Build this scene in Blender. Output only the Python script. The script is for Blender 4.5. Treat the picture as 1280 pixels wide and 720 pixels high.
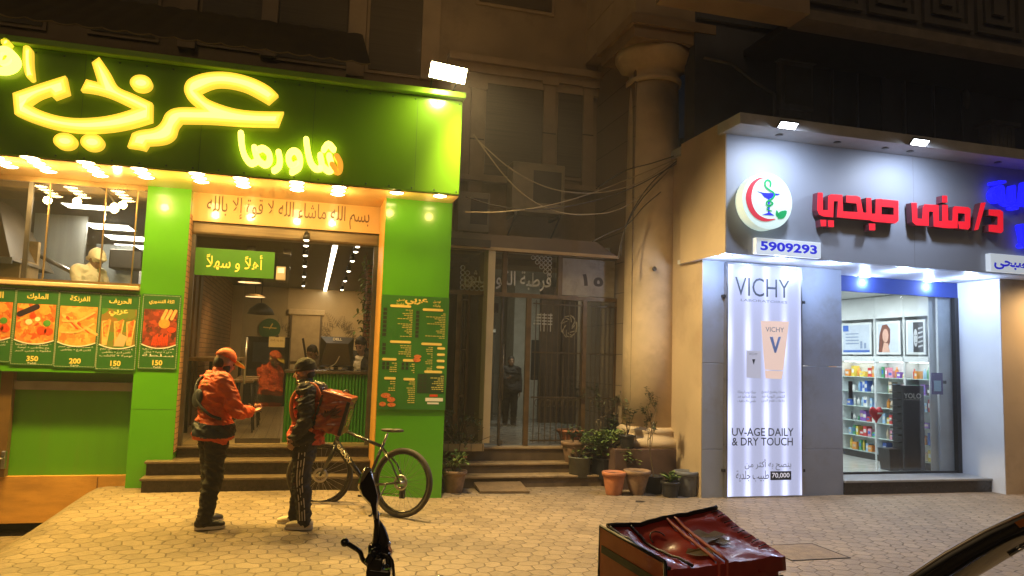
import bpy, bmesh, math, random
from math import sin, cos, pi, radians, atan2, sqrt
from mathutils import Vector, Matrix, noise
from mathutils.geometry import tessellate_polygon
for _o in list(bpy.data.objects): bpy.data.objects.remove(_o)
random.seed(7)
SC = bpy.context.scene; COL = SC.collection
# ------------------------------------------------------------------ camera, sky, sun, exposure
FPX = 940.0; CAMZ = 1.72
YAW, PITCH, ROLL = radians(15.5), radians(5.41), radians(1.75)
_f0 = Vector((sin(YAW), cos(YAW), 0)); _r0 = Vector((cos(YAW), -sin(YAW), 0)); _u0 = Vector((0, 0, 1))
FW = _f0*cos(PITCH) + _u0*sin(PITCH); _u1 = _u0*cos(PITCH) - _f0*sin(PITCH)
RT = _r0*cos(ROLL) + _u1*sin(ROLL); UP = _u1*cos(ROLL) - _r0*sin(ROLL)
CP = Vector((0, 0, CAMZ))
cd = bpy.data.cameras.new("camera"); cam = bpy.data.objects.new("camera", cd); COL.objects.link(cam)
cd.sensor_width = 36; cd.lens = FPX/1280*36; cd.clip_start = 0.05; cd.clip_end = 500
mw = Matrix((RT, UP, -FW)).transposed().to_4x4(); mw.translation = CP; cam.matrix_world = mw
SC.camera = cam
w = bpy.data.worlds.new("World"); SC.world = w; w.use_nodes = True
wt = w.node_tree; bg = wt.nodes['Background']
sky = wt.nodes.new('ShaderNodeTexSky'); sky.sky_type = 'NISHITA'; sky.sun_disc = False
sky.sun_elevation = radians(38); sky.sun_rotation = radians(195)
wt.links.new(sky.outputs[0], bg.inputs[0]); bg.inputs[1].default_value = 0.0012
sl = bpy.data.lights.new("street_light", 'SUN'); sl.energy = 0.25; sl.angle = radians(16); sl.color = (1.0, 0.66, 0.32)
so = bpy.data.objects.new("street_light", sl); COL.objects.link(so)
so.rotation_euler = (radians(52), 0, radians(-22))
SC.view_settings.view_transform = 'Standard'; SC.view_settings.look = 'None'
SC.view_settings.exposure = 0.14; SC.view_settings.gamma = 1.0
SC.cycles.max_bounces = 7; SC.cycles.transparent_max_bounces = 16; SC.cycles.caustics_reflective = False; SC.cycles.caustics_refractive = False
SC.cycles.sample_clamp_indirect = 4.0
SC.cycles.use_denoising = True

def ray(px, py): return FW*FPX + RT*(px-640) - UP*(py-360)
def PY(px, py, Y): d = ray(px, py); return CP + d*(Y/d.y)
def PZ(px, py, Z): d = ray(px, py); return CP + d*((Z-CAMZ)/d.z)
def PX(px, py, X): d = ray(px, py); return CP + d*(X/d.x)
def PD(px, py, D): d = ray(px, py); return CP + d*(D/FPX)
def R(px0, py0, px1, py1, Y):
    my, mx = (py0+py1)/2, (px0+px1)/2
    return PY(px0, my, Y).x, PY(px1, my, Y).x, PY(mx, py1, Y).z, PY(mx, py0, Y).z

# ------------------------------------------------------------------ materials
MATS = {}
def _nodes(name):
    m = bpy.data.materials.new(name); m.use_nodes = True; t = m.node_tree
    return m, t, t.nodes['Principled BSDF']
def pm(name, col, rough=0.6, metal=0.0, var=0.12, scale=6.0, bump=0.0, bscale=None, emit=None, es=0.0, coat=0.0, stretch=(1, 1, 1), spec=0.5, dirt=None, dscale=1.5):
    if name in MATS: return MATS[name]
    m, t, p = _nodes(name); L = t.links
    p.inputs['Roughness'].default_value = rough; p.inputs['Metallic'].default_value = metal
    p.inputs['Coat Weight'].default_value = coat; p.inputs['Specular IOR Level'].default_value = spec
    p.inputs['Base Color'].default_value = (*col, 1)
    if var or bump or dirt:
        tc = t.nodes.new('ShaderNodeTexCoord'); mp = t.nodes.new('ShaderNodeMapping'); mp.inputs['Scale'].default_value = stretch
        L.new(tc.outputs['Object'], mp.inputs[0])
    if var:
        n = t.nodes.new('ShaderNodeTexNoise'); n.inputs['Scale'].default_value = scale; n.inputs['Detail'].default_value = 6
        L.new(mp.outputs[0], n.inputs['Vector'])
        r = t.nodes.new('ShaderNodeMapRange'); r.inputs[1].default_value = .25; r.inputs[2].default_value = .75
        r.inputs[3].default_value = 1-var*1.6; r.inputs[4].default_value = 1+var*1.2; L.new(n.outputs[0], r.inputs[0])
        mx = t.nodes.new('ShaderNodeMix'); mx.data_type = 'RGBA'; mx.blend_type = 'MULTIPLY'; mx.inputs[0].default_value = 1
        mx.inputs[6].default_value = (*col, 1); L.new(r.outputs[0], mx.inputs[7]); out = mx.outputs[2]
        rr = t.nodes.new('ShaderNodeMapRange'); rr.inputs[3].default_value = max(0.02, rough-.08); rr.inputs[4].default_value = min(1, rough+.08)
        L.new(n.outputs[0], rr.inputs[0]); L.new(rr.outputs[0], p.inputs['Roughness'])
        if dirt:
            n2 = t.nodes.new('ShaderNodeTexNoise'); n2.inputs['Scale'].default_value = dscale; n2.inputs['Detail'].default_value = 8; n2.inputs['Roughness'].default_value = .7
            L.new(mp.outputs[0], n2.inputs['Vector'])
            r2 = t.nodes.new('ShaderNodeMapRange'); r2.inputs[1].default_value = .52; r2.inputs[2].default_value = .72; L.new(n2.outputs[0], r2.inputs[0])
            m2 = t.nodes.new('ShaderNodeMix'); m2.data_type = 'RGBA'; L.new(r2.outputs[0], m2.inputs[0]); L.new(out, m2.inputs[6]); m2.inputs[7].default_value = (*dirt, 1); out = m2.outputs[2]
        L.new(out, p.inputs['Base Color'])
    if bump:
        n = t.nodes.new('ShaderNodeTexNoise'); n.inputs['Scale'].default_value = bscale or scale*4; n.inputs['Detail'].default_value = 5
        L.new(mp.outputs[0], n.inputs['Vector'])
        b = t.nodes.new('ShaderNodeBump'); b.inputs['Strength'].default_value = bump; b.inputs['Distance'].default_value = .02
        L.new(n.outputs[0], b.inputs['Height']); L.new(b.outputs[0], p.inputs['Normal'])
    if emit:
        p.inputs['Emission Color'].default_value = (*emit, 1); p.inputs['Emission Strength'].default_value = es
    MATS[name] = m; return m
def em(name, col, s): return pm(name, (min(col[0], .8), min(col[1], .8), min(col[2], .8)), .4, var=0, emit=col, es=s)
def glass(name, tint=(1, 1, 1), refl=1.0, rough=0.0):
    if name in MATS: return MATS[name]
    m = bpy.data.materials.new(name); m.use_nodes = True; t = m.node_tree; t.nodes.clear(); L = t.links
    o = t.nodes.new('ShaderNodeOutputMaterial'); a = t.nodes.new('ShaderNodeBsdfTransparent'); a.inputs[0].default_value = (*tint, 1)
    g = t.nodes.new('ShaderNodeBsdfGlossy'); g.inputs['Roughness'].default_value = rough; g.inputs[0].default_value = (refl, refl, refl, 1)
    f = t.nodes.new('ShaderNodeLayerWeight'); f.inputs[0].default_value = .5; x = t.nodes.new('ShaderNodeMixShader')
    pw_ = t.nodes.new('ShaderNodeMath'); pw_.operation = 'POWER'; pw_.inputs[1].default_value = 4.0; L.new(f.outputs[1], pw_.inputs[0])
    ma = t.nodes.new('ShaderNodeMath'); ma.operation = 'MULTIPLY_ADD'; ma.inputs[1].default_value = .9; ma.inputs[2].default_value = .075; ma.use_clamp = True
    L.new(pw_.outputs[0], ma.inputs[0]); L.new(ma.outputs[0], x.inputs[0]); L.new(a.outputs[0], x.inputs[1]); L.new(g.outputs[0], x.inputs[2]); L.new(x.outputs[0], o.inputs[0])
    MATS[name] = m; return m
def brickm(name, c1, c2, mortar, bw=.22, bh=.07, axis='XZ', rough=.8):
    m, t, p = _nodes(name); L = t.links
    tc = t.nodes.new('ShaderNodeTexCoord'); sx = t.nodes.new('ShaderNodeSeparateXYZ'); cx = t.nodes.new('ShaderNodeCombineXYZ')
    L.new(tc.outputs['Object'], sx.inputs[0]); L.new(sx.outputs[axis[0]], cx.inputs[0]); L.new(sx.outputs[axis[1]], cx.inputs[1])
    b = t.nodes.new('ShaderNodeTexBrick'); b.inputs['Scale'].default_value = 1; b.inputs['Brick Width'].default_value = bw; b.inputs['Row Height'].default_value = bh
    b.inputs['Mortar Size'].default_value = .006; b.inputs['Color1'].default_value = (*c1, 1); b.inputs['Color2'].default_value = (*c2, 1); b.inputs['Mortar'].default_value = (*mortar, 1)
    L.new(cx.outputs[0], b.inputs['Vector']); L.new(b.outputs['Color'], p.inputs['Base Color']); p.inputs['Roughness'].default_value = rough
    bp = t.nodes.new('ShaderNodeBump'); bp.inputs['Strength'].default_value = .6; bp.inputs['Distance'].default_value = .01; bp.invert = True
    L.new(b.outputs['Fac'], bp.inputs['Height']); L.new(bp.outputs[0], p.inputs['Normal'])
    MATS[name] = m; return m
def rampmat(name, cols, scale=12, rough=.5, tex='VORONOI', coat=.0, bump=0.0):
    if name in MATS: return MATS[name]
    m, t, p = _nodes(name); L = t.links
    tc = t.nodes.new('ShaderNodeTexCoord'); n0 = t.nodes.new('ShaderNodeTexNoise'); n0.inputs['Scale'].default_value = scale*.8; n0.inputs['Detail'].default_value = 4
    L.new(tc.outputs['Object'], n0.inputs['Vector'])
    mx = t.nodes.new('ShaderNodeMix'); mx.data_type = 'RGBA'; mx.inputs[0].default_value = .12; L.new(tc.outputs['Object'], mx.inputs[6]); L.new(n0.outputs['Color'], mx.inputs[7])
    if tex == 'VORONOI':
        v = t.nodes.new('ShaderNodeTexVoronoi'); v.inputs['Scale'].default_value = scale; L.new(mx.outputs[2], v.inputs['Vector'])
        sp = t.nodes.new('ShaderNodeSeparateColor'); L.new(v.outputs['Color'], sp.inputs[0]); fac = sp.outputs[0]
    else:
        v = t.nodes.new('ShaderNodeTexNoise'); v.inputs['Scale'].default_value = scale; v.inputs['Detail'].default_value = 6; L.new(tc.outputs['Object'], v.inputs['Vector']); fac = v.outputs[0]
    r = t.nodes.new('ShaderNodeValToRGB'); L.new(fac, r.inputs[0])
    while len(r.color_ramp.elements) < len(cols): r.color_ramp.elements.new(.5)
    lo, hi = (0, 1) if tex == 'VORONOI' else (.3, .7)
    for i, c in enumerate(cols):
        r.color_ramp.elements[i].position = lo+(hi-lo)*i/(len(cols)-1); r.color_ramp.elements[i].color = (*c, 1)
    L.new(r.outputs[0], p.inputs['Base Color']); p.inputs['Roughness'].default_value = rough; p.inputs['Coat Weight'].default_value = coat
    if bump:
        b = t.nodes.new('ShaderNodeBump'); b.inputs['Strength'].default_value = bump; b.inputs['Distance'].default_value = .01; L.new(fac, b.inputs['Height']); L.new(b.outputs[0], p.inputs['Normal'])
    MATS[name] = m; return m

def paving():
    m, t, p = _nodes('paving'); N = t.nodes.new; L = t.links.new
    def vm(op, a, b=None):
        n = N('ShaderNodeVectorMath'); n.operation = op
        for i, x in enumerate((a, b)):
            if x is None: continue
            if isinstance(x, tuple): n.inputs[i].default_value = x
            else: L(x, n.inputs[i])
        return n.outputs['Value'] if op in ('DOT_PRODUCT', 'LENGTH') else n.outputs[0]
    def mt(op, a, b=None):
        n = N('ShaderNodeMath'); n.operation = op
        for i, x in enumerate((a, b)):
            if x is None: continue
            if isinstance(x, (int, float)): n.inputs[i].default_value = x
            else: L(x, n.inputs[i])
        return n.outputs[0]
    tc = N('ShaderNodeTexCoord'); wn = N('ShaderNodeTexNoise'); wn.inputs['Scale'].default_value = 3.0; wn.inputs['Detail'].default_value = 3
    L(tc.outputs['Object'], wn.inputs['Vector'])
    off = vm('MULTIPLY', vm('SUBTRACT', wn.outputs['Color'], (.5, .5, .5)), (.15, .15, 0))
    base = vm('ADD', tc.outputs['Object'], off)
    sc_ = vm('MULTIPLY', base, (1/.165, 1/.165, 0))
    sc_ = vm('ADD', sc_, (200, 200*1.7320508, 0))
    r = (1.0, 1.7320508, 1.0); h = (.5, .8660254, .5)
    a = vm('SUBTRACT', vm('MODULO', sc_, r), (.5, .8660254, 0)); b = vm('SUBTRACT', vm('MODULO', vm('SUBTRACT', sc_, (.5, .8660254, 0)), r), (.5, .8660254, 0))
    a = vm('MULTIPLY', a, (1, 1, 0)); b = vm('MULTIPLY', b, (1, 1, 0))
    lt = mt('LESS_THAN', vm('DOT_PRODUCT', a, a), vm('DOT_PRODUCT', b, b))
    mx = N('ShaderNodeMix'); mx.data_type = 'VECTOR'; L(lt, mx.inputs[0]); L(b, mx.inputs[4]); L(a, mx.inputs[5]); gv = mx.outputs[1]
    ab = vm('ABSOLUTE', gv); sx = N('ShaderNodeSeparateXYZ'); L(ab, sx.inputs[0])
    d = mt('MAXIMUM', vm('DOT_PRODUCT', ab, (.5, .8660254, 0)), sx.outputs[0])
    edge = N('ShaderNodeMapRange'); edge.interpolation_type = 'SMOOTHSTEP'; edge.inputs[1].default_value = .452; edge.inputs[2].default_value = .494; L(d, edge.inputs[0])
    cid = vm('SNAP', vm('SUBTRACT', vm('ADD', sc_, (.25, .25, 0)), gv), (.5, .4330127, 1))
    wh = N('ShaderNodeTexWhiteNoise'); L(cid, wh.inputs['Vector'])
    n1 = N('ShaderNodeTexNoise'); n1.inputs['Scale'].default_value = .9; n1.inputs['Detail'].default_value = 8; n1.inputs['Roughness'].default_value = .65; L(tc.outputs['Object'], n1.inputs['Vector'])
    n2 = N('ShaderNodeTexNoise'); n2.inputs['Scale'].default_value = 22; n2.inputs['Detail'].default_value = 6; L(tc.outputs['Object'], n2.inputs['Vector'])
    rp = N('ShaderNodeValToRGB'); rp.color_ramp.elements[0].color = (.115, .085, .055, 1); rp.color_ramp.elements[1].color = (.32, .245, .165, 1)
    rp.color_ramp.elements[0].position = .25; rp.color_ramp.elements[1].position = .75
    tone = mt('ADD', mt('MULTIPLY', n1.outputs[0], .62), mt('ADD', mt('MULTIPLY', wh.outputs[0], .16), mt('MULTIPLY', n2.outputs[0], .24)))
    L(tone, rp.inputs[0])
    dk = N('ShaderNodeMix'); dk.data_type = 'RGBA'; L(mt('MULTIPLY', edge.outputs[0], mt('ADD', -.02, mt('MULTIPLY', n1.outputs[0], 1.0))), dk.inputs[0]); L(rp.outputs[0], dk.inputs[6]); dk.inputs[7].default_value = (.075, .058, .042, 1)
    n3 = N('ShaderNodeTexNoise'); n3.inputs['Scale'].default_value = 1.7; n3.inputs['Detail'].default_value = 7; n3.inputs['Roughness'].default_value = .72; L(tc.outputs['Object'], n3.inputs['Vector'])
    st = N('ShaderNodeMapRange'); st.inputs[1].default_value = .56; st.inputs[2].default_value = .74; st.inputs[4].default_value = .62; L(n3.outputs[0], st.inputs[0])
    vo = N('ShaderNodeTexVoronoi'); vo.inputs['Scale'].default_value = 2.6; L(tc.outputs['Object'], vo.inputs['Vector'])
    gum = mt('MULTIPLY', mt('LESS_THAN', vo.outputs['Distance'], .055), .5)
    ds = N('ShaderNodeMix'); ds.data_type = 'RGBA'; L(mt('MAXIMUM', st.outputs[0], gum), ds.inputs[0]); L(dk.outputs[2], ds.inputs[6]); ds.inputs[7].default_value = (.07, .052, .036, 1)
    L(ds.outputs[2], p.inputs['Base Color'])
    p.inputs['Roughness'].default_value = .62
    hh = mt('ADD', mt('MULTIPLY', edge.outputs[0], -1.0), mt('ADD', mt('MULTIPLY', wh.outputs[0], .35), mt('MULTIPLY', n2.outputs[0], .5)))
    bp = N('ShaderNodeBump'); bp.inputs['Strength'].default_value = .75; bp.inputs['Distance'].default_value = .014; L(hh, bp.inputs['Height']); L(bp.outputs[0], p.inputs['Normal'])
    return m

# ------------------------------------------------------------------ mesh collector
class MB:
    def __init__(s): s.v = []; s.f = []; s.m = []; s.sm = []; s.mi = 0; s.s = False
    def add(s, vs, fs):
        b = len(s.v); s.v += [Vector(x) for x in vs]
        for f in fs: s.f.append([b+i for i in f]); s.m.append(s.mi); s.sm.append(s.s)
        return s
    def box(s, x0, x1, y0, y1, z0, z1, bev=0.0):
        if x0 > x1: x0, x1 = x1, x0
        if y0 > y1: y0, y1 = y1, y0
        if z0 > z1: z0, z1 = z1, z0
        if bev:
            b = min(bev, (x1-x0)/2.2, (y1-y0)/2.2, (z1-z0)/2.2); bm = bmesh.new()
            bmesh.ops.create_cube(bm, size=1); 
            for v in bm.verts: v.co = Vector(((x0+x1)/2+v.co.x*(x1-x0), (y0+y1)/2+v.co.y*(y1-y0), (z0+z1)/2+v.co.z*(z1-z0)))
            bmesh.ops.bevel(bm, geom=bm.edges[:], offset=b, segments=2, affect='EDGES', profile=.5)
            bm.verts.index_update(); s.add([v.co.copy() for v in bm.verts], [[v.index for v in f.verts] for f in bm.faces]); bm.free(); return s
        return s.add([(x0, y0, z0), (x1, y0, z0), (x1, y1, z0), (x0, y1, z0), (x0, y0, z1), (x1, y0, z1), (x1, y1, z1), (x0, y1, z1)],
                     [(0, 3, 2, 1), (4, 5, 6, 7), (0, 1, 5, 4), (1, 2, 6, 5), (2, 3, 7, 6), (3, 0, 4, 7)])
    def hexa(s, p): return s.add(p, [(0, 3, 2, 1), (4, 5, 6, 7), (0, 1, 5, 4), (1, 2, 6, 5), (2, 3, 7, 6), (3, 0, 4, 7)])
    def quad(s, a, b, c, d): return s.add([a, b, c, d], [(0, 1, 2, 3)])
    def tube(s, pts, r, n=8, cap=True):
        pts = [Vector(p) for p in pts]; rs = r if isinstance(r, (list, tuple)) else [r]*len(pts)
        vs = []; fs = []; up = None
        for i, p in enumerate(pts):
            t = (pts[min(i+1, len(pts)-1)]-pts[max(i-1, 0)]); t = t.normalized() if t.length > 1e-9 else Vector((0, 0, 1))
            if up is None: up = t.orthogonal().normalized()
            else:
                up = up - t*up.dot(t); up = up.normalized() if up.length > 1e-6 else t.orthogonal().normalized()
            bi = t.cross(up)
            for k in range(n): a = 2*pi*k/n; vs.append(p+(up*cos(a)+bi*sin(a))*rs[i])
        for i in range(len(pts)-1):
            for k in range(n): fs.append((i*n+k, i*n+(k+1) % n, (i+1)*n+(k+1) % n, (i+1)*n+k))
        if cap: fs.append(tuple(range(n))[::-1]); fs.append(tuple(range((len(pts)-1)*n, len(pts)*n)))
        o = s.s; s.s = n > 5; s.add(vs, fs); s.s = o; return s
    def lathe(s, prof, o=(0, 0, 0), n=24, axis='Z', smooth=True, cap=True):
        vs = []; fs = []; o = Vector(o)
        for r, z in prof:
            for k in range(n):
                a = 2*pi*k/n; c = (r*cos(a), r*sin(a), z)
                if axis == 'Y': c = (c[0], c[2], c[1])
                if axis == 'X': c = (c[2], c[0], c[1])
                vs.append(o+Vector(c))
        for i in range(len(prof)-1):
            for k in range(n): fs.append((i*n+k, i*n+(k+1) % n, (i+1)*n+(k+1) % n, (i+1)*n+k))
        cap = cap and prof[0] != prof[-1]
        if cap and prof[0][0] > 1e-6: fs.append(tuple(range(n))[::-1])
        if cap and prof[-1][0] > 1e-6: fs.append(tuple(range((len(prof)-1)*n, len(prof)*n)))
        q = s.s; s.s = smooth; s.add(vs, fs); s.s = q; return s
    def ell(s, c, r, rot=None, n=16, k=10):
        vs = []; fs = []; c = Vector(c)
        for i in range(k+1):
            th = pi*i/k
            for j in range(n):
                a = 2*pi*j/n; q = Vector((r[0]*sin(th)*cos(a), r[1]*sin(th)*sin(a), r[2]*cos(th)))
                if rot: q = rot @ q
                vs.append(c+q)
        for i in range(k):
            for j in range(n): fs.append((i*n+j, (i+1)*n+j, (i+1)*n+(j+1) % n, i*n+(j+1) % n))
        o = s.s; s.s = True; s.add(vs, fs); s.s = o; return s
    def cap(s, p0, p1, r0, r1, n=14):
        p0, p1 = Vector(p0), Vector(p1); t = (p1-p0).normalized(); pts = []; rs = []
        for a in (89, 65, 40, 20): pts.append(p0-t*r0*sin(radians(a))); rs.append(max(r0*cos(radians(a)), r0*.02))
        for q in (0, .33, .66, 1): pts.append(p0.lerp(p1, q)); rs.append(r0+(r1-r0)*q)
        for a in (20, 40, 65, 89): pts.append(p1+t*r1*sin(radians(a))); rs.append(max(r1*cos(radians(a)), r1*.02))
        return s.tube(pts, rs, n)
    def prism(s, poly, y0, y1):      # polygon in (x, z), between two depths
        tri = tessellate_polygon([[Vector((a, b, 0)) for a, b in poly]]); n = len(poly)
        ar = sum(poly[i][0]*poly[(i+1) % n][1]-poly[(i+1) % n][0]*poly[i][1] for i in range(n))
        if ar < 0: poly = poly[::-1]; tri = [tuple(n-1-i for i in t) for t in tri]
        vs = [(a, y0, b) for a, b in poly]+[(a, y1, b) for a, b in poly]; fs = []
        for t in tri:
            a, b, c = [Vector((*poly[i], 0)) for i in t]
            if (b-a).cross(c-a).z < 0: t = (t[0], t[2], t[1])
            fs.append(tuple(t)); fs.append(tuple(n+i for i in t[::-1]))
        for i in range(n): j = (i+1) % n; fs.append((i, n+i, n+j, j))
        return s.add(vs, fs)
    def xf(s, M, start=0):
        for i in range(start, len(s.v)): s.v[i] = M @ s.v[i]
        return s
    def merge(s, o):
        b = len(s.v); s.v += o.v; s.f += [[b+i for i in f] for f in o.f]; s.m += o.m; s.sm += o.sm; return s
    def build(s, name, mats, parent=None, local=False):
        me = bpy.data.meshes.new(name); off = Vector((0, 0, 0)) if local else wloc(parent)
        me.from_pydata([v-off for v in s.v], [], s.f)
        for m in (mats if isinstance(mats, (list, tuple)) else [mats]): me.materials.append(m)
        me.polygons.foreach_set('material_index', s.m); me.polygons.foreach_set('use_smooth', s.sm); me.update()
        o = bpy.data.objects.new(name, me); COL.objects.link(o); o.parent = parent
        return o
def wloc(o):
    v = Vector((0, 0, 0))
    while o: v += o.location; o = o.parent
    return v
def tag(o, label, cat, group=None, kind=None):
    if label: o['label'] = label
    if cat: o['category'] = cat
    if group: o['group'] = group
    if kind or cat: o['kind'] = kind or 'thing'
    return o
def empty(name, loc, label, cat, group=None, rz=0.0):
    o = bpy.data.objects.new(name, None); COL.objects.link(o); o.location = loc; o.rotation_euler = (0, 0, rz)
    o.empty_display_size = .1
    return tag(o, label, cat, group)
def structure(name, mb, mat): o = mb.build(name, mat); o['kind'] = 'structure'; return o
def remesh(mb, vox, smooth=4, disp=0.0, dsc=8.0, seed=0.0):
    o = mb.build('tmp', []); m = o.modifiers.new('r', 'REMESH'); m.mode = 'VOXEL'; m.voxel_size = vox; m.use_smooth_shade = True
    if smooth: q = o.modifiers.new('s', 'SMOOTH'); q.iterations = smooth; q.factor = .5
    dg = bpy.context.evaluated_depsgraph_get(); dg.update(); me = bpy.data.meshes.new_from_object(o.evaluated_get(dg))
    old = o.data; bpy.data.objects.remove(o); bpy.data.meshes.remove(old)
    out = MB(); out.v = [v.co.copy() for v in me.vertices]; nr = [v.normal.copy() for v in me.vertices]
    if disp:
        for i, c in enumerate(out.v):
            q = Vector((c.x*dsc*.8+seed, c.y*dsc*.8, c.z*dsc*1.7+c.x*dsc*.9)); k = noise.noise(q); k2 = noise.noise(q*2.3+Vector((5, 1, 2))); k3 = noise.noise(Vector((c.x*3+seed, c.y*3, c.z*3)))
            out.v[i] = c+nr[i]*disp*(.85*(1-2.6*abs(k))*(.55+.9*max(0, k3+.3))+.32*(1-3*abs(k2)))
    out.f = [list(p.vertices) for p in me.polygons]; out.m = [0]*len(out.f); out.sm = [True]*len(out.f); bpy.data.meshes.remove(me)
    return out
def spot(name, loc, target, energy, col, ang=100, blend=.6, size=.06, parent=None):
    l = bpy.data.lights.new(name, 'SPOT'); l.energy = energy; l.color = col; l.spot_size = radians(ang); l.spot_blend = blend; l.shadow_soft_size = size
    o = bpy.data.objects.new(name, l); COL.objects.link(o); o.location = loc
    o.rotation_euler = (Vector(target)-Vector(loc)).to_track_quat('-Z', 'Y').to_euler()
    if parent: o.parent = parent; o.location = Vector(loc)-wloc(parent)
    return o
def area(name, loc, target, energy, col, sx, sy, parent=None):
    l = bpy.data.lights.new(name, 'AREA'); l.energy = energy; l.color = col; l.shape = 'RECTANGLE'; l.size = sx; l.size_y = sy
    o = bpy.data.objects.new(name, l); COL.objects.link(o); o.location = loc
    o.rotation_euler = (Vector(target)-Vector(loc)).to_track_quat('-Z', 'Y').to_euler()
    if parent: o.parent = parent; o.location = Vector(loc)-wloc(parent)
    return o
# ------------------------------------------------------------------ lettering
AR = {}
for _l in ('ا FE8D 2,أ FE83 2,إ FE87 2,آ FE81 2,ب FE8F 4,ة FE93 2,ت FE95 4,ث FE99 4,ج FE9D 4,ح FEA1 4,خ FEA5 4,د FEA9 2,ذ FEAB 2,ر FEAD 2,ز FEAF 2,س FEB1 4,ش FEB5 4,ص FEB9 4,ض FEBD 4,ط FEC1 4,ع FEC9 4,غ FECD 4,ف FED1 4,ق FED5 4,ك FED9 4,ل FEDD 4,م FEE1 4,ن FEE5 4,ه FEE9 4,و FEED 2,ى FEEF 2,ي FEF1 4,ء FE80 1').split(','):
    _c, _h, _n = _l.split(); AR[_c] = [int(_h, 16)+i for i in range(int(_n))]
LAM = {'ا': (0xFEFB, 0xFEFC), 'أ': (0xFEF7, 0xFEF8), 'إ': (0xFEF9, 0xFEFA)}
def shape(s):
    if not any(c in AR for c in s): return s
    out = []; i = 0; prev = False
    while i < len(s):
        c = s[i]
        if c == 'ل' and i+1 < len(s) and s[i+1] in LAM:
            out.append(chr(LAM[s[i+1]][1 if prev else 0])); prev = False; i += 2; continue
        if c in AR:
            f = AR[c]; nx = i+1 < len(s) and s[i+1] in AR and s[i+1] != 'ء' and len(f) == 4; pv = prev and len(f) > 1
            out.append(chr(f[3] if pv and nx else f[1] if pv else f[2] if nx else f[0])); prev = nx
        else: out.append(c); prev = False
        i += 1
    r = []; j = len(out)-1
    while j >= 0:
        k = j
        if out[j].isdigit():
            while k > 0 and (out[k-1].isdigit() or out[k-1] in ',.'): k -= 1
        r += out[k:j+1]; j = k-1
    return ''.join(r)
def textmb(body, x0, x1, z0, z1, y, thick=.004, bold=0.0, keep=False):
    """lettering as a mesh, facing -Y, filling the rectangle x0..x1, z0..z1 with its front at y"""
    cu = bpy.data.curves.new('txt', 'FONT'); cu.body = shape(body); cu.size = 1; cu.extrude = .05; cu.offset = bold; cu.resolution_u = 3
    o = bpy.data.objects.new('txt', cu); COL.objects.link(o); dg = bpy.context.evaluated_depsgraph_get(); dg.update()
    me = bpy.data.meshes.new_from_object(o.evaluated_get(dg)); bpy.data.objects.remove(o); bpy.data.curves.remove(cu)
    vs = [v.co for v in me.vertices]; ax, bx = min(v.x for v in vs), max(v.x for v in vs); ay, by = min(v.y for v in vs), max(v.y for v in vs)
    kx = (x1-x0)/(bx-ax); kz = (z1-z0)/(by-ay); ox = 0
    if keep:
        k = min(kx, kz); ox = ((x1-x0)-(bx-ax)*k)/2; kx = k; z0 += ((z1-z0)-(by-ay)*k)/2; kz = k
    mb = MB(); mb.add([(x0+ox+(v.x-ax)*kx, y-(v.z-.05)/.1*thick, z0+(v.y-ay)*kz) for v in vs], [list(p.vertices) for p in me.polygons]); bpy.data.meshes.remove(me)
    return mb
def TX(body, px, Y, **k): return textmb(body, *R(*px, Y), Y, **k)
def pxpoly(pts, Y): return [(p.x, p.z) for p in (PY(a, b, Y) for a, b in pts)]
def stroke(mb, pts, wd, y0, y1):
    """flat-faced rounded stroke along (x,z) points"""
    n = len(pts); L = []; Rr = []
    for i, (x, z) in enumerate(pts):
        a = pts[max(i-1, 0)]; b = pts[min(i+1, n-1)]; t = Vector((b[0]-a[0], b[1]-a[1])); t.normalize(); nx, nz = -t.y*wd/2, t.x*wd/2
        L.append((x+nx, z+nz)); Rr.append((x-nx, z-nz))
    def capf(c, a0, sgn): return [(c[0]+wd/2*cos(a0+sgn*pi*k/6), c[1]+wd/2*sin(a0+sgn*pi*k/6)) for k in range(1, 6)]
    te = atan2(pts[-1][1]-pts[-2][1], pts[-1][0]-pts[-2][0]); ts = atan2(pts[1][1]-pts[0][1], pts[1][0]-pts[0][0])
    for i in range(n-1):
        mb.prism([L[i], L[i+1], Rr[i+1], Rr[i]], y0, y1)
    mb.prism([L[-1]]+capf(pts[-1], te+pi/2, -1)+[Rr[-1]], y0, y1); mb.prism([Rr[0]]+capf(pts[0], ts-pi/2, -1)+[L[0]], y0, y1)
def smoothpts(pts, n=4):
    out = []; P = [pts[0]]+list(pts)+[pts[-1]]
    for i in range(1, len(P)-2):
        for k in range(n):
            t = k/n; a, b, c, d = P[i-1], P[i], P[i+1], P[i+2]
            out.append(tuple(.5*((2*b[j])+(-a[j]+c[j])*t+(2*a[j]-5*b[j]+4*c[j]-d[j])*t*t+(-a[j]+3*b[j]-3*c[j]+d[j])*t**3) for j in range(len(b))))
    out.append(tuple(pts[-1])); return out
def disc(mb, cx, cz, rx, rz, y0, y1, n=28): mb.prism([(cx+rx*cos(2*pi*k/n), cz+rz*sin(2*pi*k/n)) for k in range(n)], y0, y1)
ORD = ['first', 'second', 'third', 'fourth', 'fifth', 'sixth', 'seventh', 'eighth', 'ninth', 'tenth', 'eleventh', 'twelfth', 'thirteenth', 'fourteenth', 'fifteenth']
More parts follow.
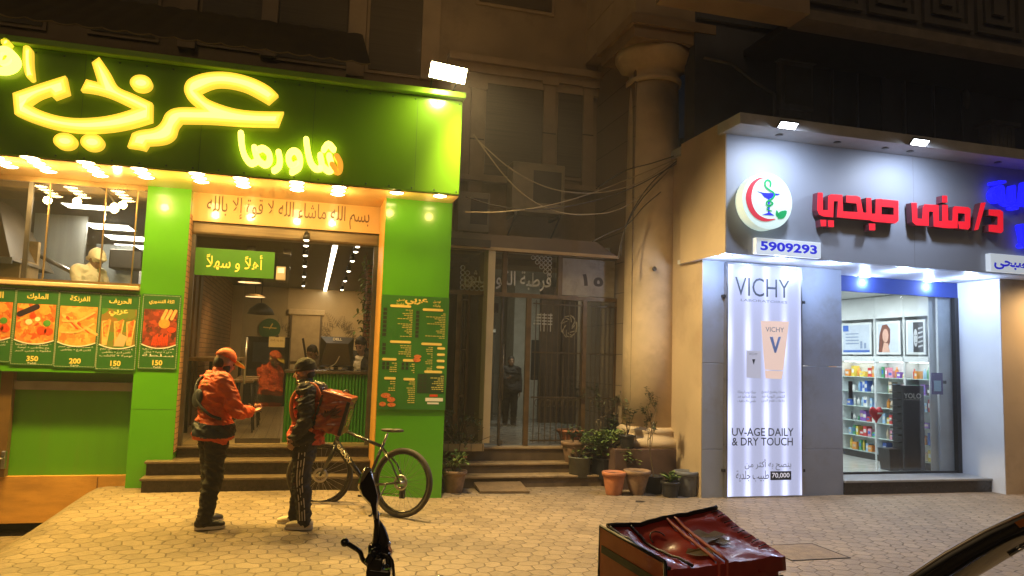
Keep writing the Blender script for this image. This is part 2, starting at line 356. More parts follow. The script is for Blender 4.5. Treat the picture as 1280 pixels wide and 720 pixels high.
# ================================================================== SETTING
def sst(t): t = max(0.0, min(1.0, t)); return t*t*(3-2*t)
def gh(x, y):
    ramp = sst((-2.12-x)/.8); rz = .09*sst((1.7-x)/1.4)*sst((y-7.0)/2.3)
    return rz*(1-ramp) - .46*ramp*max(.12, min(1, (y-5.5)/3.6))
def grange(a, b, st): n = max(1, int(round((b-a)/st))); return [a+(b-a)*i/n for i in range(n)]
xs = grange(-70, -12, 6)+grange(-12, -4.6, .5)+grange(-4.6, 2.4, .1)+grange(2.4, 14, .5)+grange(14, 70, 6)+[70]
ys = grange(-60, 0, 6)+grange(0, 4, .5)+grange(4, 10.6, .12)+grange(10.6, 16, .8)+grange(16, 80, 8)+[80]
g = MB(); g.s = True
g.add([(x, y, gh(x, y) if y < 10.7 else -.5) for y in ys for x in xs], [(j*len(xs)+i, j*len(xs)+i+1, (j+1)*len(xs)+i+1, (j+1)*len(xs)+i) for j in range(len(ys)-1) for i in range(len(xs)-1)])
structure('pavement', g, paving())
# a service cover set in the paving and two dark stains
mc = empty('service_cover', PZ(1003, 690, .006), 'square concrete service cover set in the paving beside the red delivery box', 'cover')
c0 = PZ(1003, 690, 0); q = MB(); q.box(c0.x-.30, c0.x+.30, c0.y-.26, c0.y+.26, -.05, .006, .004); q.build('cover_slab', pm('cover_concrete', (.21, .16, .12), .8, bump=.4, scale=9, var=.25), mc)
q = MB(); q.box(c0.x-.312, c0.x-.302, c0.y-.262, c0.y+.262, -.05, .007); q.box(c0.x+.302, c0.x+.312, c0.y-.262, c0.y+.262, -.05, .007); q.box(c0.x-.312, c0.x+.312, c0.y-.274, c0.y-.263, -.05, .007); q.box(c0.x-.312, c0.x+.312, c0.y+.263, c0.y+.274, -.05, .007); q.build('cover_rim', pm('old_iron', (.09, .075, .06), .6, .6, bump=.3), mc)

GREEN = pm('green_panel', (.085, .35, .010), .24, var=.05, scale=1.2, bump=.015, bscale=2.0, coat=.3)
GREEN2 = pm('green_panel_dull', (.085, .30, .010), .45, var=.10, scale=2.2, bump=.02, stretch=(1, 1, .15), dirt=(.11, .26, .02), dscale=3)
DKGREEN = pm('printed_dark_green', (.02, .12, .022), .45, var=.06)
CREAM = pm('cream_panel', (.66, .44, .17), .14, var=.04, scale=2, coat=.4)
ORANGE = pm('orange_ply', (.58, .30, .07), .55, var=.15, scale=2.5, bump=.05, stretch=(1, 1, 4), dirt=(.40, .2, .05))
JAMB = pm('orange_jamb', (.70, .36, .07), .4, var=.08)
GRANITE = pm('dark_granite', (.035, .026, .022), .22, var=.4, scale=30, bump=.04)
NOSE = pm('step_nosing', (.13, .095, .06), .35, var=.25, scale=14)
STEEL = pm('brushed_steel', (.42, .43, .44), .32, 1.0, var=.12, scale=3, stretch=(1, 1, .2))
STEELD = pm('dark_steel', (.13, .12, .11), .4, .8, var=.2, scale=5)
BLACK = pm('black_paint', (.016, .015, .014), .4, var=.1)
BRONZE = pm('bronze_frame', (.17, .11, .055), .42, .5, var=.2, scale=8)
GLASS = glass('shop_glass', (.93, .93, .9))
GLASSD = glass('smoked_glass', (.80, .80, .78))
PRTY = pm('printed_yellow', (.82, .62, .16), .5, var=0)
PRTW = pm('printed_white', (.75, .74, .66), .5, var=0)
WARM = (1.0, .63, .13)
Ys, ZS, YL, YR = 8.83, 3.67, 9.8, 9.3
XL = -4.7; XRs = 1.75
# ------------------------------------------------------------------ shawarma shop
shop = empty('shawarma_shop', (-.4, 9.8, 0), 'bright green shawarma shop front with an open kitchen window and a lit doorway', 'shop')
xl0, xl1 = R(187, 236, 236, 470, YL)[:1][0], PY(230, 300, YL).x
xl0 = PY(180, 300, YL).x; xl1 = PY(228, 400, YL).x
xr0 = PY(477, 380, YR).x; xr1 = PY(560, 400, YR).x
b = MB(); b.box(xl0, xl1, YL, 10.25, -.3, ZS+.02); b.build('pillar', GREEN, shop)
b = MB(); b.box(xr0, xr1, YR, 10.35, -.2, ZS+.02); b.build('pillar', GREEN, shop)
b = MB(); b.box(xr0-.012, xr0-.002, YR+.004, 9.93, .3, ZS); b.build('jamb', JAMB, shop)
b = MB(); b.box(xl1+.002, xl1+.012, YL+.006, 10.25, .5, ZS-.3); b.build('brick_reveal', brickm('reveal_brick', (.42, .23, .10), (.34, .17, .075), (.12, .075, .04), .2, .065, 'YZ'), shop)
# text band above the door, roller shutter box
bx0, bx1, bz0, bz1 = R(238, 238, 476, 284, 9.95)
tb = MB().box(xl1, xr0, 9.95, 10.05, bz0, ZS).build('text_band', CREAM, shop)
INK = pm('dark_lettering', (.13, .075, .02), .5, var=0)
TX('بسم الله ماشاء الله لا قوة إلا بالله', (258, 252, 462, 281), 9.946, thick=.006, bold=.002).build('lettering', INK, tb)
b = MB(); b.box(xl1, xr0, 9.98, 10.2, bz0-.16, bz0-.002, .03); b.build('shutter_box', pm('shutter_metal', (.20, .15, .08), .4, .5, var=.2, stretch=(.3, 1, 8)), shop)
for xx in (xl1, xr0-.06): MB().box(xx, xx+.06, 10.02, 10.1, .55, bz0-.16).build('shutter_guide', STEELD, shop)
# kitchen front: window, sill, poster band, lower panel, plinth, side door
kx0 = XL; kx1 = xl0
wz0 = R(60, 231, 150, 355, YL)[2]; pz0 = R(60, 231, 160, 466, YL)[2]; pz1 = wz0-.055
b = MB(); b.box(kx0, kx1, YL-.06, YL+.2, wz0-.05, wz0, .01); b.build('window_sill', pm('cream_stone', (.62, .45, .25), .35, var=.1), shop)
b = MB(); b.box(kx0, kx1, YL+.0, YL+.12, pz0, pz1); b.build('poster_band', GREEN, shop)
plz = R(10, 590, 150, 594, YL+.2)[2]; plb = R(0, 590, 80, 653, YL+.2)[2]
MB().box(kx0, kx1, YL+.5, YL+.6, -1, pz0).build('gap_shade', pm('gap_shade_black', (.01, .008, .006), .9), shop)  # black sheet added as the shade in the gap under the plinth
b = MB(); b.box(kx0, kx1, YL+.22, YL+.3, plz-.03, pz0+.4); b.build('lower_panel', GREEN2, shop)
b = MB(); b.box(kx0, kx1+.002, YL+.16, YL+.215, plb, plz, .004); b.build('plinth', ORANGE, shop)
sx = PY(121, 610, YL+.15).x; MB().box(sx-.006, sx+.006, YL+.155, YL+.16, plb+.02, plz-.02).build('seam', pm('seam_dark', (.2, .1, .03), .7), shop)
# side door (frame strip leaning with perspective) and handle
x0_, x1_, _, z1_ = R(2, 470, 13, 600, YL+.16)
MB().box(x0_-.03, x1_, YL+.1, YL+.21, plz, pz0-.01).build('door_frame', pm('brown_frame', (.16, .09, .03), .5, var=.15), shop)
dr = MB().box(x0_-.95, x0_-.035, YL+.12, YL+.2, plb+.1, pz0-.03).build('door', GREEN2, shop)
h = MB(); hp = PY(4, 573, YL+.06); h.box(hp.x-.03, hp.x+.02, YL+.07, YL+.12, hp.z-.12, hp.z+.08, .01); h.tube([(hp.x, YL+.08, hp.z), (hp.x, YL+.02, hp.z), (hp.x-.12, YL+.015, hp.z)], .014); h.build('handle', STEEL, dr)
# kitchen window frame and panes
f = MB()
f.box(kx0, kx1, YL+.02, YL+.06, ZS-.06, ZS); f.box(kx0, kx1, YL+.02, YL+.06, wz0, wz0+.035)
f.build('window_frame', pm('gold_frame', (.40, .26, .10), .3, .7, var=.1), shop)
for px, wd in ((33, .05), (57, .012), (128, .012), (168, .012), (-60, .05)):
    X = PY(px, 290, YL).x; MB().box(X-wd/2, X+wd/2, YL+.022, YL+.058, wz0+.036, ZS-.061).build('mullion', MATS['gold_frame'] if wd < .03 else STEELD, shop)
MB().box(kx0, kx1, YL+.036, YL+.042, wz0+.036, ZS-.061).build('window_pane', GLASS, shop)
# interior shell
IW = pm('cream_wall', (.50, .40, .24), .7, var=.08, scale=2)
DARKC = pm('dark_ceiling', (.035, .028, .02), .55, var=.2)
FLOOR = brickm('interior_planks', (.34, .25, .13), (.28, .20, .10), (.12, .09, .05), 1.2, .16, 'YX', .35)
FZ = .55; CZ = 3.28; IX0, IX1, IY = -1.62, 2.5, 19.0
MB().box(IX0, IX1, 10.21, IY, FZ-.1, FZ-.001).build('interior_floor', FLOOR, shop)
MB().box(IX0, IX1, 10.2, IY, CZ, CZ+.1).build('interior_ceiling', DARKC, shop)
MB().box(IX0, IX1, IY, IY+.1, FZ, CZ).build('back_wall', IW, shop)
MB().box(IX0-.1, IX0, 10.26, IY, FZ, CZ).build('brick_wall', brickm('interior_brick', (.36, .20, .09), (.28, .14, .06), (.10, .06, .03), .24, .08, 'YZ'), shop)
MB().box(IX1, IX1+.1, 10.3, IY, FZ, CZ).build('side_wall', IW, shop)
for i in range(5):
    y = 10.5+i*.55; MB().box(IX0+.004, IX0+.05, y, y+.32, FZ, CZ-.02).build('wall_panel', pm('ribbed_green', (.03, .13, .03), .45, var=.1) if i < 2 else pm('wood_slats', (.16, .09, .04), .55, var=.3, scale=4, stretch=(1, 9, .3)), shop)
bp = MB(); bp.box(1.05, 1.45, 13.2, 13.6, FZ, CZ); bp.build('brick_pier', brickm('pier_brick', (.40, .17, .07), (.30, .12, .05), (.11, .06, .03), .2, .07, 'XZ'), shop)
# kitchen shell
KZ = 1.3
MB().box(kx0, IX0-.12, 9.94, 16.4, KZ-.1, KZ).build('kitchen_floor', pm('tile_grey', (.25, .23, .2), .4), shop)
MB().box(kx0, IX0-.12, 9.92, 16.4, 3.7, 3.8).build('kitchen_ceiling', DARKC, shop)
MB().box(kx0, IX0-.12, 16.4, 16.5, KZ, 3.7).build('kitchen_back_wall', pm('grey_kitchen_wall', (.17, .17, .165), .35, var=.15), shop)
MB().box(kx0-.1, kx0, 9.92, 16.4, KZ, 3.7).build('kitchen_side_wall', STEELD, shop)
MB().box(IX0-.16, IX0-.12, 10.26, 16.4, KZ, 3.7).build('kitchen_partition', pm('dark_partition', (.07, .06, .045), .5, var=.2), shop)
# ---- entrance steps
st = empty('entrance_steps', (-.4, 9.6, 0), 'three dark granite steps with worn nosings leading up to the shawarma shop doorway', 'steps')
sx0 = PY(177, 600, 9.48).x
tops = (PY(270, 597, 9.48).z, PY(270, 576, 9.68).z, FZ)
for i, (xa, y) in enumerate(((sx0, 9.48), (PY(183, 580, 9.68).x, 9.68), (xl1+.02, 10.0))):
    e = MB(); e.box(xa, xr0-.016, y, y+.32 if i < 2 else 10.2, -.1 if i == 0 else tops[i-1]+.001, tops[i]-.03); o = e.build('step', GRANITE, st)
    MB().box(xa-.02, xr0-.016, y-.025, (y+.3) if i < 2 else 10.2, tops[i]-.028, tops[i], .006).build('nosing', NOSE, o)
# ------------------------------------------------------------------ sign
sg = empty('shop_sign', (-1.4, 9.4, ZS), 'long green sign box over the shawarma shop with glowing yellow Arabic letters', 'sign')
SZ1 = 4.86
MB().box(XL, XRs, Ys, 10.6, ZS+.012, SZ1, .012).build('sign_box', pm('sign_green', (.14, .33, .012), .24, var=.05, scale=1.2, bump=.01, bscale=2, coat=.3), sg)
MB().box(XL, XRs, Ys+.02, 10.6, ZS, ZS+.01).build('soffit', CREAM, sg)
MB().box(XL, XRs+.02, Ys-.10, Ys+.06, SZ1+.001, SZ1+.075, .01).build('top_trim', pm('lime_trim', (.20, .42, .02), .3, var=.05), sg)
LET = pm('lit_letter', (.8, .7, .2), .4, var=0, emit=(1.0, .72, .11), es=3.1)
LETD = pm('dim_letter', (.8, .5, .1), .4, var=0, emit=(1.0, .42, .03), es=.75)
RET = pm('letter_return', (.75, .55, .08), .4, var=0, emit=(1, .62, .05), es=.9)
YA, YB = Ys-.10, Ys-.012
def zl(pts): return pxpoly([(x/2.88, y/2.88) for x, y in pts], YA)
def roundpoly(p, lim=42):
    n = len(p); out = []
    def turn(i):
        a, b_, c = Vector(p[i-1]), Vector(p[i]), Vector(p[(i+1) % n]); u, v = b_-a, c-b_
        return abs(math.degrees(u.angle(v))) if u.length and v.length else 0
    sh_ = [turn(i) > lim for i in range(n)]
    for i in range(n):
        j = (i+1) % n; P1, P2 = Vector(p[i]), Vector(p[j]); P0 = P1 if sh_[i] else Vector(p[i-1]); P3 = P2 if sh_[j] else Vector(p[(j+1) % n])
        if sh_[i] and sh_[j]: out.append(tuple(P1)); continue
        for k in range(4):
            t = k/4; out.append(tuple(.5*((2*P1)+(P2-P0)*t+(2*P0-5*P1+4*P2-P3)*t*t+(3*P1-P0-3*P2+P3)*t**3)))
    return out
def inset(p, off):
    n = len(p); ar = sum(p[i][0]*p[(i+1) % n][1]-p[(i+1) % n][0]*p[i][1] for i in range(n)); s_ = 1 if ar > 0 else -1; out = []
    for i in range(n):
        a, b_, c = Vector(p[i-1]), Vector(p[i]), Vector(p[(i+1) % n]); u, v = (b_-a), (c-b_)
        if u.length < 1e-6 or v.length < 1e-6: continue
        u.normalize(); v.normalize(); n1 = Vector((-u.y, u.x))*s_; n2 = Vector((-v.y, v.x))*s_; m_ = n1+n2
        if m_.length < .2: m_ = n1
        m_.normalize(); k = off/max(.45, m_.dot(n1)); out.append(tuple(b_+m_*k))
    return out
LETE = pm('lit_letter_edge', (.8, .7, .2), .4, var=0, emit=(1.0, .56, .035), es=1.35); LETM = pm('lit_letter_mid', (.8, .7, .2), .4, var=0, emit=(1.0, .66, .06), es=2.2)
def letter(poly_list, label=None, mat=None):
    q = MB()
    for p in poly_list: q.prism(roundpoly(p), YA, YB)
    for i, fc in enumerate(q.f):
        n = (q.v[fc[1]]-q.v[fc[0]]).cross(q.v[fc[-1]]-q.v[fc[0]])
        q.m[i] = 0 if n.length > 0 and n.normalized().y < -.5 else 1
    for lv, (off, mi) in enumerate(((.028, 2), (.055, 3))):
        for p in poly_list:
            pp = inset(roundpoly(p), off)
            if pp: k0 = len(q.f); q.prism(pp, YA-.0015*(lv+1), YA-.0002-.0015*lv); q.m[k0:] = [mi]*(len(q.f)-k0)
    o = q.build('letter', [mat or LETE, RET, LETM, LET], sg)
    if label: o['label'] = label
    return o
letter([zl([(1002, 342), (968, 372), (930, 350), (880, 325), (820, 311), (770, 312), (722, 332), (745, 355), (790, 375), (850, 392), (920, 400), (1022, 402), (1003, 453), (880, 450), (760, 442), (655, 440), (640, 460), (630, 490), (605, 510), (570, 518), (535, 520), (522, 540), (500, 534), (458, 528), (475, 480), (500, 470), (555, 460), (580, 440), (595, 410), (620, 392), (660, 386), (716, 388), (680, 358), (663, 328), (668, 298), (690, 278), (740, 262), (800, 258), (860, 266), (920, 285), (970, 312)])])
letter([zl([(45, 335), (140, 302), (235, 272), (248, 335), (195, 355), (178, 338), (140, 352), (105, 375), (140, 395), (200, 415), (270, 425), (350, 422), (420, 410), (485, 390), (460, 378), (400, 350), (345, 333), (290, 325), (310, 285), (352, 296), (330, 225), (357, 205), (392, 256), (425, 312), (480, 338), (548, 370), (547, 435), (480, 455), (400, 470), (300, 475), (200, 462), (110, 435), (52, 410)])])
def dots(cx, cy, rx, ry, ang=.12): return [zl([(cx+rx*cos(a)*cos(ang)-ry*sin(a)*sin(ang), cy+rx*cos(a)*sin(ang)+ry*sin(a)*cos(ang)) for a in [2*pi*k/24 for k in range(24)]])]
letter(dots(507, 298, 40, 29)); letter(dots(233, 507, 42, 29)); letter(dots(331, 511, 42, 30))
z5 = lambda pts: pxpoly([(x/10.28, 40+y/10.28) for x, y in pts], YA)
letter([z5([(298, 185), (330, 170), (370, 180), (405, 230), (410, 400), (432, 600), (400, 618), (365, 605), (325, 545), (300, 430), (290, 320)])])
letter([z5([(10, 100), (50, 72), (100, 90), (143, 145), (120, 170), (60, 170), (15, 145)])])
q = MB(); S = 1/10.28
ring = smoothpts([(-60, 330), (-30, 240), (60, 215), (150, 270), (200, 370), (150, 450), (40, 485), (-90, 470), (-200, 430)], 4)
stroke(q, pxpoly([(x*S, 40+y*S) for x, y in ring], YA), .062, YA, YB)
stroke(q, pxpoly([(x*S, 40+y*S) for x, y in smoothpts([(-60, 330), (10, 385), (80, 370), (120, 300), (60, 240)], 3)], YA), .042, YA+.002, YB)
q.build('letter', LET, sg)
def zs(pts): return pxpoly([(285+x/8, 150+y/8) for x, y in pts], YA)
def slet(paths, wd=.062, mats=LET):
    q = MB()
    for i, p in enumerate(paths): stroke(q, zs(smoothpts(p, 4)), wd, YA+.0015*i, YB)
    return q.build('letter', mats, sg)
slet([[(128, 125), (135, 240), (165, 350), (225, 425), (275, 410)], [(262, 268), (275, 330), (310, 400), (375, 440), (415, 395), (405, 320), (350, 275), (300, 290)]])
slet([[(505, 315), (518, 390), (505, 460), (460, 497)]])
slet([[(690, 430), (640, 450), (607, 390), (615, 330), (660, 300), (705, 330), (722, 400), (705, 470), (640, 512)]])
slet([[(782, 188), (800, 310), (830, 420), (880, 480), (925, 475)]])
o = slet([[(925, 475), (940, 440), (922, 345)], [(935, 440), (1000, 500), (1040, 490), (1035, 430), (1012, 350)]], mats=LET)
o = slet([[(1040, 440), (1090, 510), (1122, 490), (1120, 420), (1088, 358)]], mats=LETD); o['label'] = 'dim orange letter stroke with failing light'
slet([[(960, 285), (1005, 232), (1058, 285)]], wd=.06)
# ------------------------------------------------------------------ recessed downlights of the soffit
DL = em('downlight_lens', (1.0, .74, .34), 26); RIM = pm('lamp_rim', (.6, .5, .35), .3, .5)
cols_ = [((-16, 190), 4), ((37, 197), 4), ((107, 203), 4), ((174, 211), 3), ((246, 217), 3), ((301, 223), 3), ((371, 228), 3), ((424, 234), 3), ((496, 241), 1), ((550, 245), 1)]
over = ['far end of the kitchen window', 'left part of the kitchen window', 'middle of the kitchen window', 'right end of the kitchen window', 'left jamb of the doorway', 'welcome board', 'middle of the doorway', 'right jamb of the doorway', 'menu board on the pillar', 'outer edge of the menu pillar']
nk = 0
for ci, ((px, py), n) in enumerate(cols_):
    p = PZ(px, py, ZS-.004)
    for i in range(n):
        y = p.y+.205*i
        d = empty('soffit_downlight', (p.x, y, ZS-.004), f'warm soffit downlight, {ORD[i]} from the street, over the {over[ci]}', 'downlight', 'warm downlights in the shawarma shop soffit')
        m = MB(); m.lathe([(.080, .0), (.092, -.007), (.096, .002)], (p.x, y, ZS-.004), 20); m.build('trim_ring', RIM, d)
        m = MB(); m.lathe([(.0, -.016), (.05, -.012), (.080, -.002)], (p.x, y, ZS-.004), 20); m.build('lens', DL, d)
    yy = p.y+.205*(n-1)/2
    l_ = spot('downlight_lamp', (p.x, yy, ZS-.085), (p.x, yy-1.3, 0), (70*n if n > 1 else 95), WARM, 118, .9, .06); l_ = spot('downlight_glow', (p.x, yy, ZS-.12), (p.x, yy, 0), 5.5*n, (1, .62, .2), 180, 0, .05); l_.data.type = 'POINT'
for k, xx in enumerate((-3.6, -2.4, -1.2, .0, 1.2)): MB().box(xx-.0015, xx+.0015, Ys-.0012, Ys+.01, ZS+.03, SZ1-.01).build('panel_joint', pm('joint_dark_green', (.03, .09, .008), .6, var=0), sg)
q = MB()
for k in range(24):
    for zz_ in (ZS+.05, SZ1-.05): xx = -4.5+.27*k; q.lathe([(0, -.004), (.009, -.003), (.011, 0)], (xx, Ys, zz_), 8, 'Y')
q.build('screw_heads', pm('joint_dark_green', (.03, .09, .008)), sg)
for zz_ in (1.0, 2.25):
    for (a_, b_, y_) in ((xl0, xl1, YL), (xr0, xr1, YR)): MB().box(a_+.004, b_-.004, y_-.0012, y_+.01, zz_, zz_+.003).build('panel_joint', MATS['joint_dark_green'], shop)
# floodlight on the sign's top corner
fp = PY(560, 91, Ys-.28)
fl = empty('floodlight', (fp.x, fp.y, fp.z), 'glaring rectangular floodlight on a bracket above the right end of the green sign', 'floodlight')
M = Matrix.Translation(fp) @ Matrix.Rotation(radians(5), 4, 'Y') @ Matrix.Rotation(radians(24), 4, 'X')
m = MB(); m.box(-.23, .23, -.01, .05, -.105, .105, .02); m.xf(M); m.build('housing', BLACK, fl)
m = MB(); m.box(-.215, .215, -.018, -.0105, -.09, .09); m.xf(M); m.build('lens', em('flood_lens', (1.0, .80, .42), 40), fl)
m = MB(); m.tube([M @ Vector((-.17, .05, 0)), (fp.x-.16, Ys, SZ1+.1)], .012); m.tube([M @ Vector((.15, .05, 0)), (fp.x+.12, Ys, SZ1+.1)], .012); m.build('bracket', STEELD, fl)
fn = (M.to_3x3() @ Vector((0, -1, 0)))
spot('flood_lamp', fp+fn*.05, fp+fn*2+Vector((2.9, .2, -4.3)), 2500, (1.0, .73, .34), 112, 1.0, .12)
spot('flood_back_glow', fp+Vector((.0, -.08, .16)), fp+Vector((.25, .75, 1.7)), 110, (1.0, .66, .26), 125, 1.0, .1)
spot('flood_wash', fp+Vector((0, -.12, -.1)), (fp.x-.05, Ys, fp.z-.75), 70, (1.0, .78, .4), 150, 1.0, .1)
# ------------------------------------------------------------------ posters
def poster(px, Y, label, title, price, lines, mats, deco):
    x0, x1, z0, z1 = R(*px, Y); wd, ht = x1-x0, z1-z0
    p = empty('menu_poster', ((x0+x1)/2, Y, z0), label, 'poster', 'dark green dish posters on the shop front')
    m = MB(); m.box(x0, x1, Y-.008, Y, z0, z1); m.build('sheet', DKGREEN, p)
    m = MB(); n = 26
    for i in range(n):
        for (a, b_) in (((x0+.015+(wd-.03)*i/n), z1-.015), ((x0+.015+(wd-.03)*i/n), z0+.015)): m.box(a, a+wd/n*.5, Y-.0095, Y-.0085, b_-.003, b_+.003)
    for i in range(40):
        zz = z0+.02+(ht-.04)*i/40
        for a in (x0+.012, x1-.012): m.box(a-.003, a+.003, Y-.0095, Y-.0085, zz, zz+ht/80)
    m.build('dotted_border', pm('border_white', (.5, .6, .4), .5, var=0), p)
    zp0, zp1 = z0+ht*.31, z0+ht*.80
    ph = MB(); arc = [(x0+.03+(wd-.06)*k/12, zp0+.05*ht*(2*k/12-1)**2-.03*ht) for k in range(13)]
    ph.prism(arc+[(x1-.03, zp1), (x0+.03, zp1)], Y-.011, Y-.0086); pho = ph.build('food_picture', mats[0], p)
    e = MB(); stroke(e, arc, .012, Y-.013, Y-.0112); e.build('picture_edge', PRTW, p)
    deco(p, x0+.03, x1-.03, zp0, zp1, Y-.0115, mats)
    textmb(title, x0+wd*.18, x1-wd*.18, z1-ht*.15, z1-ht*.06, Y-.0088, .002, .02, True).build('title', PRTY, p)
    for i, t in enumerate(lines):
        zz = z0+ht*(.255-.042*i); textmb(t, x0+wd*(.1+.05*(i % 2)), x1-wd*(.1+.05*(i % 2)), zz, zz+ht*.034, Y-.0088, .0015, .0).build('description', PRTW, p)
    textmb(price, x0+wd*.3, x1-wd*.3, z0+ht*.055, z0+ht*.125, Y-.0088, .002, .03, True).build('price', PRTY, p)
    textmb('جنيه', x0+wd*.40, x1-wd*.40, z0+ht*.018, z0+ht*.045, Y-.0088, .0015, .02).build('price', PRTW, p)
F1 = rampmat('food_red_mix', [(.45, .05, .01), (.65, .16, .02), (.75, .40, .08), (.5, .08, .02), (.62, .28, .06)], 26)
F2 = rampmat('food_fries', [(.66, .28, .05), (.78, .42, .10), (.60, .16, .03), (.72, .35, .07)], 22)
F3 = rampmat('food_wraps', [(.05, .16, .02), (.30, .14, .03), (.07, .22, .03)], 10)
F4 = rampmat('food_grill', [(.05, .02, .012), (.28, .03, .015), (.10, .03, .015), (.45, .06, .02), (.03, .015, .01)], 24)
TOM = pm('tomato', (.62, .06, .015), .4, var=.2, scale=40); BUN = pm('bread', (.72, .42, .13), .6, var=.2, scale=30); EGG = pm('aubergine', (.03, .02, .035), .3, var=.2)
CRM = pm('dip', (.78, .66, .42), .5, var=.1); LEAFP = pm('printed_leaf', (.07, .25, .03), .5, var=.2, scale=20); ORD_ = pm('orange_dip', (.75, .30, .05), .5, var=.15, scale=30)
def D1(p, x0, x1, z0, z1, y, m):
    w_, h_ = x1-x0, z1-z0
    q = MB(); stroke(q, [(x0+.08*w_, z0+.72*h_), (x0+.5*w_, z0+.93*h_)], .15*h_, y-.001, y); q.build('aubergine', EGG, p)
    for cx, cz, r, mm in ((.72, .84, .15, ORD_), (.42, .68, .09, TOM), (.55, .60, .07, CRM), (.33, .52, .09, CRM), (.68, .30, .13, TOM), (.86, .28, .12, TOM), (.8, .5, .1, LEAFP)):
        q = MB(); disc(q, x0+cx*w_, z0+cz*h_, r*w_, r*w_*.95, y-.002, y, 18); q.build('food_piece', mm, p)
def D2(p, x0, x1, z0, z1, y, m):
    w_, h_ = x1-x0, z1-z0
    for i in range(7):
        q = MB(); a = .12+.13*i; stroke(q, [(x0+a*w_*.8, z0+(.75-.05*i)*h_), (x0+(a*.8+.3)*w_, z0+(.35-.03*i+.1)*h_)], .07*h_, y-.001-.0002*i, y); q.build('food_piece', (BUN, TOM, ORD_)[i % 3], p)
    for k in (.3, .6):
        q = MB(); stroke(q, smoothpts([(x0+.1*w_, z0+k*h_), (x0+.5*w_, z0+(k+.02)*h_), (x0+.92*w_, z0+(k+.25)*h_)], 4), .05*h_, y-.003, y); q.build('food_piece', BUN, p)
def D3(p, x0, x1, z0, z1, y, m):
    w_, h_ = x1-x0, z1-z0
    for i, (a, b_) in enumerate(((.02, .28), (.36, .66), (.72, .98))):
        q = MB(); q.prism([(x0+a*w_, z0+.66*h_), (x0+b_*w_, z0+.70*h_), (x0+((a+b_)/2+.06)*w_, z0+.03*h_), (x0+((a+b_)/2-.08)*w_, z0+.03*h_)], y-.001, y); q.build('wrap', BUN, p)
        q = MB(); q.prism([(x0+(a+.04)*w_, z0+.60*h_), (x0+(b_-.03)*w_, z0+.74*h_), (x0+((a+b_)/2+.05)*w_, z0+.25*h_), (x0+((a+b_)/2-.05)*w_, z0+.25*h_)], y-.002, y); q.build('filling', F1, p)
    q = MB(); q.prism([(x0+.40*w_, z0), (x0+.70*w_, z0), (x0+.78*w_, z0+.26*h_), (x0+.55*w_, z0+.36*h_)], y-.003, y); q.build('paper', pm('printed_kraft', (.5, .38, .2), .7), p)
    textmb('عربي', x0+.2*w_, x0+.75*w_, z0+.80*h_, z0+.98*h_, y, .001, .03).build('title', PRTY, p)
def D4(p, x0, x1, z0, z1, y, m):
    w_, h_ = x1-x0, z1-z0
    q = MB(); disc(q, x0+.62*w_, z0+.62*h_, .17*w_, .16*w_, y-.001, y, 18); q.build('dip_bowl', ORD_, p)
    for i in range(3):
        q = MB(); stroke(q, [(x0+(.55+.14*i)*w_, z0+.75*h_), (x0+(.66+.14*i)*w_, z0+.97*h_)], .08*h_, y-.0012, y); q.build('bread', BUN, p)
    for i in range(9):
        q = MB(); stroke(q, [(x0+(.3+.055*i)*w_, z0+.03*h_), (x0+(.34+.05*i)*w_, z0+(.24+.04*(i % 3))*h_)], .035*h_, y-.002, y); q.build('food_piece', TOM, p)
    q = MB(); disc(q, x0+.85*w_, z0+.45*h_, .13*w_, .09*w_, y-.002, y, 16); q.build('food_piece', TOM, p)
YP = YL-.004
L4 = ['٤ سندوتش دقيق حجم', 'كلاس لارج + بطاطس', 'تومية + كاتشب']
poster((16, 361, 72, 457), YP, 'dish poster headed الملوك with an aubergine, tomatoes and the price 350', 'الملوك', '350', ['٦ سندوتشات شاورما', 'مع بطاطس + تومية', 'ملفوف عربي كبير'], [F1], D1)
poster((69+1, 364, 124, 460), YP, 'dish poster headed الفرنكة full of fries and bread strips with the price 200', 'الفرنكة', '200', L4[:2], [F2], D2)
poster((122, 367, 175-2, 463), YP, 'dish poster headed الحريف showing three wraps in paper with the price 150', 'الحريف', '150', L4[:3], [F3], D3)
poster((-38, 358, 18, 453), YP, 'dish poster cut off by the kitchen front corner, showing a bowl of red chicken', 'الفتة', '180', L4[:2], [F1], D1)
poster((175, 368, 224, 462), YL-.004, 'dish poster alone on the green pillar, showing dark grilled meat, priced 150', 'اكلة التندوري', '150', ['فراخ تندوري', '+ ارز + تومية + مخلل', 'سلطة'], [F4], D4)
# big menu board on the right pillar
mx0, mx1, mz0, mz1 = R(474, 370, 559, 512, YR-.004)
mb_ = empty('menu_board', ((mx0+mx1)/2, YR, mz0), 'tall printed green menu board covered in fine yellow lists on the right green pillar', 'menu board')
MB().box(mx0, mx1, YR-.012, YR-.002, mz0, mz1).build('sheet', pm('menu_green', (.03, .16, .02), .4, var=.05), mb_)
YM = YR-.0125
def U(u, v): return mx0+(mx1-mx0)*u, mz1-(mz1-mz0)*v
def ubox(mb, u0, v0, u1, v1, t=.001): a, b = U(u0, v0); c, d = U(u1, v1); mb.box(a, c, YM-t, YM, d, b)
a, b = U(.34, .09); c, d = U(.68, .02); textmb('عربي', a, c, b, d, YM, .002, .04).build('logo', PRTY, mb_)
for (u, v, t) in ((.22, .03, 'اصل'), (.22, .065, 'شاورما'), (.76, .03, 'توصيل'), (.76, .065, 'وتيك')):
    a, b = U(u, v+.025); c, d = U(u+.11, v); textmb(t, a, c, b, d, YM, .0015, .02).build('lettering', PRTY, mb_)
pl = MB(); ln = MB(); bl = MB(); rnd = random.Random(3)
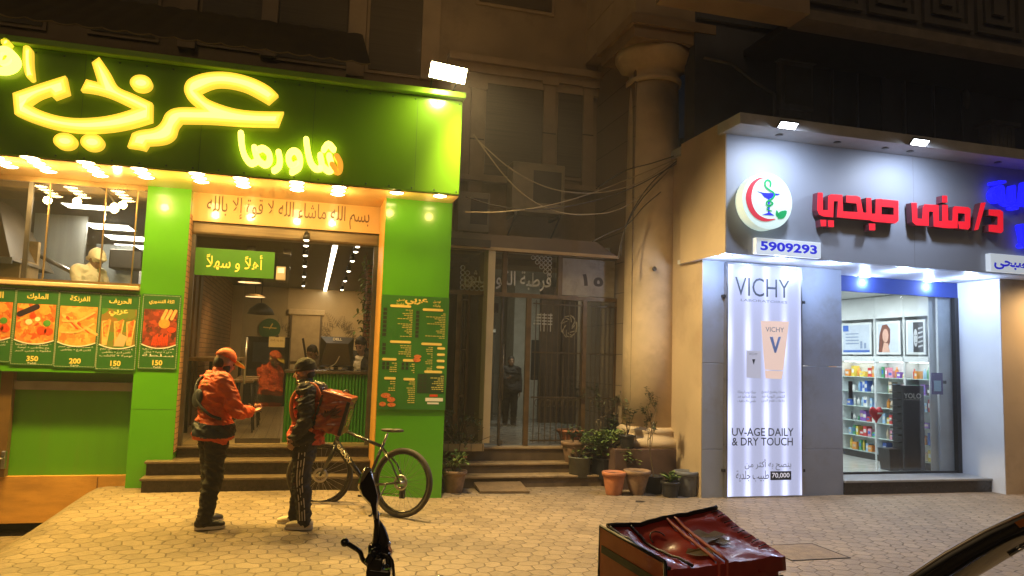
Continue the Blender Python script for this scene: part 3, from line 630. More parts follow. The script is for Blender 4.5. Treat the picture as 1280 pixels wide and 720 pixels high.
def pill(u0, u1, v):
    a, b = U(u0, v+.022); c, d = U(u1, v); stroke(pl, [(a+.02, (b+d)/2), (c-.02, (b+d)/2)], d-b, YM-.0015, YM)
def rows(u0, u1, v0, n, dv, blk=None):
    for i in range(n):
        v = v0+dv*i; u = u1
        while u > u0+.05:
            l = rnd.uniform(.015, .05); ubox(ln, max(u0, u-l), v, u, v+dv*.42); u -= l+.008
            if rnd.random() < .25: break
        if blk: ubox(bl, blk, v-.004, blk+.055, v+dv*.72)
pill(.12, .44, .085); pill(.60, .92, .105); rows(.20, .46, .125, 16, .0155); rows(.62, .95, .145, 15, .0155)
for i in range(7): ubox(bl, .03, .115+.037*i, .085, .142+.037*i); ubox(bl, .51, .13+.035*i, .56, .158+.035*i)
pill(.14, .46, .40); rows(.24, .46, .44, 6, .018); pill(.60, .92, .41)
for i in range(3): ubox(bl, .04, .425+.035*i, .09, .452+.035*i)
for i in range(4): pill(.84, .97, .445+.056*i); rows(.66, .78, .45+.055*i, 3, .016)
pill(.04, .26, .555); pill(.34, .52, .56); rows(.14, .26, .595, 5, .018); rows(.42, .52, .60, 5, .018)
for i in range(2):
    for u in (.05, .11, .33, .39): ubox(bl, u, .59+.035*i, u+.04, .617+.035*i)
pill(.66, .94, .655); bk = MB(); ubox(bk, .57, .685, .97, .855, .0006); bk.build('list_panel', pm('menu_dark', (.012, .05, .012), .5), mb_)
rows(.74, .96, .70, 9, .0165)
for i in range(5):
    for u in (.60, .66): ubox(bl, u, .69+.033*i, u+.045, .714+.033*i, .0012)
pill(.08, .26, .72); pill(.36, .54, .725); rows(.12, .25, .755, 5, .019); rows(.40, .54, .755, 11, .018)
pl.build('heading_pills', PRTY, mb_); ln.build('list_lines', pm('menu_ink', (.55, .50, .12), .5, var=0), mb_); bl.build('price_cells', pm('price_dark', (.02, .035, .015), .5, var=0), mb_)
q = MB()
for (u, v, ru, rv) in ((.56, .535, .055, .016), (.55, .565, .06, .018), (.12, .88, .07, .022), (.20, .915, .06, .022), (.08, .955, .05, .02), (.21, .96, .06, .018)):
    a, b = U(u, v); disc(q, a, b, ru*(mx1-mx0), rv*(mz1-mz0), YM-.0015, YM, 16)
q.build('food_picture', rampmat('menu_food', [(.55, .06, .02), (.7, .25, .05), (.45, .04, .02)], 60), mb_)
q = MB(); ubox(q, .70, .895, .96, .925); ubox(q, .73, .935, .90, .95); q.build('delivery_strip', PRTW, mb_)
q = MB(); ubox(q, .76, .865, .88, .885); q.build('delivery_strip', TOM, mb_)
# welcome board hanging in the doorway
wx0, wx1, wz0_, wz1_ = R(239, 312, 343, 346, 10.06)
wb = empty('welcome_board', ((wx0+wx1)/2, 10.06, wz0_), 'green hanging board reading أهلا و سهلا in yellow across the top of the doorway', 'sign')
MB().box(wx0, wx1, 10.06, 10.10, wz0_, wz1_, .004).build('panel', pm('welcome_green', (.06, .25, .008), .5, var=.04), wb)
TX('أهلاً و سهلاً', (258, 317, 328, 340), 10.058, thick=.006, bold=.004).build('lettering', pm('welcome_letter', (.85, .6, .08), .4, var=0, emit=(1, .6, .06), es=.7), wb)
sb = empty('sensor_box', PY(351, 341, 10.08), 'small pale box with a lit face fixed right beside the green welcome board', 'sensor box')
x0, x1, z0, z1 = R(345, 333, 357, 350, 10.06); MB().box(x0, x1, 10.07, 10.16, z0, z1, .008).build('case', pm('pale_plastic', (.6, .5, .35), .4), sb); MB().box(x0+.02, x1-.02, 10.065, 10.069, z0+.09, z1-.02).build('face', em('sensor_face', (1, .75, .4), .8), sb)
# ================================================================== things inside the shawarma shop
YC = 10.42
cx0 = PY(355, 510, YC).x
ct = empty('counter', ((cx0+.95)/2, 10.7, FZ), 'green ribbed service counter with a dark top just inside the shop doorway', 'counter')
m = MB(); n = 34; X1c = 1.3
for i in range(n):
    a = cx0+(X1c-cx0)*i/n; b_ = (X1c-cx0)/n
    m.s = True; m.prism([(a+b_*k/6, 0) for k in (0,)]+[(a, 0), (a+b_, 0), (a+b_, .01)], 0, 0.001) if False else None
    vs = []; fs = []
    for k in range(9):
        u = k/8; vs += [(a+b_*u, YC-.022*sin(pi*u), FZ), (a+b_*u, YC-.022*sin(pi*u), FZ+.90)]
    for k in range(8): fs.append((2*k, 2*k+2, 2*k+3, 2*k+1))
    m.add(vs, fs)
m.s = False; m.box(cx0, X1c, YC+.001, YC+.5, FZ, FZ+.9)
m.build('ribbed_front', pm('counter_green', (.03, .17, .02), .38, var=.15, scale=3), ct)
MB().box(cx0-.02, X1c, YC-.05, YC+.6, FZ+.901, FZ+.94, .006).build('counter_top', pm('counter_dark', (.05, .04, .03), .25, var=.2), ct)
TZ = FZ+.94
mo = empty('monitor', PY(421, 462, 10.62), 'wide black monitor seen from its back on the green service counter', 'monitor')
x0, x1, z0, z1 = R(400, 421, 442, 459, 10.62)
m = MB(); m.hexa([(x0, 10.60, z0), (x1, 10.60, z0), (x1-.03, 10.68, z0+.02), (x0+.03, 10.68, z0+.02), (x0, 10.60, z1), (x1, 10.60, z1), (x1-.08, 10.70, z1-.09), (x0+.08, 10.70, z1-.09)]); m.v = [Vector((v.x, 21.28-v.y, v.z)) for v in m.v]; m.f = [f[::-1] for f in m.f]
m.build('back_shell', pm('monitor_black', (.03, .026, .02), .35), mo)
q = MB(); q.box((x0+x1)/2-.03, (x0+x1)/2+.03, 10.66, 10.72, TZ, z0+.05); q.box((x0+x1)/2-.12, (x0+x1)/2+.12, 10.6, 10.8, TZ, TZ+.015); q.build('stand', BLACK, mo)
textmb('DELL', (x0+x1)/2-.06, (x0+x1)/2+.06, z1-.05, z1-.015, 10.60, .003, .02).build('lettering', PRTW, mo)
q = MB(); q.tube(smoothpts([(x0+.08, 10.55, TZ+.02), (x0+.2, 10.56, TZ+.09), (x0+.26, 10.57, TZ+.2)], 5), .006); q.build('cable', pm('grey_cable', (.25, .22, .17), .5), mo)
m2 = empty('till_screen', PY(381, 455, 10.75), 'thin dark till screen seen edge-on at the left end of the counter', 'screen')
p = PY(381, 440, 10.75); q = MB(); q.box(-.015, .015, -.17, .17, -.17, .17, .008); q.xf(Matrix.Translation(p+Vector((0, 0, .02))) @ Matrix.Rotation(radians(-12), 4, 'Y')); q.build('screen', BLACK, m2)
q = MB(); q.box(p.x-.07, p.x+.07, 10.66, 10.84, TZ, TZ+.02); q.box(p.x-.02, p.x+.02, 10.72, 10.78, TZ, p.z-.1); q.build('stand', BLACK, m2)
# notice, clock, blind, wall drawings, pendants, black door, table, stools
nb = empty('paper_notice', PY(346, 428, 10.3), 'small pale notice with a clip, hanging on the doorway glass', 'notice')
x0, x1, z0, z1 = R(336, 421, 356, 434, 10.3); MB().box(x0, x1, 10.296, 10.3, z0, z1).build('sheet', pm('notice_paper', (.7, .6, .38), .6, var=.05), nb)
textmb('مغلق وقت الصلاة', x0+.02, x1-.02, z0+.07, z1-.03, 10.296, .001, .02).build('lettering', INK, nb)
q = MB(); q.box((x0+x1)/2-.02, (x0+x1)/2+.02, 10.292, 10.3, z1-.005, z1+.02, .003); q.build('clip', STEELD, nb)
GDA = -4.0; V3 = lambda *a: Vector(a)
gd = empty('glass_door', (PY(330, 500, 10.31).x, 10.31, FZ), 'frameless glass door panel standing across the left half of the shop doorway', 'door')
gx0, gx1 = PY(300, 450, 10.31).x, PY(356, 450, 10.31).x
q = MB().box(gx0, gx1, 10.305, 10.315, FZ+.06, FZ+2.46); q.xf(Matrix.Translation(V3(gx0, 10.31, 0)) @ Matrix.Rotation(radians(GDA), 4, 'Z') @ Matrix.Translation(V3(-gx0, -10.31, 0))); q.build('pane', GLASS, gd)
q = MB(); q.tube([(gx0+.07, 10.27, FZ+1.35), (gx0+.07, 10.27, FZ+.75)], .014); q.tube([(gx0+.07, 10.27, FZ+1.3), (gx0+.07, 10.305, FZ+1.3)], .01); q.tube([(gx0+.07, 10.27, FZ+.8), (gx0+.07, 10.305, FZ+.8)], .01); q.build('handle', STEEL, gd)
q = MB(); q.box(gx0, gx0+.1, 10.295, 10.325, FZ+2.46, FZ+2.53); q.box(gx1-.1, gx1, 10.295, 10.325, FZ+2.46, FZ+2.53); q.box(gx0, gx1, 10.296, 10.324, FZ, FZ+.06); q.build('clamp', STEELD, gd)
ck = empty('wall_clock', PY(337, 411, IY-.04), 'round dark green clock with pale hands on the far cream wall', 'clock')
p = PY(337, 411, IY-.03); q = MB(); disc(q, p.x, p.z, .25, .25, IY-.05, IY-.002); q.build('face', pm('clock_green', (.03, .14, .05), .4), ck)
q = MB(); stroke(q, [(p.x-.14, p.z+.03), (p.x+.15, p.z+.02)], .025, IY-.056, IY-.051); stroke(q, [(p.x, p.z), (p.x+.06, p.z+.12)], .025, IY-.058, IY-.051); q.build('hands', PRTY, ck)
bd = empty('roller_blind', PY(384, 420, IY-.1), 'pale roller blind in a dark frame pulled down on the far cream wall', 'blind')
x0, x1, z0, z1 = R(364, 394, 399, 452, IY-.06); MB().box(x0, x1, IY-.06, IY-.03, z0, z1).build('sheet', pm('blind_cloth', (.42, .33, .19), .8, var=.1), bd); MB().box(x0-.1, x1+.1, IY-.12, IY-.002, z1, z1+.14, .02).build('cassette', pm('blind_case', (.5, .4, .24), .5), bd)
q = MB(); q.box(x0-.05, x0-.001, IY-.07, IY-.002, z0-.3, z1); q.box(x1+.001, x1+.05, IY-.07, IY-.002, z0-.3, z1); q.build('frame', pm('blind_frame', (.1, .07, .04), .5), bd)
rnd = random.Random(11); DRAW = pm('wall_drawing', (.22, .17, .10), .7, var=.2)
for k, (px, py, sc_) in enumerate(((350, 412, .75), (424, 412, .95), (388, 404, .6))):
    p = PY(px, py, IY-.01); q = MB()
    for i in range(9):
        a = radians(-10+25*i+rnd.uniform(-8, 8)); L_ = sc_*rnd.uniform(.6, 1)
        for j in range(7):
            u = .25+.1*j; c = Vector((p.x+cos(a)*L_*u, 0, p.z-.15+sin(a)*L_*u-.25*u*u*sc_)); w_ = .10*sc_*(1.1-u)
            for s_ in (1, -1):
                a2 = a+s_*.8; q.prism([(c.x, c.z), (c.x+cos(a2-.15)*w_*1.3, c.z+sin(a2-.15)*w_*1.3), (c.x+cos(a2)*w_*2.3, c.z+sin(a2)*w_*2.3), (c.x+cos(a2+.15)*w_*1.3, c.z+sin(a2+.15)*w_*1.3)], IY-.012-.0005*k, IY-.004)
    tag(q.build('wall_drawing', DRAW), ['brown palm frond drawing beside the green clock on the far shop wall', 'large brown palm drawing lit by the strip light on the far shop wall', 'brown palm frond drawing above the roller blind on the far shop wall'][k], 'wall drawing', 'palm drawings on the far shop wall')
for k, (px, py, Y) in enumerate(((312, 353, 12.2), (319, 371, 14.4))):
    p = PY(px, py, Y); o = empty('pendant_lamp', p, ['nearer of the two flat glowing disc lamps hanging inside the doorway', 'farther and lower of the two flat glowing disc lamps inside the doorway'][k], 'lamp', 'disc lamps inside the shop')
    q = MB(); q.lathe([(0, .05), (.10, .045), (.17, .01), (.175, 0)], p, 24); q.build('shade', pm('shade_brown', (.14, .09, .04), .4), o)
    q = MB(); q.lathe([(0, -.004), (.17, -.002)], p, 24); q.build('diffuser', em('pendant_glow', (1, .62, .25), 2.2), o)
    q = MB(); q.tube([(p.x, p.y, p.z+.05), (p.x, p.y, CZ)], .006, 5); q.build('cord', BLACK, o)
    spot('pendant_light', p-Vector((0, 0, .04)), p-Vector((0, 0, 2)), 10, WARM, 150, .8, .1)
p = PY(326, 391, 16); o = empty('dome_lamp', p, 'dark metal dome lamp hanging unlit before the far cream wall', 'lamp'); q = MB(); q.lathe([(.03, .2), (.08, .19), (.22, .08), (.27, -.03), (.26, -.03), (.2, .07)], p, 20); q.build('shade', STEELD, o); q = MB(); q.tube([(p.x, p.y, p.z+.19), (p.x, p.y, CZ)], .008, 5); q.build('cord', BLACK, o)
kd = empty('black_fridge', PY(330, 515, 17.6), 'tall black cabinet with a glazed upper front at the far end of the shop', 'cabinet')
x0, x1, z0, z1 = R(305, 421, 360, 515, 17.2); MB().box(x0, x1, 17.2, 17.9, FZ, z1).build('body', pm('cabinet_black', (.02, .018, .016), .3), kd)
MB().box(x0+.15, x1-.4, 17.19, 17.199, z1-.55, z1-.12).build('glazing', pm('cabinet_glass', (.10, .13, .15), .1), kd)
MB().box(x0+.12, x1-.37, 17.18, 17.189, z1-.58, z1-.09).build('frame', STEELD, kd) if False else None
tb2 = empty('bar_table', PY(305, 470, 12.5), 'long high wooden bar table along the brick wall inside the shop', 'table')
WOOD = pm('table_wood', (.36, .22, .09), .45, var=.25, scale=4, stretch=(8, .6, 1))
tz = FZ+1.06; tx0 = IX0+.06
MB().box(tx0, tx0+.62, 11.4, 14.4, tz-.05, tz, .008).build('table_top', WOOD, tb2)
for yy in (11.55, 14.2):
    for xx in (tx0+.06, tx0+.54): MB().box(xx-.025, xx+.025, yy-.025, yy+.025, FZ, tz-.05).build('leg', BLACK, tb2)
def stool(X, Y, label):
    o = empty('bar_stool', (X, Y, FZ), label, 'bar stool', 'black bar stools by the high table')
    q = MB(); q.box(X-.17, X+.17, Y-.17, Y+.17, FZ+.71, FZ+.75, .012); q.build('seat', WOOD, o)
    for a, b_ in ((-1, -1), (1, -1), (1, 1), (-1, 1)): MB().tube([(X+a*.14, Y+b_*.14, FZ+.71), (X+a*.2, Y+b_*.2, FZ)], .012, 6).build('leg', BLACK, o)
    q = MB(); e = .178; z = FZ+.25
    for (a, b_), (c, d) in (((-1, -1), (1, -1)), ((1, -1), (1, 1)), ((1, 1), (-1, 1)), ((-1, 1), (-1, -1))): q.tube([(X+a*e, Y+b_*e, z), (X+c*e, Y+d*e, z)], .009, 6)
    q.build('foot_ring', BLACK, o)
stool(tx0+.75, 11.8, 'nearest black bar stool at the high table behind the courier in the cap'); stool(tx0+.78, 12.6, 'middle black bar stool at the high table inside the shop'); stool(tx0+.75, 13.5, 'farthest black bar stool at the high table inside the shop')
# ceiling strip and track spots
p0 = PZ(421, 298, CZ-.03); p1 = PZ(404, 374, CZ-.03)
o = empty('ceiling_strip', p0, 'long straight white light strip running back along the dark shop ceiling', 'light strip')
v = (p1-p0).normalized(); sd = Vector((v.y, -v.x, 0))*.035
m = MB(); m.hexa([p0-sd, p0+sd, p1+sd, p1-sd]+[a+Vector((0, 0, .03)) for a in (p0-sd, p0+sd, p1+sd, p1-sd)]); m.build('diffuser', em('strip_glow', (1, .88, .66), 9), o)
sd *= 1.5; m = MB(); m.hexa([a+Vector((0, 0, .004)) for a in (p0-sd, p0+sd, p1+sd, p1-sd)]+[a+Vector((0, 0, .032)) for a in (p0-sd, p0+sd, p1+sd, p1-sd)]); m.build('channel', BLACK, o)
for k, (xa, xb) in enumerate((((383, 300), (378, 376)), ((447, 308), (421, 380)))):
    a, b_ = PZ(*xa, CZ-.12), PZ(*xb, CZ-.12)
    tr = empty('track_rail', a+Vector((0, 0, .1)), ['black ceiling track left of the white light strip', 'black ceiling track right of the white light strip'][k], 'track', 'ceiling tracks in the shop')
    q = MB(); q.tube([a+Vector((0, 0, .1)), b_+Vector((0, 0, .1))], .02, 6); q.build('rail', BLACK, tr)
    for i in range(8):
        u = (i/7)**1.6; p = a.lerp(b_, u); o = empty('track_spot', p, f'small black spotlight with a white lens, {ORD[i]} from the street on the {["left", "right"][k]} ceiling track', 'spotlight', 'track spotlights in the shop')
        q = MB(); q.lathe([(.0, .09), (.035, .09), (.045, 0), (.038, 0)], p, 12); q.tube([p+Vector((0, 0, .09)), p+Vector((0, 0, .11))], .012, 6); q.build('barrel', BLACK, o)
        q = MB(); q.lathe([(0, .004), (.038, .004)], p, 12); q.ell(p, (.034, .034, .02), n=10, k=6); q.build('lens', em('track_glow', (1, .86, .62), 7), o)
spot('shop_interior_lamp', (.3, 11.6, CZ-.15), (.2, 11.4, 0), 40, (1, .60, .20), 140, .8, .2)
spot('shop_interior_lamp', (-.6, 14.2, CZ-.15), (-.6, 14.2, 0), 66, (1, .60, .20), 140, .8, .2)
spot('shop_interior_lamp', (.6, 17.4, CZ-.15), (.6, 19, 1.2), 80, (1, .60, .2), 140, .8, .2)
# hanging plant beside the pier
hp = PY(456, 372, 11.6); o = empty('hanging_plant', (hp.x, 11.6, hp.z+.9), 'trailing green plant hanging in the doorway beside the brick pier', 'plant'); rnd = random.Random(5); q = MB()
q.tube([(hp.x, 11.6, CZ), (hp.x, 11.6, hp.z-.9)], .008, 5)
q.build('stem', BRONZE, o); q = MB()
def leaf(mb, p, d, L_, wd, up=Vector((0, 0, 1))):
    d = d.normalized(); s_ = d.cross(up); s_ = s_.normalized() if s_.length > .01 else Vector((1, 0, 0)); u = s_.cross(d)
    mb.add([p, p+d*L_*.35+s_*wd+u*wd*.3, p+d*L_*.75+s_*wd*.75, p+d*L_-u*wd*.4, p+d*L_*.75-s_*wd*.75, p+d*L_*.35-s_*wd+u*wd*.3], [(0, 1, 2, 3), (0, 3, 4, 5)])
for i in range(170):
    z = rnd.uniform(hp.z-.95, CZ-.05); leaf(q, Vector((hp.x+rnd.gauss(0, .05), 11.6+rnd.gauss(0, .05), z)), Vector((rnd.uniform(-1, 1), rnd.uniform(-1, 1), rnd.uniform(-1, .2))), rnd.uniform(.05, .11), .02)
LEAF = rampmat('leaf_green', [(.05, .10, .02), (.11, .18, .04), (.18, .22, .06)], 9, .5, 'NOISE'); LEAFD = rampmat('leaf_dark', [(.035, .05, .018), (.06, .085, .03), (.10, .10, .04)], 9, .55, 'NOISE')
q.build('foliage', LEAF, o)
# kitchen contents
for k, (px, py, hw) in enumerate(((110, 257, .34), (138, 284, .34), (159, 298, .34), (170, 309, .34))):
    p = PZ(px, py, 3.68); o = empty('ceiling_panel_light', (p.x, p.y, 3.68), f'bright white panel light in the kitchen ceiling, {ORD[k]} from the window', 'ceiling light', 'panel lights in the kitchen ceiling')
    MB().box(p.x-hw, p.x+hw, p.y-.32, p.y+.32, 3.682, 3.699).build('frame', STEEL, o); MB().box(p.x-hw+.02, p.x+hw-.02, p.y-.30, p.y+.30, 3.678, 3.681).build('diffuser', em('kitchen_glow', (1, .95, .84), 9), o)
    area('kitchen_panel_lamp', (p.x, p.y, 3.66), (p.x, p.y, 0), 34 if k else 36, (1, .84, .60), .6, .6)
o = empty('exhaust_hood', (PY(20, 300, 10.9).x, 11.2, 2.6), 'large sloping dark metal exhaust hood over the left half of the kitchen', 'hood')
hx0, hx1 = XL+.05, PY(14, 300, 10.9).x; m = MB(); m.hexa([(hx0, 10.5, 2.75), (hx1+.15, 10.5, 2.75), (hx1+.15, 12.2, 2.75), (hx0, 12.2, 2.75), (hx0, 11.2, 3.6), (hx1-.3, 11.2, 3.6), (hx1-.3, 12.0, 3.6), (hx0, 12.0, 3.6)]); m.build('canopy', pm('hood_metal', (.07, .05, .03), .5, .3, var=.25, scale=3), o)
m = MB(); m.box(hx0, hx1+.17, 10.47, 10.5, 2.70, 2.78); m.build('edge_rail', STEEL, o)
o = empty('shawarma_station', (PY(8, 330, 11).x, 11.1, KZ), 'tan and brown cooking station with a splash panel under the kitchen exhaust hood', 'cooking station')
x0, x1, z0, z1 = R(-30, 292, 26, 356, 10.9); MB().box(x0, x1, 10.9, 11.6, KZ, z0+.35).build('base', pm('station_tan', (.36, .24, .11), .4, .3, var=.2), o); MB().box(x0, x1, 11.5, 11.6, z0+.351, z1).build('splash_panel', pm('station_brown', (.30, .20, .09), .35, .3, var=.25), o)
o = empty('steel_partition', (PY(75, 320, 12.4).x, 12.4, KZ), 'bluish brushed steel wall panel behind the chef in the kitchen', 'steel panel'); x0, x1, z0, z1 = R(40, 268, 106, 356, 12.4); MB().box(x0, x1, 12.4, 12.46, KZ, z1).build('sheet', pm('blue_steel', (.40, .46, .52), .34, .8, var=.10, scale=2, stretch=(6, 1, .4)), o)
x0, x1, z0, z1 = R(118, 322, 166, 352, 13.4); MB().box(x0, x1, 13.4, 13.9, KZ, z0+.6).build('counter_block', pm('blue_steel2', (.32, .38, .44), .35, .9, var=.25, scale=5), o)
m = MB(); x0, x1, z0, z1 = R(136, 312, 178, 336, 13.0); m.box(x0, x1, 13.0, 13.3, z0, z1, .02); m.build('extractor_box', BLACK, o)
q = MB(); a = PY(46, 318, 11.9); b_ = PY(100, 345, 11.2); q.tube([a, b_], .03, 8); tag(q.build('steel_rail', STEEL), 'slanting bright steel rail beside the chef in the kitchen', 'rail')
p = PY(143, 260, 10.15); o = empty('kitchen_bulb', p, 'glowing bare bulb hanging just inside the kitchen window', 'bulb'); q = MB(); q.ell(p, (.055, .055, .065)); q.build('globe', em('bulb_glow', (1, .72, .3), 12), o); lb_ = spot('bulb_lamp', p+Vector((0, -.02, -.12)), p-Vector((0, 0, 1)), 26, (1, .74, .36), 150, .5, .06); lb_.data.type = 'POINT'; q = MB(); q.tube(smoothpts([p+Vector((0, 0, .06)), p+Vector((-.1, .02, .2)), (p.x-.2, p.y+.05, 3.69)], 5), .012); q.build('cord', STEEL, o)
# ================================================================== apartment building behind
YW = 11.5
STONE = pm('stucco', (.25, .18, .11), .8, var=.12, scale=1.5, bump=.08, bscale=30, dirt=(.16, .11, .065), dscale=.9)
STONE_C = brickm('coursed_stucco', (.26, .19, .12), (.24, .175, .105), (.10, .07, .045), 9.0, .46, 'YZ', .8)
TRIM = pm('stucco_trim', (.28, .20, .125), .75, var=.12, scale=3, bump=.05)
SHUT = pm('shutter_brown', (.085, .062, .035), .6, var=.2, scale=2, stretch=(.3, 1, 30))
ap = empty('apartment_building', (0, 12, 0), 'tall stuccoed apartment building rising dark behind the green shop and over the entrance', 'building')
XRW = PY(765, 420, 10.7).x
CZf = PY(660, 312, 10.42).z
MB().box(-9, 2.0, YW, 12.2, 3.9, 14).build('wall', STONE, ap)
MB().box(2.0, XRW+.6, YW, 12.2, CZf-.1, 14).build('wall', STONE, ap)
MB().box(XRW, XRW+.7, 10.0, 12.2, .0, 14).build('side_wall', STONE_C, ap)
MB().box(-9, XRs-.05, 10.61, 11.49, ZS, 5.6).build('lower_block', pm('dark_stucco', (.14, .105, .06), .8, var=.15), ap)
def win(px0, py0, px1, py1):
    x0, x1, z0, z1 = R(px0, py0, px1, py1, YW); o = MB().box(x0-.05, x1+.05, YW-.035, YW-.002, z0-.05, z1+.05).build('window', TRIM, ap)
    MB().box(x0, x1, YW-.05, YW-.036, z0, z1).build('shutter', SHUT, o); return o
for wpx in ((463, -60, 528, 92), (350, -70, 436, 78), (255, -80, 345, 60), (606, 108, 677, 222), (696, 108, 727, 222), (600, -90, 690, 10), (120, -90, 200, 45), (-20, -100, 60, 30)): win(*wpx)
for wpx in ((438, -120, 460, 95), (679, 96, 694, 240), (330, -120, 350, 70), (530, -120, 552, 100), (729, 100, 741, 240), (588, 100, 604, 250), (228, -130, 250, 60)):
    x0, x1, z0, z1 = R(*wpx, YW-.1); o = MB().box(x0, x1, YW-.1, YW-.001, z0, z1).build('pilaster', TRIM, ap)
    MB().box(x0-.04, x1+.04, YW-.13, YW-.101, z1-.14, z1).build('capital', TRIM, o); MB().box(x0-.01, x1+.01, YW-.104, YW-.1005, (z0+z1)/2, (z0+z1)/2+.02).build('joint', SHUT, o)
x0, x1, z0, z1 = R(580, 74, 744, 84, YW-.2)
m = MB(); m.box(2.0, XRW-.001, YW-.20, YW-.001, z0-.02, z0+.09); m.box(2.0, XRW-.001, YW-.12, YW-.0015, z0-.16, z0-.021); m.box(2.0, XRW-.001, YW-.07, YW-.002, z0-.30, z0-.161); m.build('cornice', TRIM, ap)
x0, x1, z0, z1 = R(600, 222, 740, 232, YW); MB().box(2.0, XRW-.001, YW-.16, YW-.002, z0-.04, z0+.04).build('sill_course', TRIM, ap)
m = MB()
for k in range(14): m.box(-8+.0, -7.99, YW, YW+.01, 4, 4.01)
# scalloped awning above the sign
aw = empty('scalloped_awning', (-2, 9.6, 5.2), 'dark awning with a scalloped lower edge hanging above the green sign', 'awning')
a0 = PY(0, 16, 9.0); a1 = PY(440, 77, 9.0); sp = (a1.x-a0.x)/15; zA = (a0.z+a1.z)/2
m = MB(); m.s = True; e = MB()
i0 = int((XL-a0.x)/sp)-2; arcs = []
for i in range(i0, 16):
    for k in range(8):
        u = k/8; arcs.append((a0.x+(i+u)*sp, 9.0-.05*sin(pi*u), zA-.045*sin(pi*u)))
vs = [p for p in arcs]+[(x, y+1.9, zA+1.15) for x, y, z in arcs]; nA = len(arcs)
m.add(vs, [(i, i+1, nA+i+1, nA+i) for i in range(nA-1)]); m.s = False
m.build('cloth', pm('awning_brown', (.06, .042, .02), .8, var=.25, scale=3), aw)
e.tube(arcs, .009, 5); e.build('edge_piping', pm('awning_edge', (.30, .20, .08), .6), aw)
# air conditioners
def aircon(px, Y, label):
    x0, x1, z0, z1 = R(*px, Y); o = empty('air_conditioner', ((x0+x1)/2, Y+.15, z0), label, 'air conditioner', 'air conditioners above the building entrance')
    MB().box(x0, x1, Y, Y+.32, z0, z1, .015).build('casing', pm('ac_cream', (.22, .175, .11), .5, var=.15, dirt=(.2, .15, .09)), o)
    MB().box(x0+(x1-x0)*.40, x0+(x1-x0)*.93, Y-.006, Y-.0005, z0+(z1-z0)*.2, z0+(z1-z0)*.85).build('fan_grille', pm('ac_dark', (.05, .04, .03), .6), o)
    for xb in (x0+.07, x1-.07): q = MB(); q.box(xb-.02, xb+.02, Y, Y+.5, z0-.05, z0-.002); q.tube([(xb, Y, z0-.045), (xb, Y+.48, z0-.35)], .015); q.build('bracket', STEELD, o)
aircon((640, 204, 706, 266), YW-.65, 'cream air conditioner with a dark square fan above the entrance canopy')
aircon((572, 240, 612, 290), YW-.6, 'half hidden air conditioner tucked behind the right end of the green shop')
# ================================================================== building entrance
YE = 10.58; YF = 10.40
en = empty('building_entrance', (3.2, YE, 0), 'bronze framed glass entrance with iron bars between the green shop and the round column', 'entrance')
EX0 = XRs-.15; EX1 = PY(771, 450, YE).x; EZ = PY(620, 557, YE).z; TZ1 = PY(650, 372, YE).z; TZ0 = PY(660, 318, YE).z
def evert(px, z0, z1, wd=.07, nm='post', par=None, m_=None): X = PY(px, 450, YE).x; return MB().box(X-wd/2, X+wd/2, YE-.035, YE+.035, z0, z1, .004).build(nm, m_ or BRONZE, par or en)
for px in (571, 659, 729, 769): evert(px, EZ, TZ1)
evert(583, EZ, TZ1, .045, 'post', None, pm('bronze_dark', (.07, .045, .025), .5, .4))
for px in (627, 697): evert(px, TZ1+.06, TZ0)
MB().box(EX0, EX1, YE-.04, YE+.04, TZ1, TZ1+.06).build('transom_bar', BRONZE, en); MB().box(EX0, EX1, YE-.04, YE+.04, TZ0, TZ0+.06).build('head_bar', BRONZE, en)
MB().box(EX0, EX1, YE-.004, YE+.004, EZ+.02, TZ1-.002).build('glazing', GLASSD, en); MB().box(EX0, PY(697, 345, YE).x-.04, YE-.004, YE+.004, TZ1+.062, TZ0-.002).build('transom_glass', GLASSD, en)
nx0, nx1, nz0, nz1 = R(701, 324, 768, 374, YE-.02); np_ = MB().box(nx0, nx1, YE-.03, YE-.005, TZ1+.07, TZ0-.02, .004).build('number_plate', pm('plate_grey', (.32, .29, .24), .5, var=.15, dirt=(.16, .14, .11), dscale=4), en)
TX('١ ٥', (728, 343, 754, 358), YE-.031, thick=.004, bold=.05).build('lettering', pm('plate_ink', (.05, .04, .03), .6), np_)
WL = pm('etched_white', (.46, .46, .43), .6, var=0)
TX('قرطبة الكورنيش', (580, 338, 689, 362), YE-.006, thick=.003, bold=.012).build('lettering', WL, en)
def arab(cx, cz, s_, quad_):
    q = MB(); 
    for i in range(5):
        for j in range(5-i):
            x = cx+quad_[0]*(.5+i)*s_; z = cz+quad_[1]*(.5+j)*s_; n = 14
            stroke(q, [(x+cos(2*pi*k/n)*s_*.42, z+sin(2*pi*k/n)*s_*.42) for k in range(n+1)], .012, YE-.008, YE-.0055)
    q.build('arabesque', WL, en)
p = PY(574, 372, YE); arab(p.x, TZ1+.065, .072, (1, 1)); p = PY(690, 320, YE); arab(p.x, TZ0-.01, .066, (-1, -1))
q = MB(); p = PY(672, 400, YE)
for k in range(4): stroke(q, [(p.x-.02*k, p.z+.08-.045*k), (p.x+.22, p.z+.08-.045*k)], .018, YE-.008, YE-.0055); stroke(q, [(p.x+.05+.05*k, p.z+.1), (p.x+.05+.05*k, p.z-.16)], .014, YE-.0095, YE-.0082)
q.build('kufic_decal', WL, en)
q = MB(); p = PY(711, 408, YE)
for k in range(9):
    a = k*.75; stroke(q, smoothpts([(p.x+.05*cos(a), p.z+.1*sin(a)), (p.x+.12*cos(a+.7), p.z+.15*sin(a+.7)), (p.x+.13*cos(a+1.4), p.z+.17*sin(a+1.4))], 3), .012, YE-.0085-.0003*k, YE-.0055)
q.build('script_decal', pm('etched_gold', (.34, .30, .2), .6, var=0), en)
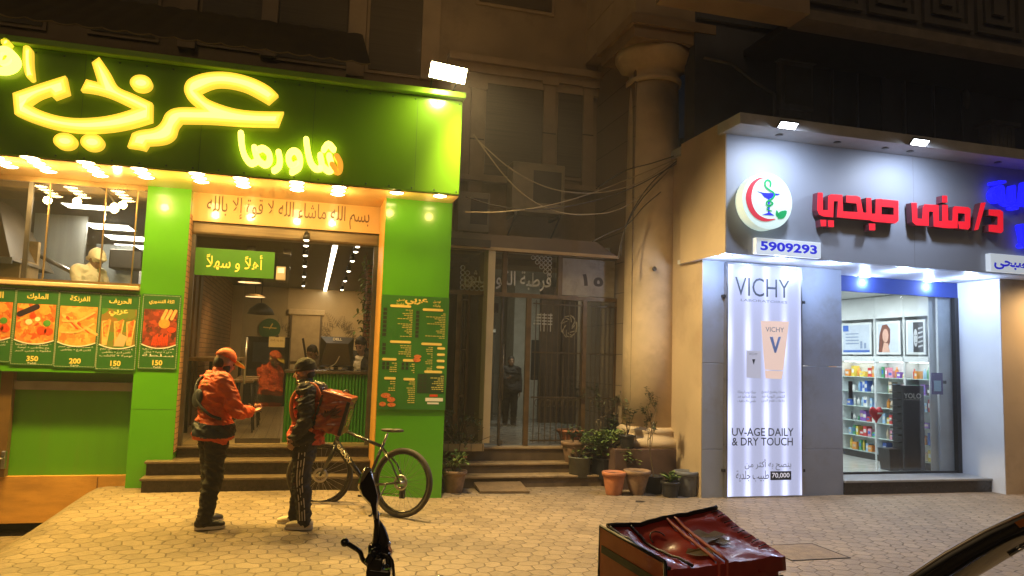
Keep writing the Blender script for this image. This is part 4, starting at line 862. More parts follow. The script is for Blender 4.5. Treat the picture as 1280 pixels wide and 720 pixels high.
IRON = pm('iron_bar', (.10, .075, .045), .45, .6, var=.2)
for (pa, pb, n) in ((663, 726, 9), (733, 767, 6), (573, 580, 2)):
    q = MB(); a, b_ = PY(pa, 460, YE).x, PY(pb, 460, YE).x
    for k in range(n): x = a+(b_-a)*(k+.5)/n; q.box(x-.0055, x+.0055, YE-.073, YE-.062, EZ+.05, TZ1-.03)
    for zz in (EZ+.08, EZ+.7, EZ+1.35, TZ1-.08): q.box(a, b_, YE-.08, YE-.055, zz-.01, zz+.01)
    for k in range(n-1):
        x = a+(b_-a)*(k+1)/n; c = [(x+cos(t*pi/6)*.03, YE-.067, EZ+.62+sin(t*pi/6)*.05) for t in range(13)]; q.tube(c, .005, 5)
    q.build('iron_grille', IRON, en)
q = MB(); X = PY(626, 500, YE).x; q.tube([(X, YE-.07, EZ+1.45), (X, YE-.07, EZ+.65)], .014); q.build('door_handle', STEELD, en); MB().box(X-.03, X+.03, YE-.05, YE-.006, EZ+.02, EZ+.08).build('floor_lock', STEELD, en)
evert(626, EZ, TZ1, .03, 'door_stile', None, STEELD)
q = MB(); x0, x1, z0, z1 = R(612, 379, 622, 391, YE-.05); q.box(x0, x1, YE-.09, YE-.02, z0, z1); q.build('door_closer', BLACK, en)
# canopy
cp = empty('entrance_canopy', (3, 10.2, CZf), 'brown sheet metal canopy with a pale front lip over the glass building entrance', 'canopy')
ca, cb = PY(772, 322, 10.3), PY(565, 306, 10.3); zc = (ca.z+cb.z)/2
m = MB(); m.prism([(EX0, zc), (ca.x, zc), (ca.x-.34, zc+.20), (EX0, zc+.20)], 10.3, 10.34); m.box(EX0, ca.x-.02, 10.341, YW-.01, zc+.02, zc+.05); m.build('fascia', pm('canopy_brown', (.13, .085, .045), .55, var=.15, scale=2), cp)
MB().box(EX0, ca.x+.01, 10.26, 10.299, zc-.03, zc+.012).build('lip', pm('canopy_lip', (.40, .27, .13), .5, var=.1), cp)
MB().box(EX0, EX1, YE-.02, YE+.2, TZ0+.061, zc+.019).build('header_panel', pm('header_brown', (.12, .085, .05), .6), cp)
# entrance steps
es = empty('stone_steps', (3, 10.2, 0), 'three worn brown stone steps in front of the building entrance', 'steps')
STEPM = pm('worn_step', (.33, .235, .13), .6, var=.22, scale=4, bump=.12, bscale=25, dirt=(.10, .07, .04), dscale=3); RISM = pm('step_riser', (.11, .075, .042), .65, var=.25, scale=5, dirt=(.16, .11, .07), dscale=2.5)
zz = [PY(660, 594.5, 9.95).z, PY(660, 578.5, 10.2).z, EZ]
ex1 = PY(790, 595, 9.95).x
for i, (y, xr) in enumerate(((9.95, ex1), (10.2, ex1-.3), (10.42, XRW))):
    o = MB().box(EX0+.15, xr, y, y+.3 if i < 2 else YE+.05, -.1 if i == 0 else zz[i-1]+.001, zz[i]-.03).build('riser', RISM, es); MB().box(EX0+.15, xr, y-.025, y+.27 if i < 2 else YE+.05, zz[i]-.029, zz[i], .006).build('tread', STEPM, o)
mt = empty('door_mat', PZ(630, 613, .02), 'long worn brown board lying as a ramp in front of the stone steps', 'ramp board')
a, b_ = PZ(600, 616, .01), PZ(662, 616, .01); m = MB(); m.hexa([(a.x, a.y, .005), (b_.x, b_.y, .005), (b_.x, 9.92, .05), (a.x, 9.92, .05), (a.x, a.y, .03), (b_.x, b_.y, .03), (b_.x, 9.92, .085), (a.x, 9.92, .085)]); m.build('board', pm('mat_brown', (.15, .10, .055), .8, var=.25, bump=.3), mt)
# lobby
lb = empty('entrance_lobby', (3.2, 13, EZ), 'dim lobby with grey walls, a red-brown panel and a stair seen through the entrance glass', 'lobby')
LW = pm('lobby_wall', (.30, .30, .27), .6, var=.12, scale=2)
LX0, LX1 = 1.9, 5.6
MB().box(LX0, LX1, YE+.06, 17, EZ-.1, EZ).build('floor', pm('lobby_floor', (.26, .26, .25), .25, var=.15), lb); MB().box(LX0, LX1, YE+.25, 17, 3.4, 3.5).build('ceiling', LW, lb); MB().box(LX0, LX1, 17, 17.1, EZ, 3.4).build('wall', LW, lb); MB().box(LX0-.1, LX0, 10.7, 17, EZ, 3.4).build('wall', LW, lb); MB().box(LX1, LX1+.1, 12.3, 17, EZ, 3.4).build('wall', LW, lb)
x0, x1, z0, z1 = R(640, 388, 660, 500, 15.5); MB().box(x0, x1+.25, 15.4, 16.0, EZ, 3.4).build('pale_pier', pm('pier_white', (.55, .55, .5), .6), lb)
x0, x1, z0, z1 = R(676, 400, 700, 540, 14.4); MB().box(x0, x1, 14.4, 14.6, EZ, 3.2).build('wood_panel', pm('lobby_wood', (.09, .055, .035), .4, var=.2), lb)
x0, x1, z0, z1 = R(706, 392, 727, 540, 14.2); MB().box(x0, x1, 14.2, 14.5, EZ, 3.2).build('wood_panel', MATS['lobby_wood'], lb)
x0, x1, z0, z1 = R(586, 415, 617, 540, 14.8); o = MB().box(x0, x1, 14.8, 14.9, z0, z1).build('niche', pm('niche_dark', (.06, .06, .05), .5), lb)
q = MB(); q.box(x0-.06, x0, 14.75, 14.9, EZ, z1); q.box(x0-.06, x1, 14.75, 14.9, z1+.001, z1+.06); q.build('niche_frame', MATS['pier_white'], o)
q = MB(); p = PY(597, 420, 14.7); q.ell(p, (.05, .04, .03)); q.build('niche_lamp', em('niche_glow', (1, .95, .75), 10), o); spot('niche_light', p+Vector((0, -.05, -.05)), p+Vector((0, .12, -1)), 14, (1, .95, .75), 90, .7, .03)
q = MB()
for k in range(5): x0, x1, z0, z1 = R(582, 525-8*k, 610-4*k, 533-8*k, 13.4+.28*k); q.box(x0, x1, 13.4+.28*k, 13.7+.28*k, EZ, EZ+.16*(k+1))
q.build('stair', pm('lobby_stair', (.10, .085, .065), .6), lb)
q = MB(); x0, x1, z0, z1 = R(664, 425, 672, 475, 14.0); q.box(x0, x1+.02, 14.0, 14.02, z0, z1); q.build('picture_frame', BLACK, lb)
area('lobby_lamp', (3.9, 13.0, 3.3), (3.9, 13.3, 0), 38, (.95, .93, .75), .5, .5, )
# ================================================================== column, plinth, balcony
col = empty('round_column', (4.9, 10.0, 0), 'round cream stucco column with a moulded capital between entrance and pharmacy', 'column')
YK = 10.15
ca, cb = PY(782, 300, YK), PY(846, 300, YK); rc = (cb.x-ca.x)/2*.955; ccx = (ca.x+cb.x)/2; zt = PY(814, 96, YK-rc).z; zb = PY(814, 560, YK-rc).z
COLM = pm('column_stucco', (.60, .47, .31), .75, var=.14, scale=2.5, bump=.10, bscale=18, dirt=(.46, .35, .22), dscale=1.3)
m = MB(); m.lathe([(rc*1.0, zb+.28), (rc*1.0, zb+1.5), (rc*.96, zt-.6), (rc*.93, zt)], (ccx, YK, 0), 40); m.build('shaft', COLM, col)
m = MB(); m.lathe([(rc*1.32, zb), (rc*1.36, zb+.06), (rc*1.32, zb+.12), (rc*1.15, zb+.15), (rc*1.12, zb+.2), (rc*1.18, zb+.23), (rc*1.02, zb+.28)], (ccx, YK, 0), 40); m.build('base', COLM, col)
m = MB(); m.lathe([(rc*.94, zt), (rc*1.04, zt+.01), (rc*1.05, zt+.07), (rc*.96, zt+.08), (rc*.96, zt+.16), (rc*1.03, zt+.2), (rc*1.28, zt+.28), (rc*1.46, zt+.4), (rc*1.48, zt+.48)], (ccx, YK, 0), 40); m.build('capital', COLM, col)
ab = rc*1.52; m = MB(); m.box(ccx-ab, ccx+ab, YK-ab, YK+ab, zt+.481, zt+.66); m.box(ccx-ab*1.10, ccx+ab*1.10, YK-ab*1.1, YK+ab*1.1, zt+.661, zt+.80); m.build('abacus', TRIM, col)
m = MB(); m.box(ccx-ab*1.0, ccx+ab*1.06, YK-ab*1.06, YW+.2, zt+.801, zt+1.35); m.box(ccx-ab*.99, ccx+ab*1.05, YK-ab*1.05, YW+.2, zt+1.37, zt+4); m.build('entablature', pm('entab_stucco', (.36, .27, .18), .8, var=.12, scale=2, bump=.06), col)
q = MB(); p = PY(818, 336, YK-rc); q.ell(p, (.035, .02, .035)); q.build('wall_fitting', STEELD, col)
pdx0, pdx1, _, pdz = R(768, 561, 864, 612, 9.62)
pd = empty('stone_pedestal', ((pdx0+pdx1)/2, 9.9, 0), 'low dark brown stone pedestal under the round column with pots around it', 'pedestal')
MB().box(pdx0, pdx1, 9.62, YK+.6, -.05, zb, .012).build('block', pm('pedestal_brown', (.12, .07, .05), .55, var=.3, scale=4, dirt=(.06, .04, .03), dscale=2), pd)
dp = empty('drain_pipe', PY(848, 400, 10.0), 'dark vertical drain pipe in the gap between the column and the pharmacy', 'pipe'); X = PY(849, 400, 10.3).x; q = MB(); q.tube([(X, 10.3, 0), (X, 10.3, 5.2)], .05, 10); q.build('pipe', pm('pipe_dark', (.035, .035, .04), .5), dp)
for zq in (1.4, 3.2): q = MB(); q.lathe([(.055, -.03), (.062, -.03), (.062, .03), (.055, .03)], (X, 10.3, zq), 12); q.build('collar', STEELD, dp)
by = 8.1; bz = PY(1140, 46, by).z; bxl = PY(1005, 22, by).x
bal = empty('balcony', (9, 9.5, bz), 'overhanging balcony with a frieze of square meander panels above the pharmacy', 'balcony')
BST = pm('balcony_stone', (.105, .098, .092), .8, var=.15, scale=3, bump=.06)
MB().box(PY(838, 0, by-.1).x, bxl-.002, by-.12, by+.3, bz+.0, bz+.9).build('end_beam', pm('beam_cream', (.34, .25, .17), .75, var=.1, scale=2), bal)
MB().box(bxl, 17, by, by+.35, bz, bz+.13).build('slab', pm('slab_grey', (.19, .16, .13), .8, var=.15), bal); MB().box(bxl, 17, by+.351, 9.7, bz+.02, bz+.12).build('soffit', pm('soffit_painted_shade', (.030, .028, .03), .9, var=.2), bal); MB().box(bxl, 17, by+.06, by+.3, bz+.131, bz+2).build('parapet', BST, bal)  # soffit colour painted near black to stand for its unlit shade
pw = .92
for k in range(9):
    x = bxl+.1+pw*k; q = MB()
    def fr(x0, x1, z0, z1, t, y0): q.box(x0, x1, y0, by+.059, z0, z0+t); q.box(x0, x1, y0, by+.059, z1-t, z1); q.box(x0, x0+t, y0, by+.059, z0+t, z1-t); q.box(x1-t, x1, y0, by+.059, z0+t, z1-t)
    fr(x, x+pw*.9, bz+.25, bz+1.1, .08, by+.0); fr(x+.16, x+pw*.9-.16, bz+.41, bz+.94, .06, by+.015); q.box(x+.31, x+pw*.9-.31, by+.01, by+.059, bz+.56, bz+.79); q.build('meander_panel', BST, bal)
# cables strung across the recess
CAB = pm('cable_black', (.05, .04, .03), .5); CAB2 = pm('cable_tan', (.34, .26, .15), .5)
cabs = [([(592, 168), (640, 230), (685, 261), (735, 268), (785, 256), (848, 202)], CAB2, 'pale cable sagging deepest from the shop corner across the air conditioner'), ([(594, 172), (640, 212), (690, 236), (745, 241), (800, 228), (850, 196)], CAB2, 'pale cable dropping from the shop corner just above the air conditioner'), ([(582, 265), (625, 265), (680, 258), (735, 243), (790, 222), (850, 197)], CAB2, 'pale cable rising gently from behind the shop to the pharmacy'), ([(582, 246), (620, 257), (670, 262), (730, 254), (790, 235), (845, 205)], CAB, 'dark cable nearly level behind the pale ones across the recess'), ([(773, 322), (777, 300), (790, 265), (815, 228), (850, 198)], CAB, 'dark cable climbing from the canopy corner past the column'), ([(740, 302), (760, 292), (785, 280), (805, 258), (826, 240)], CAB, 'short dark cable crossing the lower column shaft'), ([(776, 320), (780, 290), (800, 252), (835, 214)], CAB, 'dark cable looping up from the canopy corner toward the pharmacy top'), ([(745, 236), (780, 214), (815, 204), (852, 192)], CAB, 'taut dark cable across the column at the height of the air conditioner')]
for pts, mm, lab in cabs:
    q = MB(); P = [PY(x, y, 9.7-(max(0, 700-x))/300) for x, y in pts]; q.tube(smoothpts([tuple(v) for v in P], 6), .008, 6); tag(q.build('overhead_cable', mm), lab, 'cable', 'cables strung between the shop and the pharmacy')
# dark building over the pharmacy
YDk = 9.5
db = empty('dark_building', (10, 9.6, 0), 'unlit dark wall of the building rising directly above the pharmacy roof', 'building')
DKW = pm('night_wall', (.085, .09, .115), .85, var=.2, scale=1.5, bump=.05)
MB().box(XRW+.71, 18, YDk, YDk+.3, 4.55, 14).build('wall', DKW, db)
for px in ((1040, 84, 1100, 176), (1130, 96, 1200, 186)):
    x0, x1, z0, z1 = R(*px, YDk); o = MB().box(x0, x1, YDk-.02, YDk-.001, z0, z1).build('window', pm('night_window', (.02, .022, .03), .2), db); q = MB(); q.box(x0-.05, x0, YDk-.05, YDk-.0015, z0, z1); q.box(x1, x1+.05, YDk-.05, YDk-.0015, z0, z1); q.box(x0-.05, x1+.05, YDk-.05, YDk-.0015, z1+.001, z1+.05); q.box((x0+x1)/2-.015, (x0+x1)/2+.015, YDk-.04, YDk-.021, z0, z1); q.build('window_frame', DKW, o)
MB().box(XRW+.72, 18, YDk-.06, YDk-.0012, PY(1100, 62, YDk).z, PY(1100, 56, YDk).z).build('string_course', DKW, db)
GREYST = pm('grey_stone', (.15, .15, .155), .8, var=.15)
o = empty('wall_plaque', PY(997, 112, 9.4), 'grey framed stone box fixed on the dark wall above the pharmacy sign', 'plaque'); x0, x1, z0, z1 = R(976, 78, 1017, 138, 9.38); MB().box(x0, x1, 9.38, 9.499, z0, z1, .01).build('panel', GREYST, o); q = MB(); q.box(x0+.06, x1-.06, 9.35, 9.379, z0+.08, z1-.08); q.build('inner_panel', pm('grey_stone_dark', (.09, .09, .09), .8), o); q = MB(); q.box(x0-.03, x1+.03, 9.34, 9.499, z1+.001, z1+.05); q.build('cap', GREYST, o); q = MB(); q.box(x0-.01, x1-.04, 9.40, 9.499, z0-.10, z0-.002); q.build('corbel', GREYST, o)
o = empty('fluted_bracket', PY(1252, 175, 9.2), 'grey fluted stone pier standing above the right end of the pharmacy roof', 'stone pier'); x0, x1, z0, z1 = R(1238, 158, 1268, 200, 9.2); q = MB(); [q.box(x0+(x1-x0)*k/6+.005, x0+(x1-x0)*(k+1)/6-.01, 9.18, 9.42, z0-.2, z1) for k in range(6)]; q.build('fluted_shaft', GREYST, o); MB().box(x0-.06, x1+.06, 9.12, 9.46, z1+.001, z1+.06).build('cap', GREYST, o)
q = MB(); x0, x1, z0, z1 = R(1236, 74, 1254, 108, 9.4); q.prism([(x0, z0), (x1, z0), (x1, z1-.1), ((x0+x1)/2, z1), (x0, z1-.05)], 9.36, 9.498); tag(q.build('carved_stone', GREYST), 'small grey carved stone block high on the dark wall at the far right', 'carved stone')
q = MB(); p = PY(1208, 124, 9.42); q.ell(p, (.06, .05, .17)); tag(q.build('stone_drop', GREYST), 'small pale drop shaped stone ornament on the dark wall above the red letters', 'ornament')
o = empty('conduit_pipe', PY(968, 118, 9.42), 'thin grey conduit bending down the dark wall beside the stone plaque', 'pipe'); q = MB(); q.tube([PY(880, 72, 9.44), PY(915, 80, 9.44), PY(940, 100, 9.44), PY(968, 118, 9.44), PY(968, 165, 9.44)], .025, 8); q.build('pipe', GREYST, o)
# ================================================================== pharmacy
YB_, YFa = 8.95, 8.28
ph = empty('pharmacy', (8, 9.2, 0), 'grey clad pharmacy front with a deep lit fascia and a glazed doorway', 'pharmacy')
CLAD = pm('grey_cladding', (.35, .385, .47), .38, var=.10, scale=1.3, bump=.02, dirt=(.29, .29, .30), dscale=1.6)
CLADW = pm('white_cladding', (.60, .62, .66), .4, var=.08, scale=1.5)
BEIGE = pm('beige_cladding', (.50, .39, .26), .55, var=.10, scale=1.5, dirt=(.38, .28, .18), dscale=1.2)
PX0 = PY(877, 480, YB_).x; PXa = PY(1053, 480, YB_).x; PXb = PY(1254, 480, 8.7).x; PZs = R(960, 322, 1000, 325, YFa)[3]
FZ1 = (PY(925, 172, YFa).z+PY(1270, 209, YFa).z)/2
for i, (za, zc_) in enumerate(((0, .62), (.625, 1.75), (1.755, PZs))):
    MB().box(PX0+.012, PXa, YB_, YB_+.3, za-.1*(i == 0), zc_, .003).build('wall_panel', CLAD, ph)
MB().box(PX0, PX0+.011, YB_+.002, 12.0, -.1, FZ1+.18).build('side_wall', BEIGE, ph)
FX0 = PY(907, 250, YFa).x
MB().box(FX0-.0, FX0+.01, YFa+.003, YB_+.5, PZs, FZ1+.18).build('fascia_side', BEIGE, ph)
MB().box(FX0+.011, 15, YFa, YFa+.1, PZs, FZ1).build('fascia', pm('fascia_grey', (.33, .365, .44), .5, var=.06, scale=1.2, bump=.01), ph)
sxx = PY(1143, 300, YFa).x; MB().box(sxx-.002, sxx+.002, YFa-.001, YFa+.01, PZs+.002, FZ1-.002).build('fascia_joint', pm('joint_grey', (.2, .2, .22), .6), ph)
MB().box(FX0+.011, 15, YFa+.1, 12.0, FZ1+.05, FZ1+.16).build('roof', CLAD, ph)
MB().box(FX0-.06, 15, YFa-.42, YFa+.099, FZ1+.001, FZ1+.14).build('top_ledge', pm('ledge_grey', (.40, .40, .42), .5, var=.1), ph)
MB().box(FX0+.012, 15, YFa+.101, YB_+.6, PZs+.0, PZs+.06).build('soffit', CLADW, ph)
YD = 9.47
MB().box(PXb, PXb+5, 8.70, 8.9, -.1, PZs-.002).build('right_pillar', BEIGE, ph)
MB().box(PXb-.010, PXb-.001, 8.705, YD+.05, -.1, PZs-.003).build('reveal', CLADW, ph)
MB().box(PXa-.16, PXa-.005, YB_+.301, YD, 0, PZs-.004).build('reveal', CLAD, ph)
PFZ = PY(1150, 599, 8.95).z
stp = MB().box(PXa+.002, PXb-.012, 8.93, YD+.05, -.1, PFZ-.03).build('step', GRANITE, ph); MB().box(PXa+.002, PXb-.012, 8.91, YD+.05, PFZ-.029, PFZ, .004).build('step_top', pm('step_top_grey', (.33, .33, .33), .35, var=.1), stp)
# doorway: blue header, frames, glass
hz0, hz1 = PY(1120, 368, YD).z, PY(1120, 349, YD).z
MB().box(PXa-.0, PXb-.012, YD-.03, YD+.03, hz0, PZs-.005).build('blue_header', pm('blue_vinyl', (.015, .04, .22), .8, var=.05), ph)
gx0, gx1 = PXa, PXb-.012
FRB = pm('frame_black', (.02, .02, .022), .35)
MB().box(gx1-.07, gx1, YD-.04, YD+.04, PFZ, hz0-.001).build('door_frame', FRB, ph); MB().box(gx0, gx1-.071, YD-.02, YD+.02, PFZ+.001, PFZ+.03).build('door_sill', FRB, ph)
X = PY(1128, 470, YD).x
q = MB(); q.box(gx0+.01, X-.006, YD-.005, YD+.005, PFZ+.031, hz0-.002); q.box(X+.006, gx1-.072, YD-.005, YD+.005, PFZ+.031, hz0-.002); q.build('glazing', glass('pharmacy_glass', (.95, .97, .96), .8), ph)
for k, xx in enumerate((PY(1062, 480, YD).x, )): q = MB(); q.box(xx-.03, xx+.03, YD-.03, YD-.006, 1.3, 1.55, .005); q.build('door_handle', FRB, ph)
# interior
PW = pm('pharmacy_white', (.70, .72, .71), .45, var=.05)
RX = 9.82; PC = 3.0
MB().box(6.2, PXb, YD+.06, 14, PFZ-.05, PFZ).build('interior_floor', pm('pale_tile', (.58, .58, .54), .15, var=.08), ph)
MB().box(6.2, PXb+.3, YD+.06, 14, PC, PC+.1).build('interior_ceiling', PW, ph); MB().box(6.2, PXb+.3, 14, 14.1, PFZ, PC).build('back_wall', PW, ph); MB().box(6.1, 6.2, YD+.3, 14, PFZ, PC).build('left_wall', PW, ph)
MB().box(RX, RX+.1, YD+.10, 14, PFZ, PC).build('right_wall', PW, ph)
q = MB(); q.s = True; n = 10
prof = [(RX-.0+.25*sin(k/n*pi/2)-.25, YD+.10+.2*(1-cos(k/n*pi/2))) for k in range(n+1)]
q.s = False; x0 = PY(1172, 480, YD+.12).x; q.box(x0, gx1-.02, YD+.09, YD+.13, PFZ, hz0); q.build('end_panel', pm('endpanel_grey', (.50, .53, .58), .35, var=.08), ph)
for k, (xx, yy) in enumerate(((7.7, 10.4), (8.7, 10.2), (8.5, 11.6), (7.4, 12))): area('pharmacy_lamp', (xx, yy, PC-.02), (xx, yy, 0), 27, (.86, .95, 1.0), .5, .5)
# shelving along the right wall
cyb = [12.9, 11.72, 10.86, 10.20, 9.68]; DPT = .28
nm = ['cabinet farthest from the door', 'second cabinet from the back', 'second cabinet from the door', 'cabinet nearest to the door']
zup = PY(1110, 453, 10.6).z; zlow = PFZ+.12; NSH = 6
PCOL = {'white': (.75, .75, .72), 'blue': (.05, .14, .5), 'pale blue': (.35, .55, .75), 'orange': (.75, .28, .04), 'yellow': (.75, .58, .08), 'red': (.6, .05, .05), 'pink': (.7, .3, .4), 'green': (.08, .35, .15), 'black': (.03, .03, .035), 'beige': (.6, .48, .33), 'violet': (.25, .10, .45)}
for kk, c in PCOL.items(): pm('product_'+kk.replace(' ', '_'), c, .35, var=.05)
rnd = random.Random(21); used = {}
for k in range(4):
    ya, yb = cyb[k+1]+.02, cyb[k]-.02; un = empty('shelf_cabinet', (RX, (ya+yb)/2, PFZ), f'white lit shelf cabinet with glass shelves in the pharmacy, {nm[k]}', 'cabinet', 'white shelf cabinets in the pharmacy')
    MB().box(RX-.02, RX-.001, ya, yb, PFZ, PC-.01).build('back_panel', PW, un)
    for yy in (ya-.018, yb-.001): MB().box(RX-DPT, RX-.021, yy, yy+.018, PFZ, PC-.01, .003).build('side_panel', PW, un)
    MB().box(RX-DPT, RX-.021, ya, yb, PFZ, zlow-.02).build('base', FRB, un)
    zs_ = [zlow+(zup-zlow)*i/NSH for i in range(NSH)]
    for i, z in enumerate(zs_): MB().box(RX-DPT+.02, RX-.022, ya+.001, yb-.002, z-.012, z).build('shelf', pm('shelf_glass', (.6, .72, .68), .15, var=0), un)
    MB().box(RX-DPT-.01, RX-.022, ya+.001, yb-.002, zup+.01, zup+.10).build('light_valance', PW, un)
    MB().box(RX-DPT+.04, RX-.1, ya+.05, yb-.05, zup+.0, zup+.008).build('light_tube', em('shelf_glow', (.9, .97, 1), 5), un)
    zb1 = PY(1110, 400, 10.6).z
    MB().box(RX-DPT, RX-.022, ya+.001, yb-.002, zb1+.03, PC-.012, .004).build('upper_door', PW, un)
    for i, z in enumerate(zs_):
        y = ya+.05
        while y < yb-.10:
            cn = rnd.choice(list(PCOL)); wd = rnd.uniform(.045, .10); hh = rnd.uniform(.08, .2); kind = rnd.random()
            if i == 5 and k == 1: cn = rnd.choice(['orange', 'yellow', 'red'])
            if i in (3, 4) and k == 1: cn = rnd.choice(['blue', 'white', 'pale blue'])
            key = (cn, k, i, 'bottle' if kind < .3 else 'box'); used[key] = used.get(key, 0)+1
            xx = RX-DPT+.05+rnd.uniform(0, .06)
            if kind < .3:
                r = wd*.35; q = MB(); q.lathe([(r, 0), (r, hh*.7), (r*.45, hh*.82), (r*.45, hh), (0, hh)], (xx+r, y+r, z+.001), 10); o = q.build('product_bottle', MATS['product_'+cn.replace(' ', '_')])
            else:
                q = MB(); q.box(xx, xx+.12, y, y+wd, z+.001, z+hh); q.mi = 1; q.box(xx-.001, xx-.0002, y+wd*.12, y+wd*.88, z+hh*.35, z+hh*.7); o = q.build('product_box', [MATS['product_'+cn.replace(' ', '_')], MATS['product_'+rnd.choice(['white', 'blue', 'beige'])]])
            tag(o, f'{cn} {"bottle" if kind < .3 else "carton"} on the {["lowest", "second", "third", "fourth", "fifth", "top"][i]} shelf of the {nm[k]}', 'product', f'{cn} {"bottles" if kind < .3 else "cartons"} on the {["lowest", "second", "third", "fourth", "fifth", "top"][i]} shelf, {nm[k]}')
            y += wd+rnd.uniform(.01, .04)
# posters above the shelves (flat prints on the cabinet fronts facing the room)
for k, (ya, yb, lab) in enumerate(((10.92, 11.66, 'framed poster of a blue and white skin care range over the pharmacy shelves'), (10.26, 10.80, 'framed poster of a woman with long auburn hair over the pharmacy shelves'), (9.74, 10.14, 'framed black and white poster of a face nearest to the pharmacy door'))):
    z0, z1 = zup+.13, PY(1110, 402, 10.6).z; xf_ = RX-DPT-.012
    o = empty('framed_poster', (xf_, (ya+yb)/2, z0), lab, 'poster', 'framed posters over the pharmacy shelves')
    MB().box(xf_, RX-DPT+.01, ya, yb, z0, z1, .004).build('frame', PW, o)
    def yz(mb, poly, t):     # flat polygon facing -X; poly in fractions of the poster, u to the right as seen from the shop
        P_ = [(xf_-t, yb-.04-(yb-ya-.08)*u, z0+.04+(z1-z0-.08)*v) for u, v in poly]; mb.add(P_, [tuple(range(len(P_)))])
    q = MB(); yz(q, [(0, 0), (1, 0), (1, 1), (0, 1)], .001); q.build('print', pm('print_pale', (.55, .6, .68), .4, var=.06), o)
    blob = lambda cu, cv, ru, rv, n=18: [(cu+ru*cos(2*pi*i/n), cv+rv*sin(2*pi*i/n)) for i in range(n)]
    if k == 0:
        q = MB(); yz(q, [(0, 0), (1, 0), (1, .08), (0, .08)], .003); yz(q, [(0, .78), (.22, .78), (.22, 1), (0, 1)], .003); q.build('print_shape', MATS['product_blue'], o)
        q = MB(); [yz(q, [(.1, .3+.12*i), (.6, .3+.12*i), (.6, .34+.12*i), (.1, .34+.12*i)], .003) for i in range(4)]; yz(q, [(.66, .14), (.74, .14), (.74, .4), (.66, .4)], .003); yz(q, [(.8, .14), (.88, .14), (.88, .34), (.8, .34)], .003); q.build('print_shape', pm('print_greyblue', (.22, .28, .42), .5), o)
    if k == 1:
        q = MB(); yz(q, [(.02, 0), (.42, 0), (.6, .35), (.62, .8), (.45, .98), (.22, .95), (.08, .6)], .002); q.build('print_hair', pm('print_auburn', (.20, .06, .035), .5, var=.3, scale=20), o)
        q = MB(); yz(q, blob(.38, .58, .15, .24), .003); yz(q, [(.2, 0), (.6, 0), (.5, .3), (.3, .34)], .003); q.build('print_face', pm('print_skin', (.68, .40, .30), .5, var=.1), o)
    if k == 2:
        q = MB(); yz(q, [(.36, 0), (1, 0), (1, 1), (.36, 1)], .002); q.build('print_shape', pm('print_black', (.03, .03, .035), .5), o)
        q = MB(); yz(q, blob(.52, .48, .13, .3), .003); [yz(q, [(.68, .15+.15*i), (.98, .2+.15*i), (.98, .25+.15*i), (.68, .21+.15*i)], .003) for i in range(5)]; q.build('print_face', pm('print_grey', (.55, .56, .58), .5, var=.1), o)
        q = MB(); yz(q, blob(.47, .56, .03, .025, 8), .0035); yz(q, blob(.58, .56, .03, .025, 8), .0035); yz(q, blob(.53, .32, .05, .02, 8), .0035); q.build('print_features', MATS['print_black'], o)
# display stand by the door
x0, x1, z0, z1 = R(1128, 482, 1156, 589, 9.72)
yo = empty('display_stand', ((x0+x1)/2, 9.8, PFZ), 'tall narrow black display stand lettered YOLO just inside the pharmacy door', 'display stand')
MB().box(x0, x1, 9.72, 9.92, PFZ, z1, .006).build('cabinet', pm('stand_black', (.028, .03, .04), .4), yo)
textmb('YOLO', x0+.04, x1-.06, z1-.20, z1-.12, 9.719, .002, .01).build('lettering', PRTW, yo); textmb('cosmetics', x0+.04, x1-.06, z1-.225, z1-.21, 9.719, .001).build('lettering', PRTW, yo)
q = MB()
for i in range(9): q.box(x0-.07, x0-.001, 9.74, 9.9, PFZ+.42+.11*i, PFZ+.435+.11*i)
q.build('tray', FRB, yo)
bn = empty('black_bin', (x0-.14, 9.8, PFZ), 'small black bin standing against the black lettered display stand', 'bin'); q = MB(); q.hexa([(x0-.24, 9.72, PFZ), (x0-.08, 9.72, PFZ), (x0-.08, 9.92, PFZ), (x0-.24, 9.92, PFZ), (x0-.27, 9.70, PFZ+.33), (x0-.075, 9.70, PFZ+.33), (x0-.075, 9.94, PFZ+.33), (x0-.27, 9.94, PFZ+.33)]); q.build('body', FRB, bn)
p = PY(1095, 517, 9.62); hb = empty('heart_balloon', p, 'shiny red heart balloon with a white band inside the pharmacy glass', 'balloon'); hz = [(.105*16*sin(t)**3/16*1.0, .105*(13*cos(t)-5*cos(2*t)-2*cos(3*t)-cos(4*t))/14) for t in [2*pi*k/28 for k in range(28)]]
q = MB(); c0 = len(q.v); q.s = True
for t_, sc_ in ((-.05, .25), (-.042, .6), (-.02, .9), (0, 1), (.02, .9), (.042, .6), (.05, .25)): q.v += [Vector((p.x+a*sc_*1.15, p.y+t_, p.z+b_*sc_*1.15)) for a, b_ in hz]
for i in range(6):
    for j in range(28): q.f.append([i*28+j, i*28+(j+1) % 28, (i+1)*28+(j+1) % 28, (i+1)*28+j]); q.m.append(0); q.sm.append(True)
q.f += [list(range(28))[::-1], list(range(168, 196))]; q.m += [0, 0]; q.sm += [True, True]
q.build('body', pm('balloon_red', (.62, .03, .05), .2, var=.05), hb); q = MB(); q.box(p.x-.02, p.x+.09, p.y-.054, p.y-.045, p.z-.005, p.z+.02); q.build('white_band', PRTW, hb); q = MB(); q.tube([(p.x, p.y, p.z-.1), (p.x+.01, p.y, PFZ+.02)], .003, 4); q.build('string', PRTW, hb)
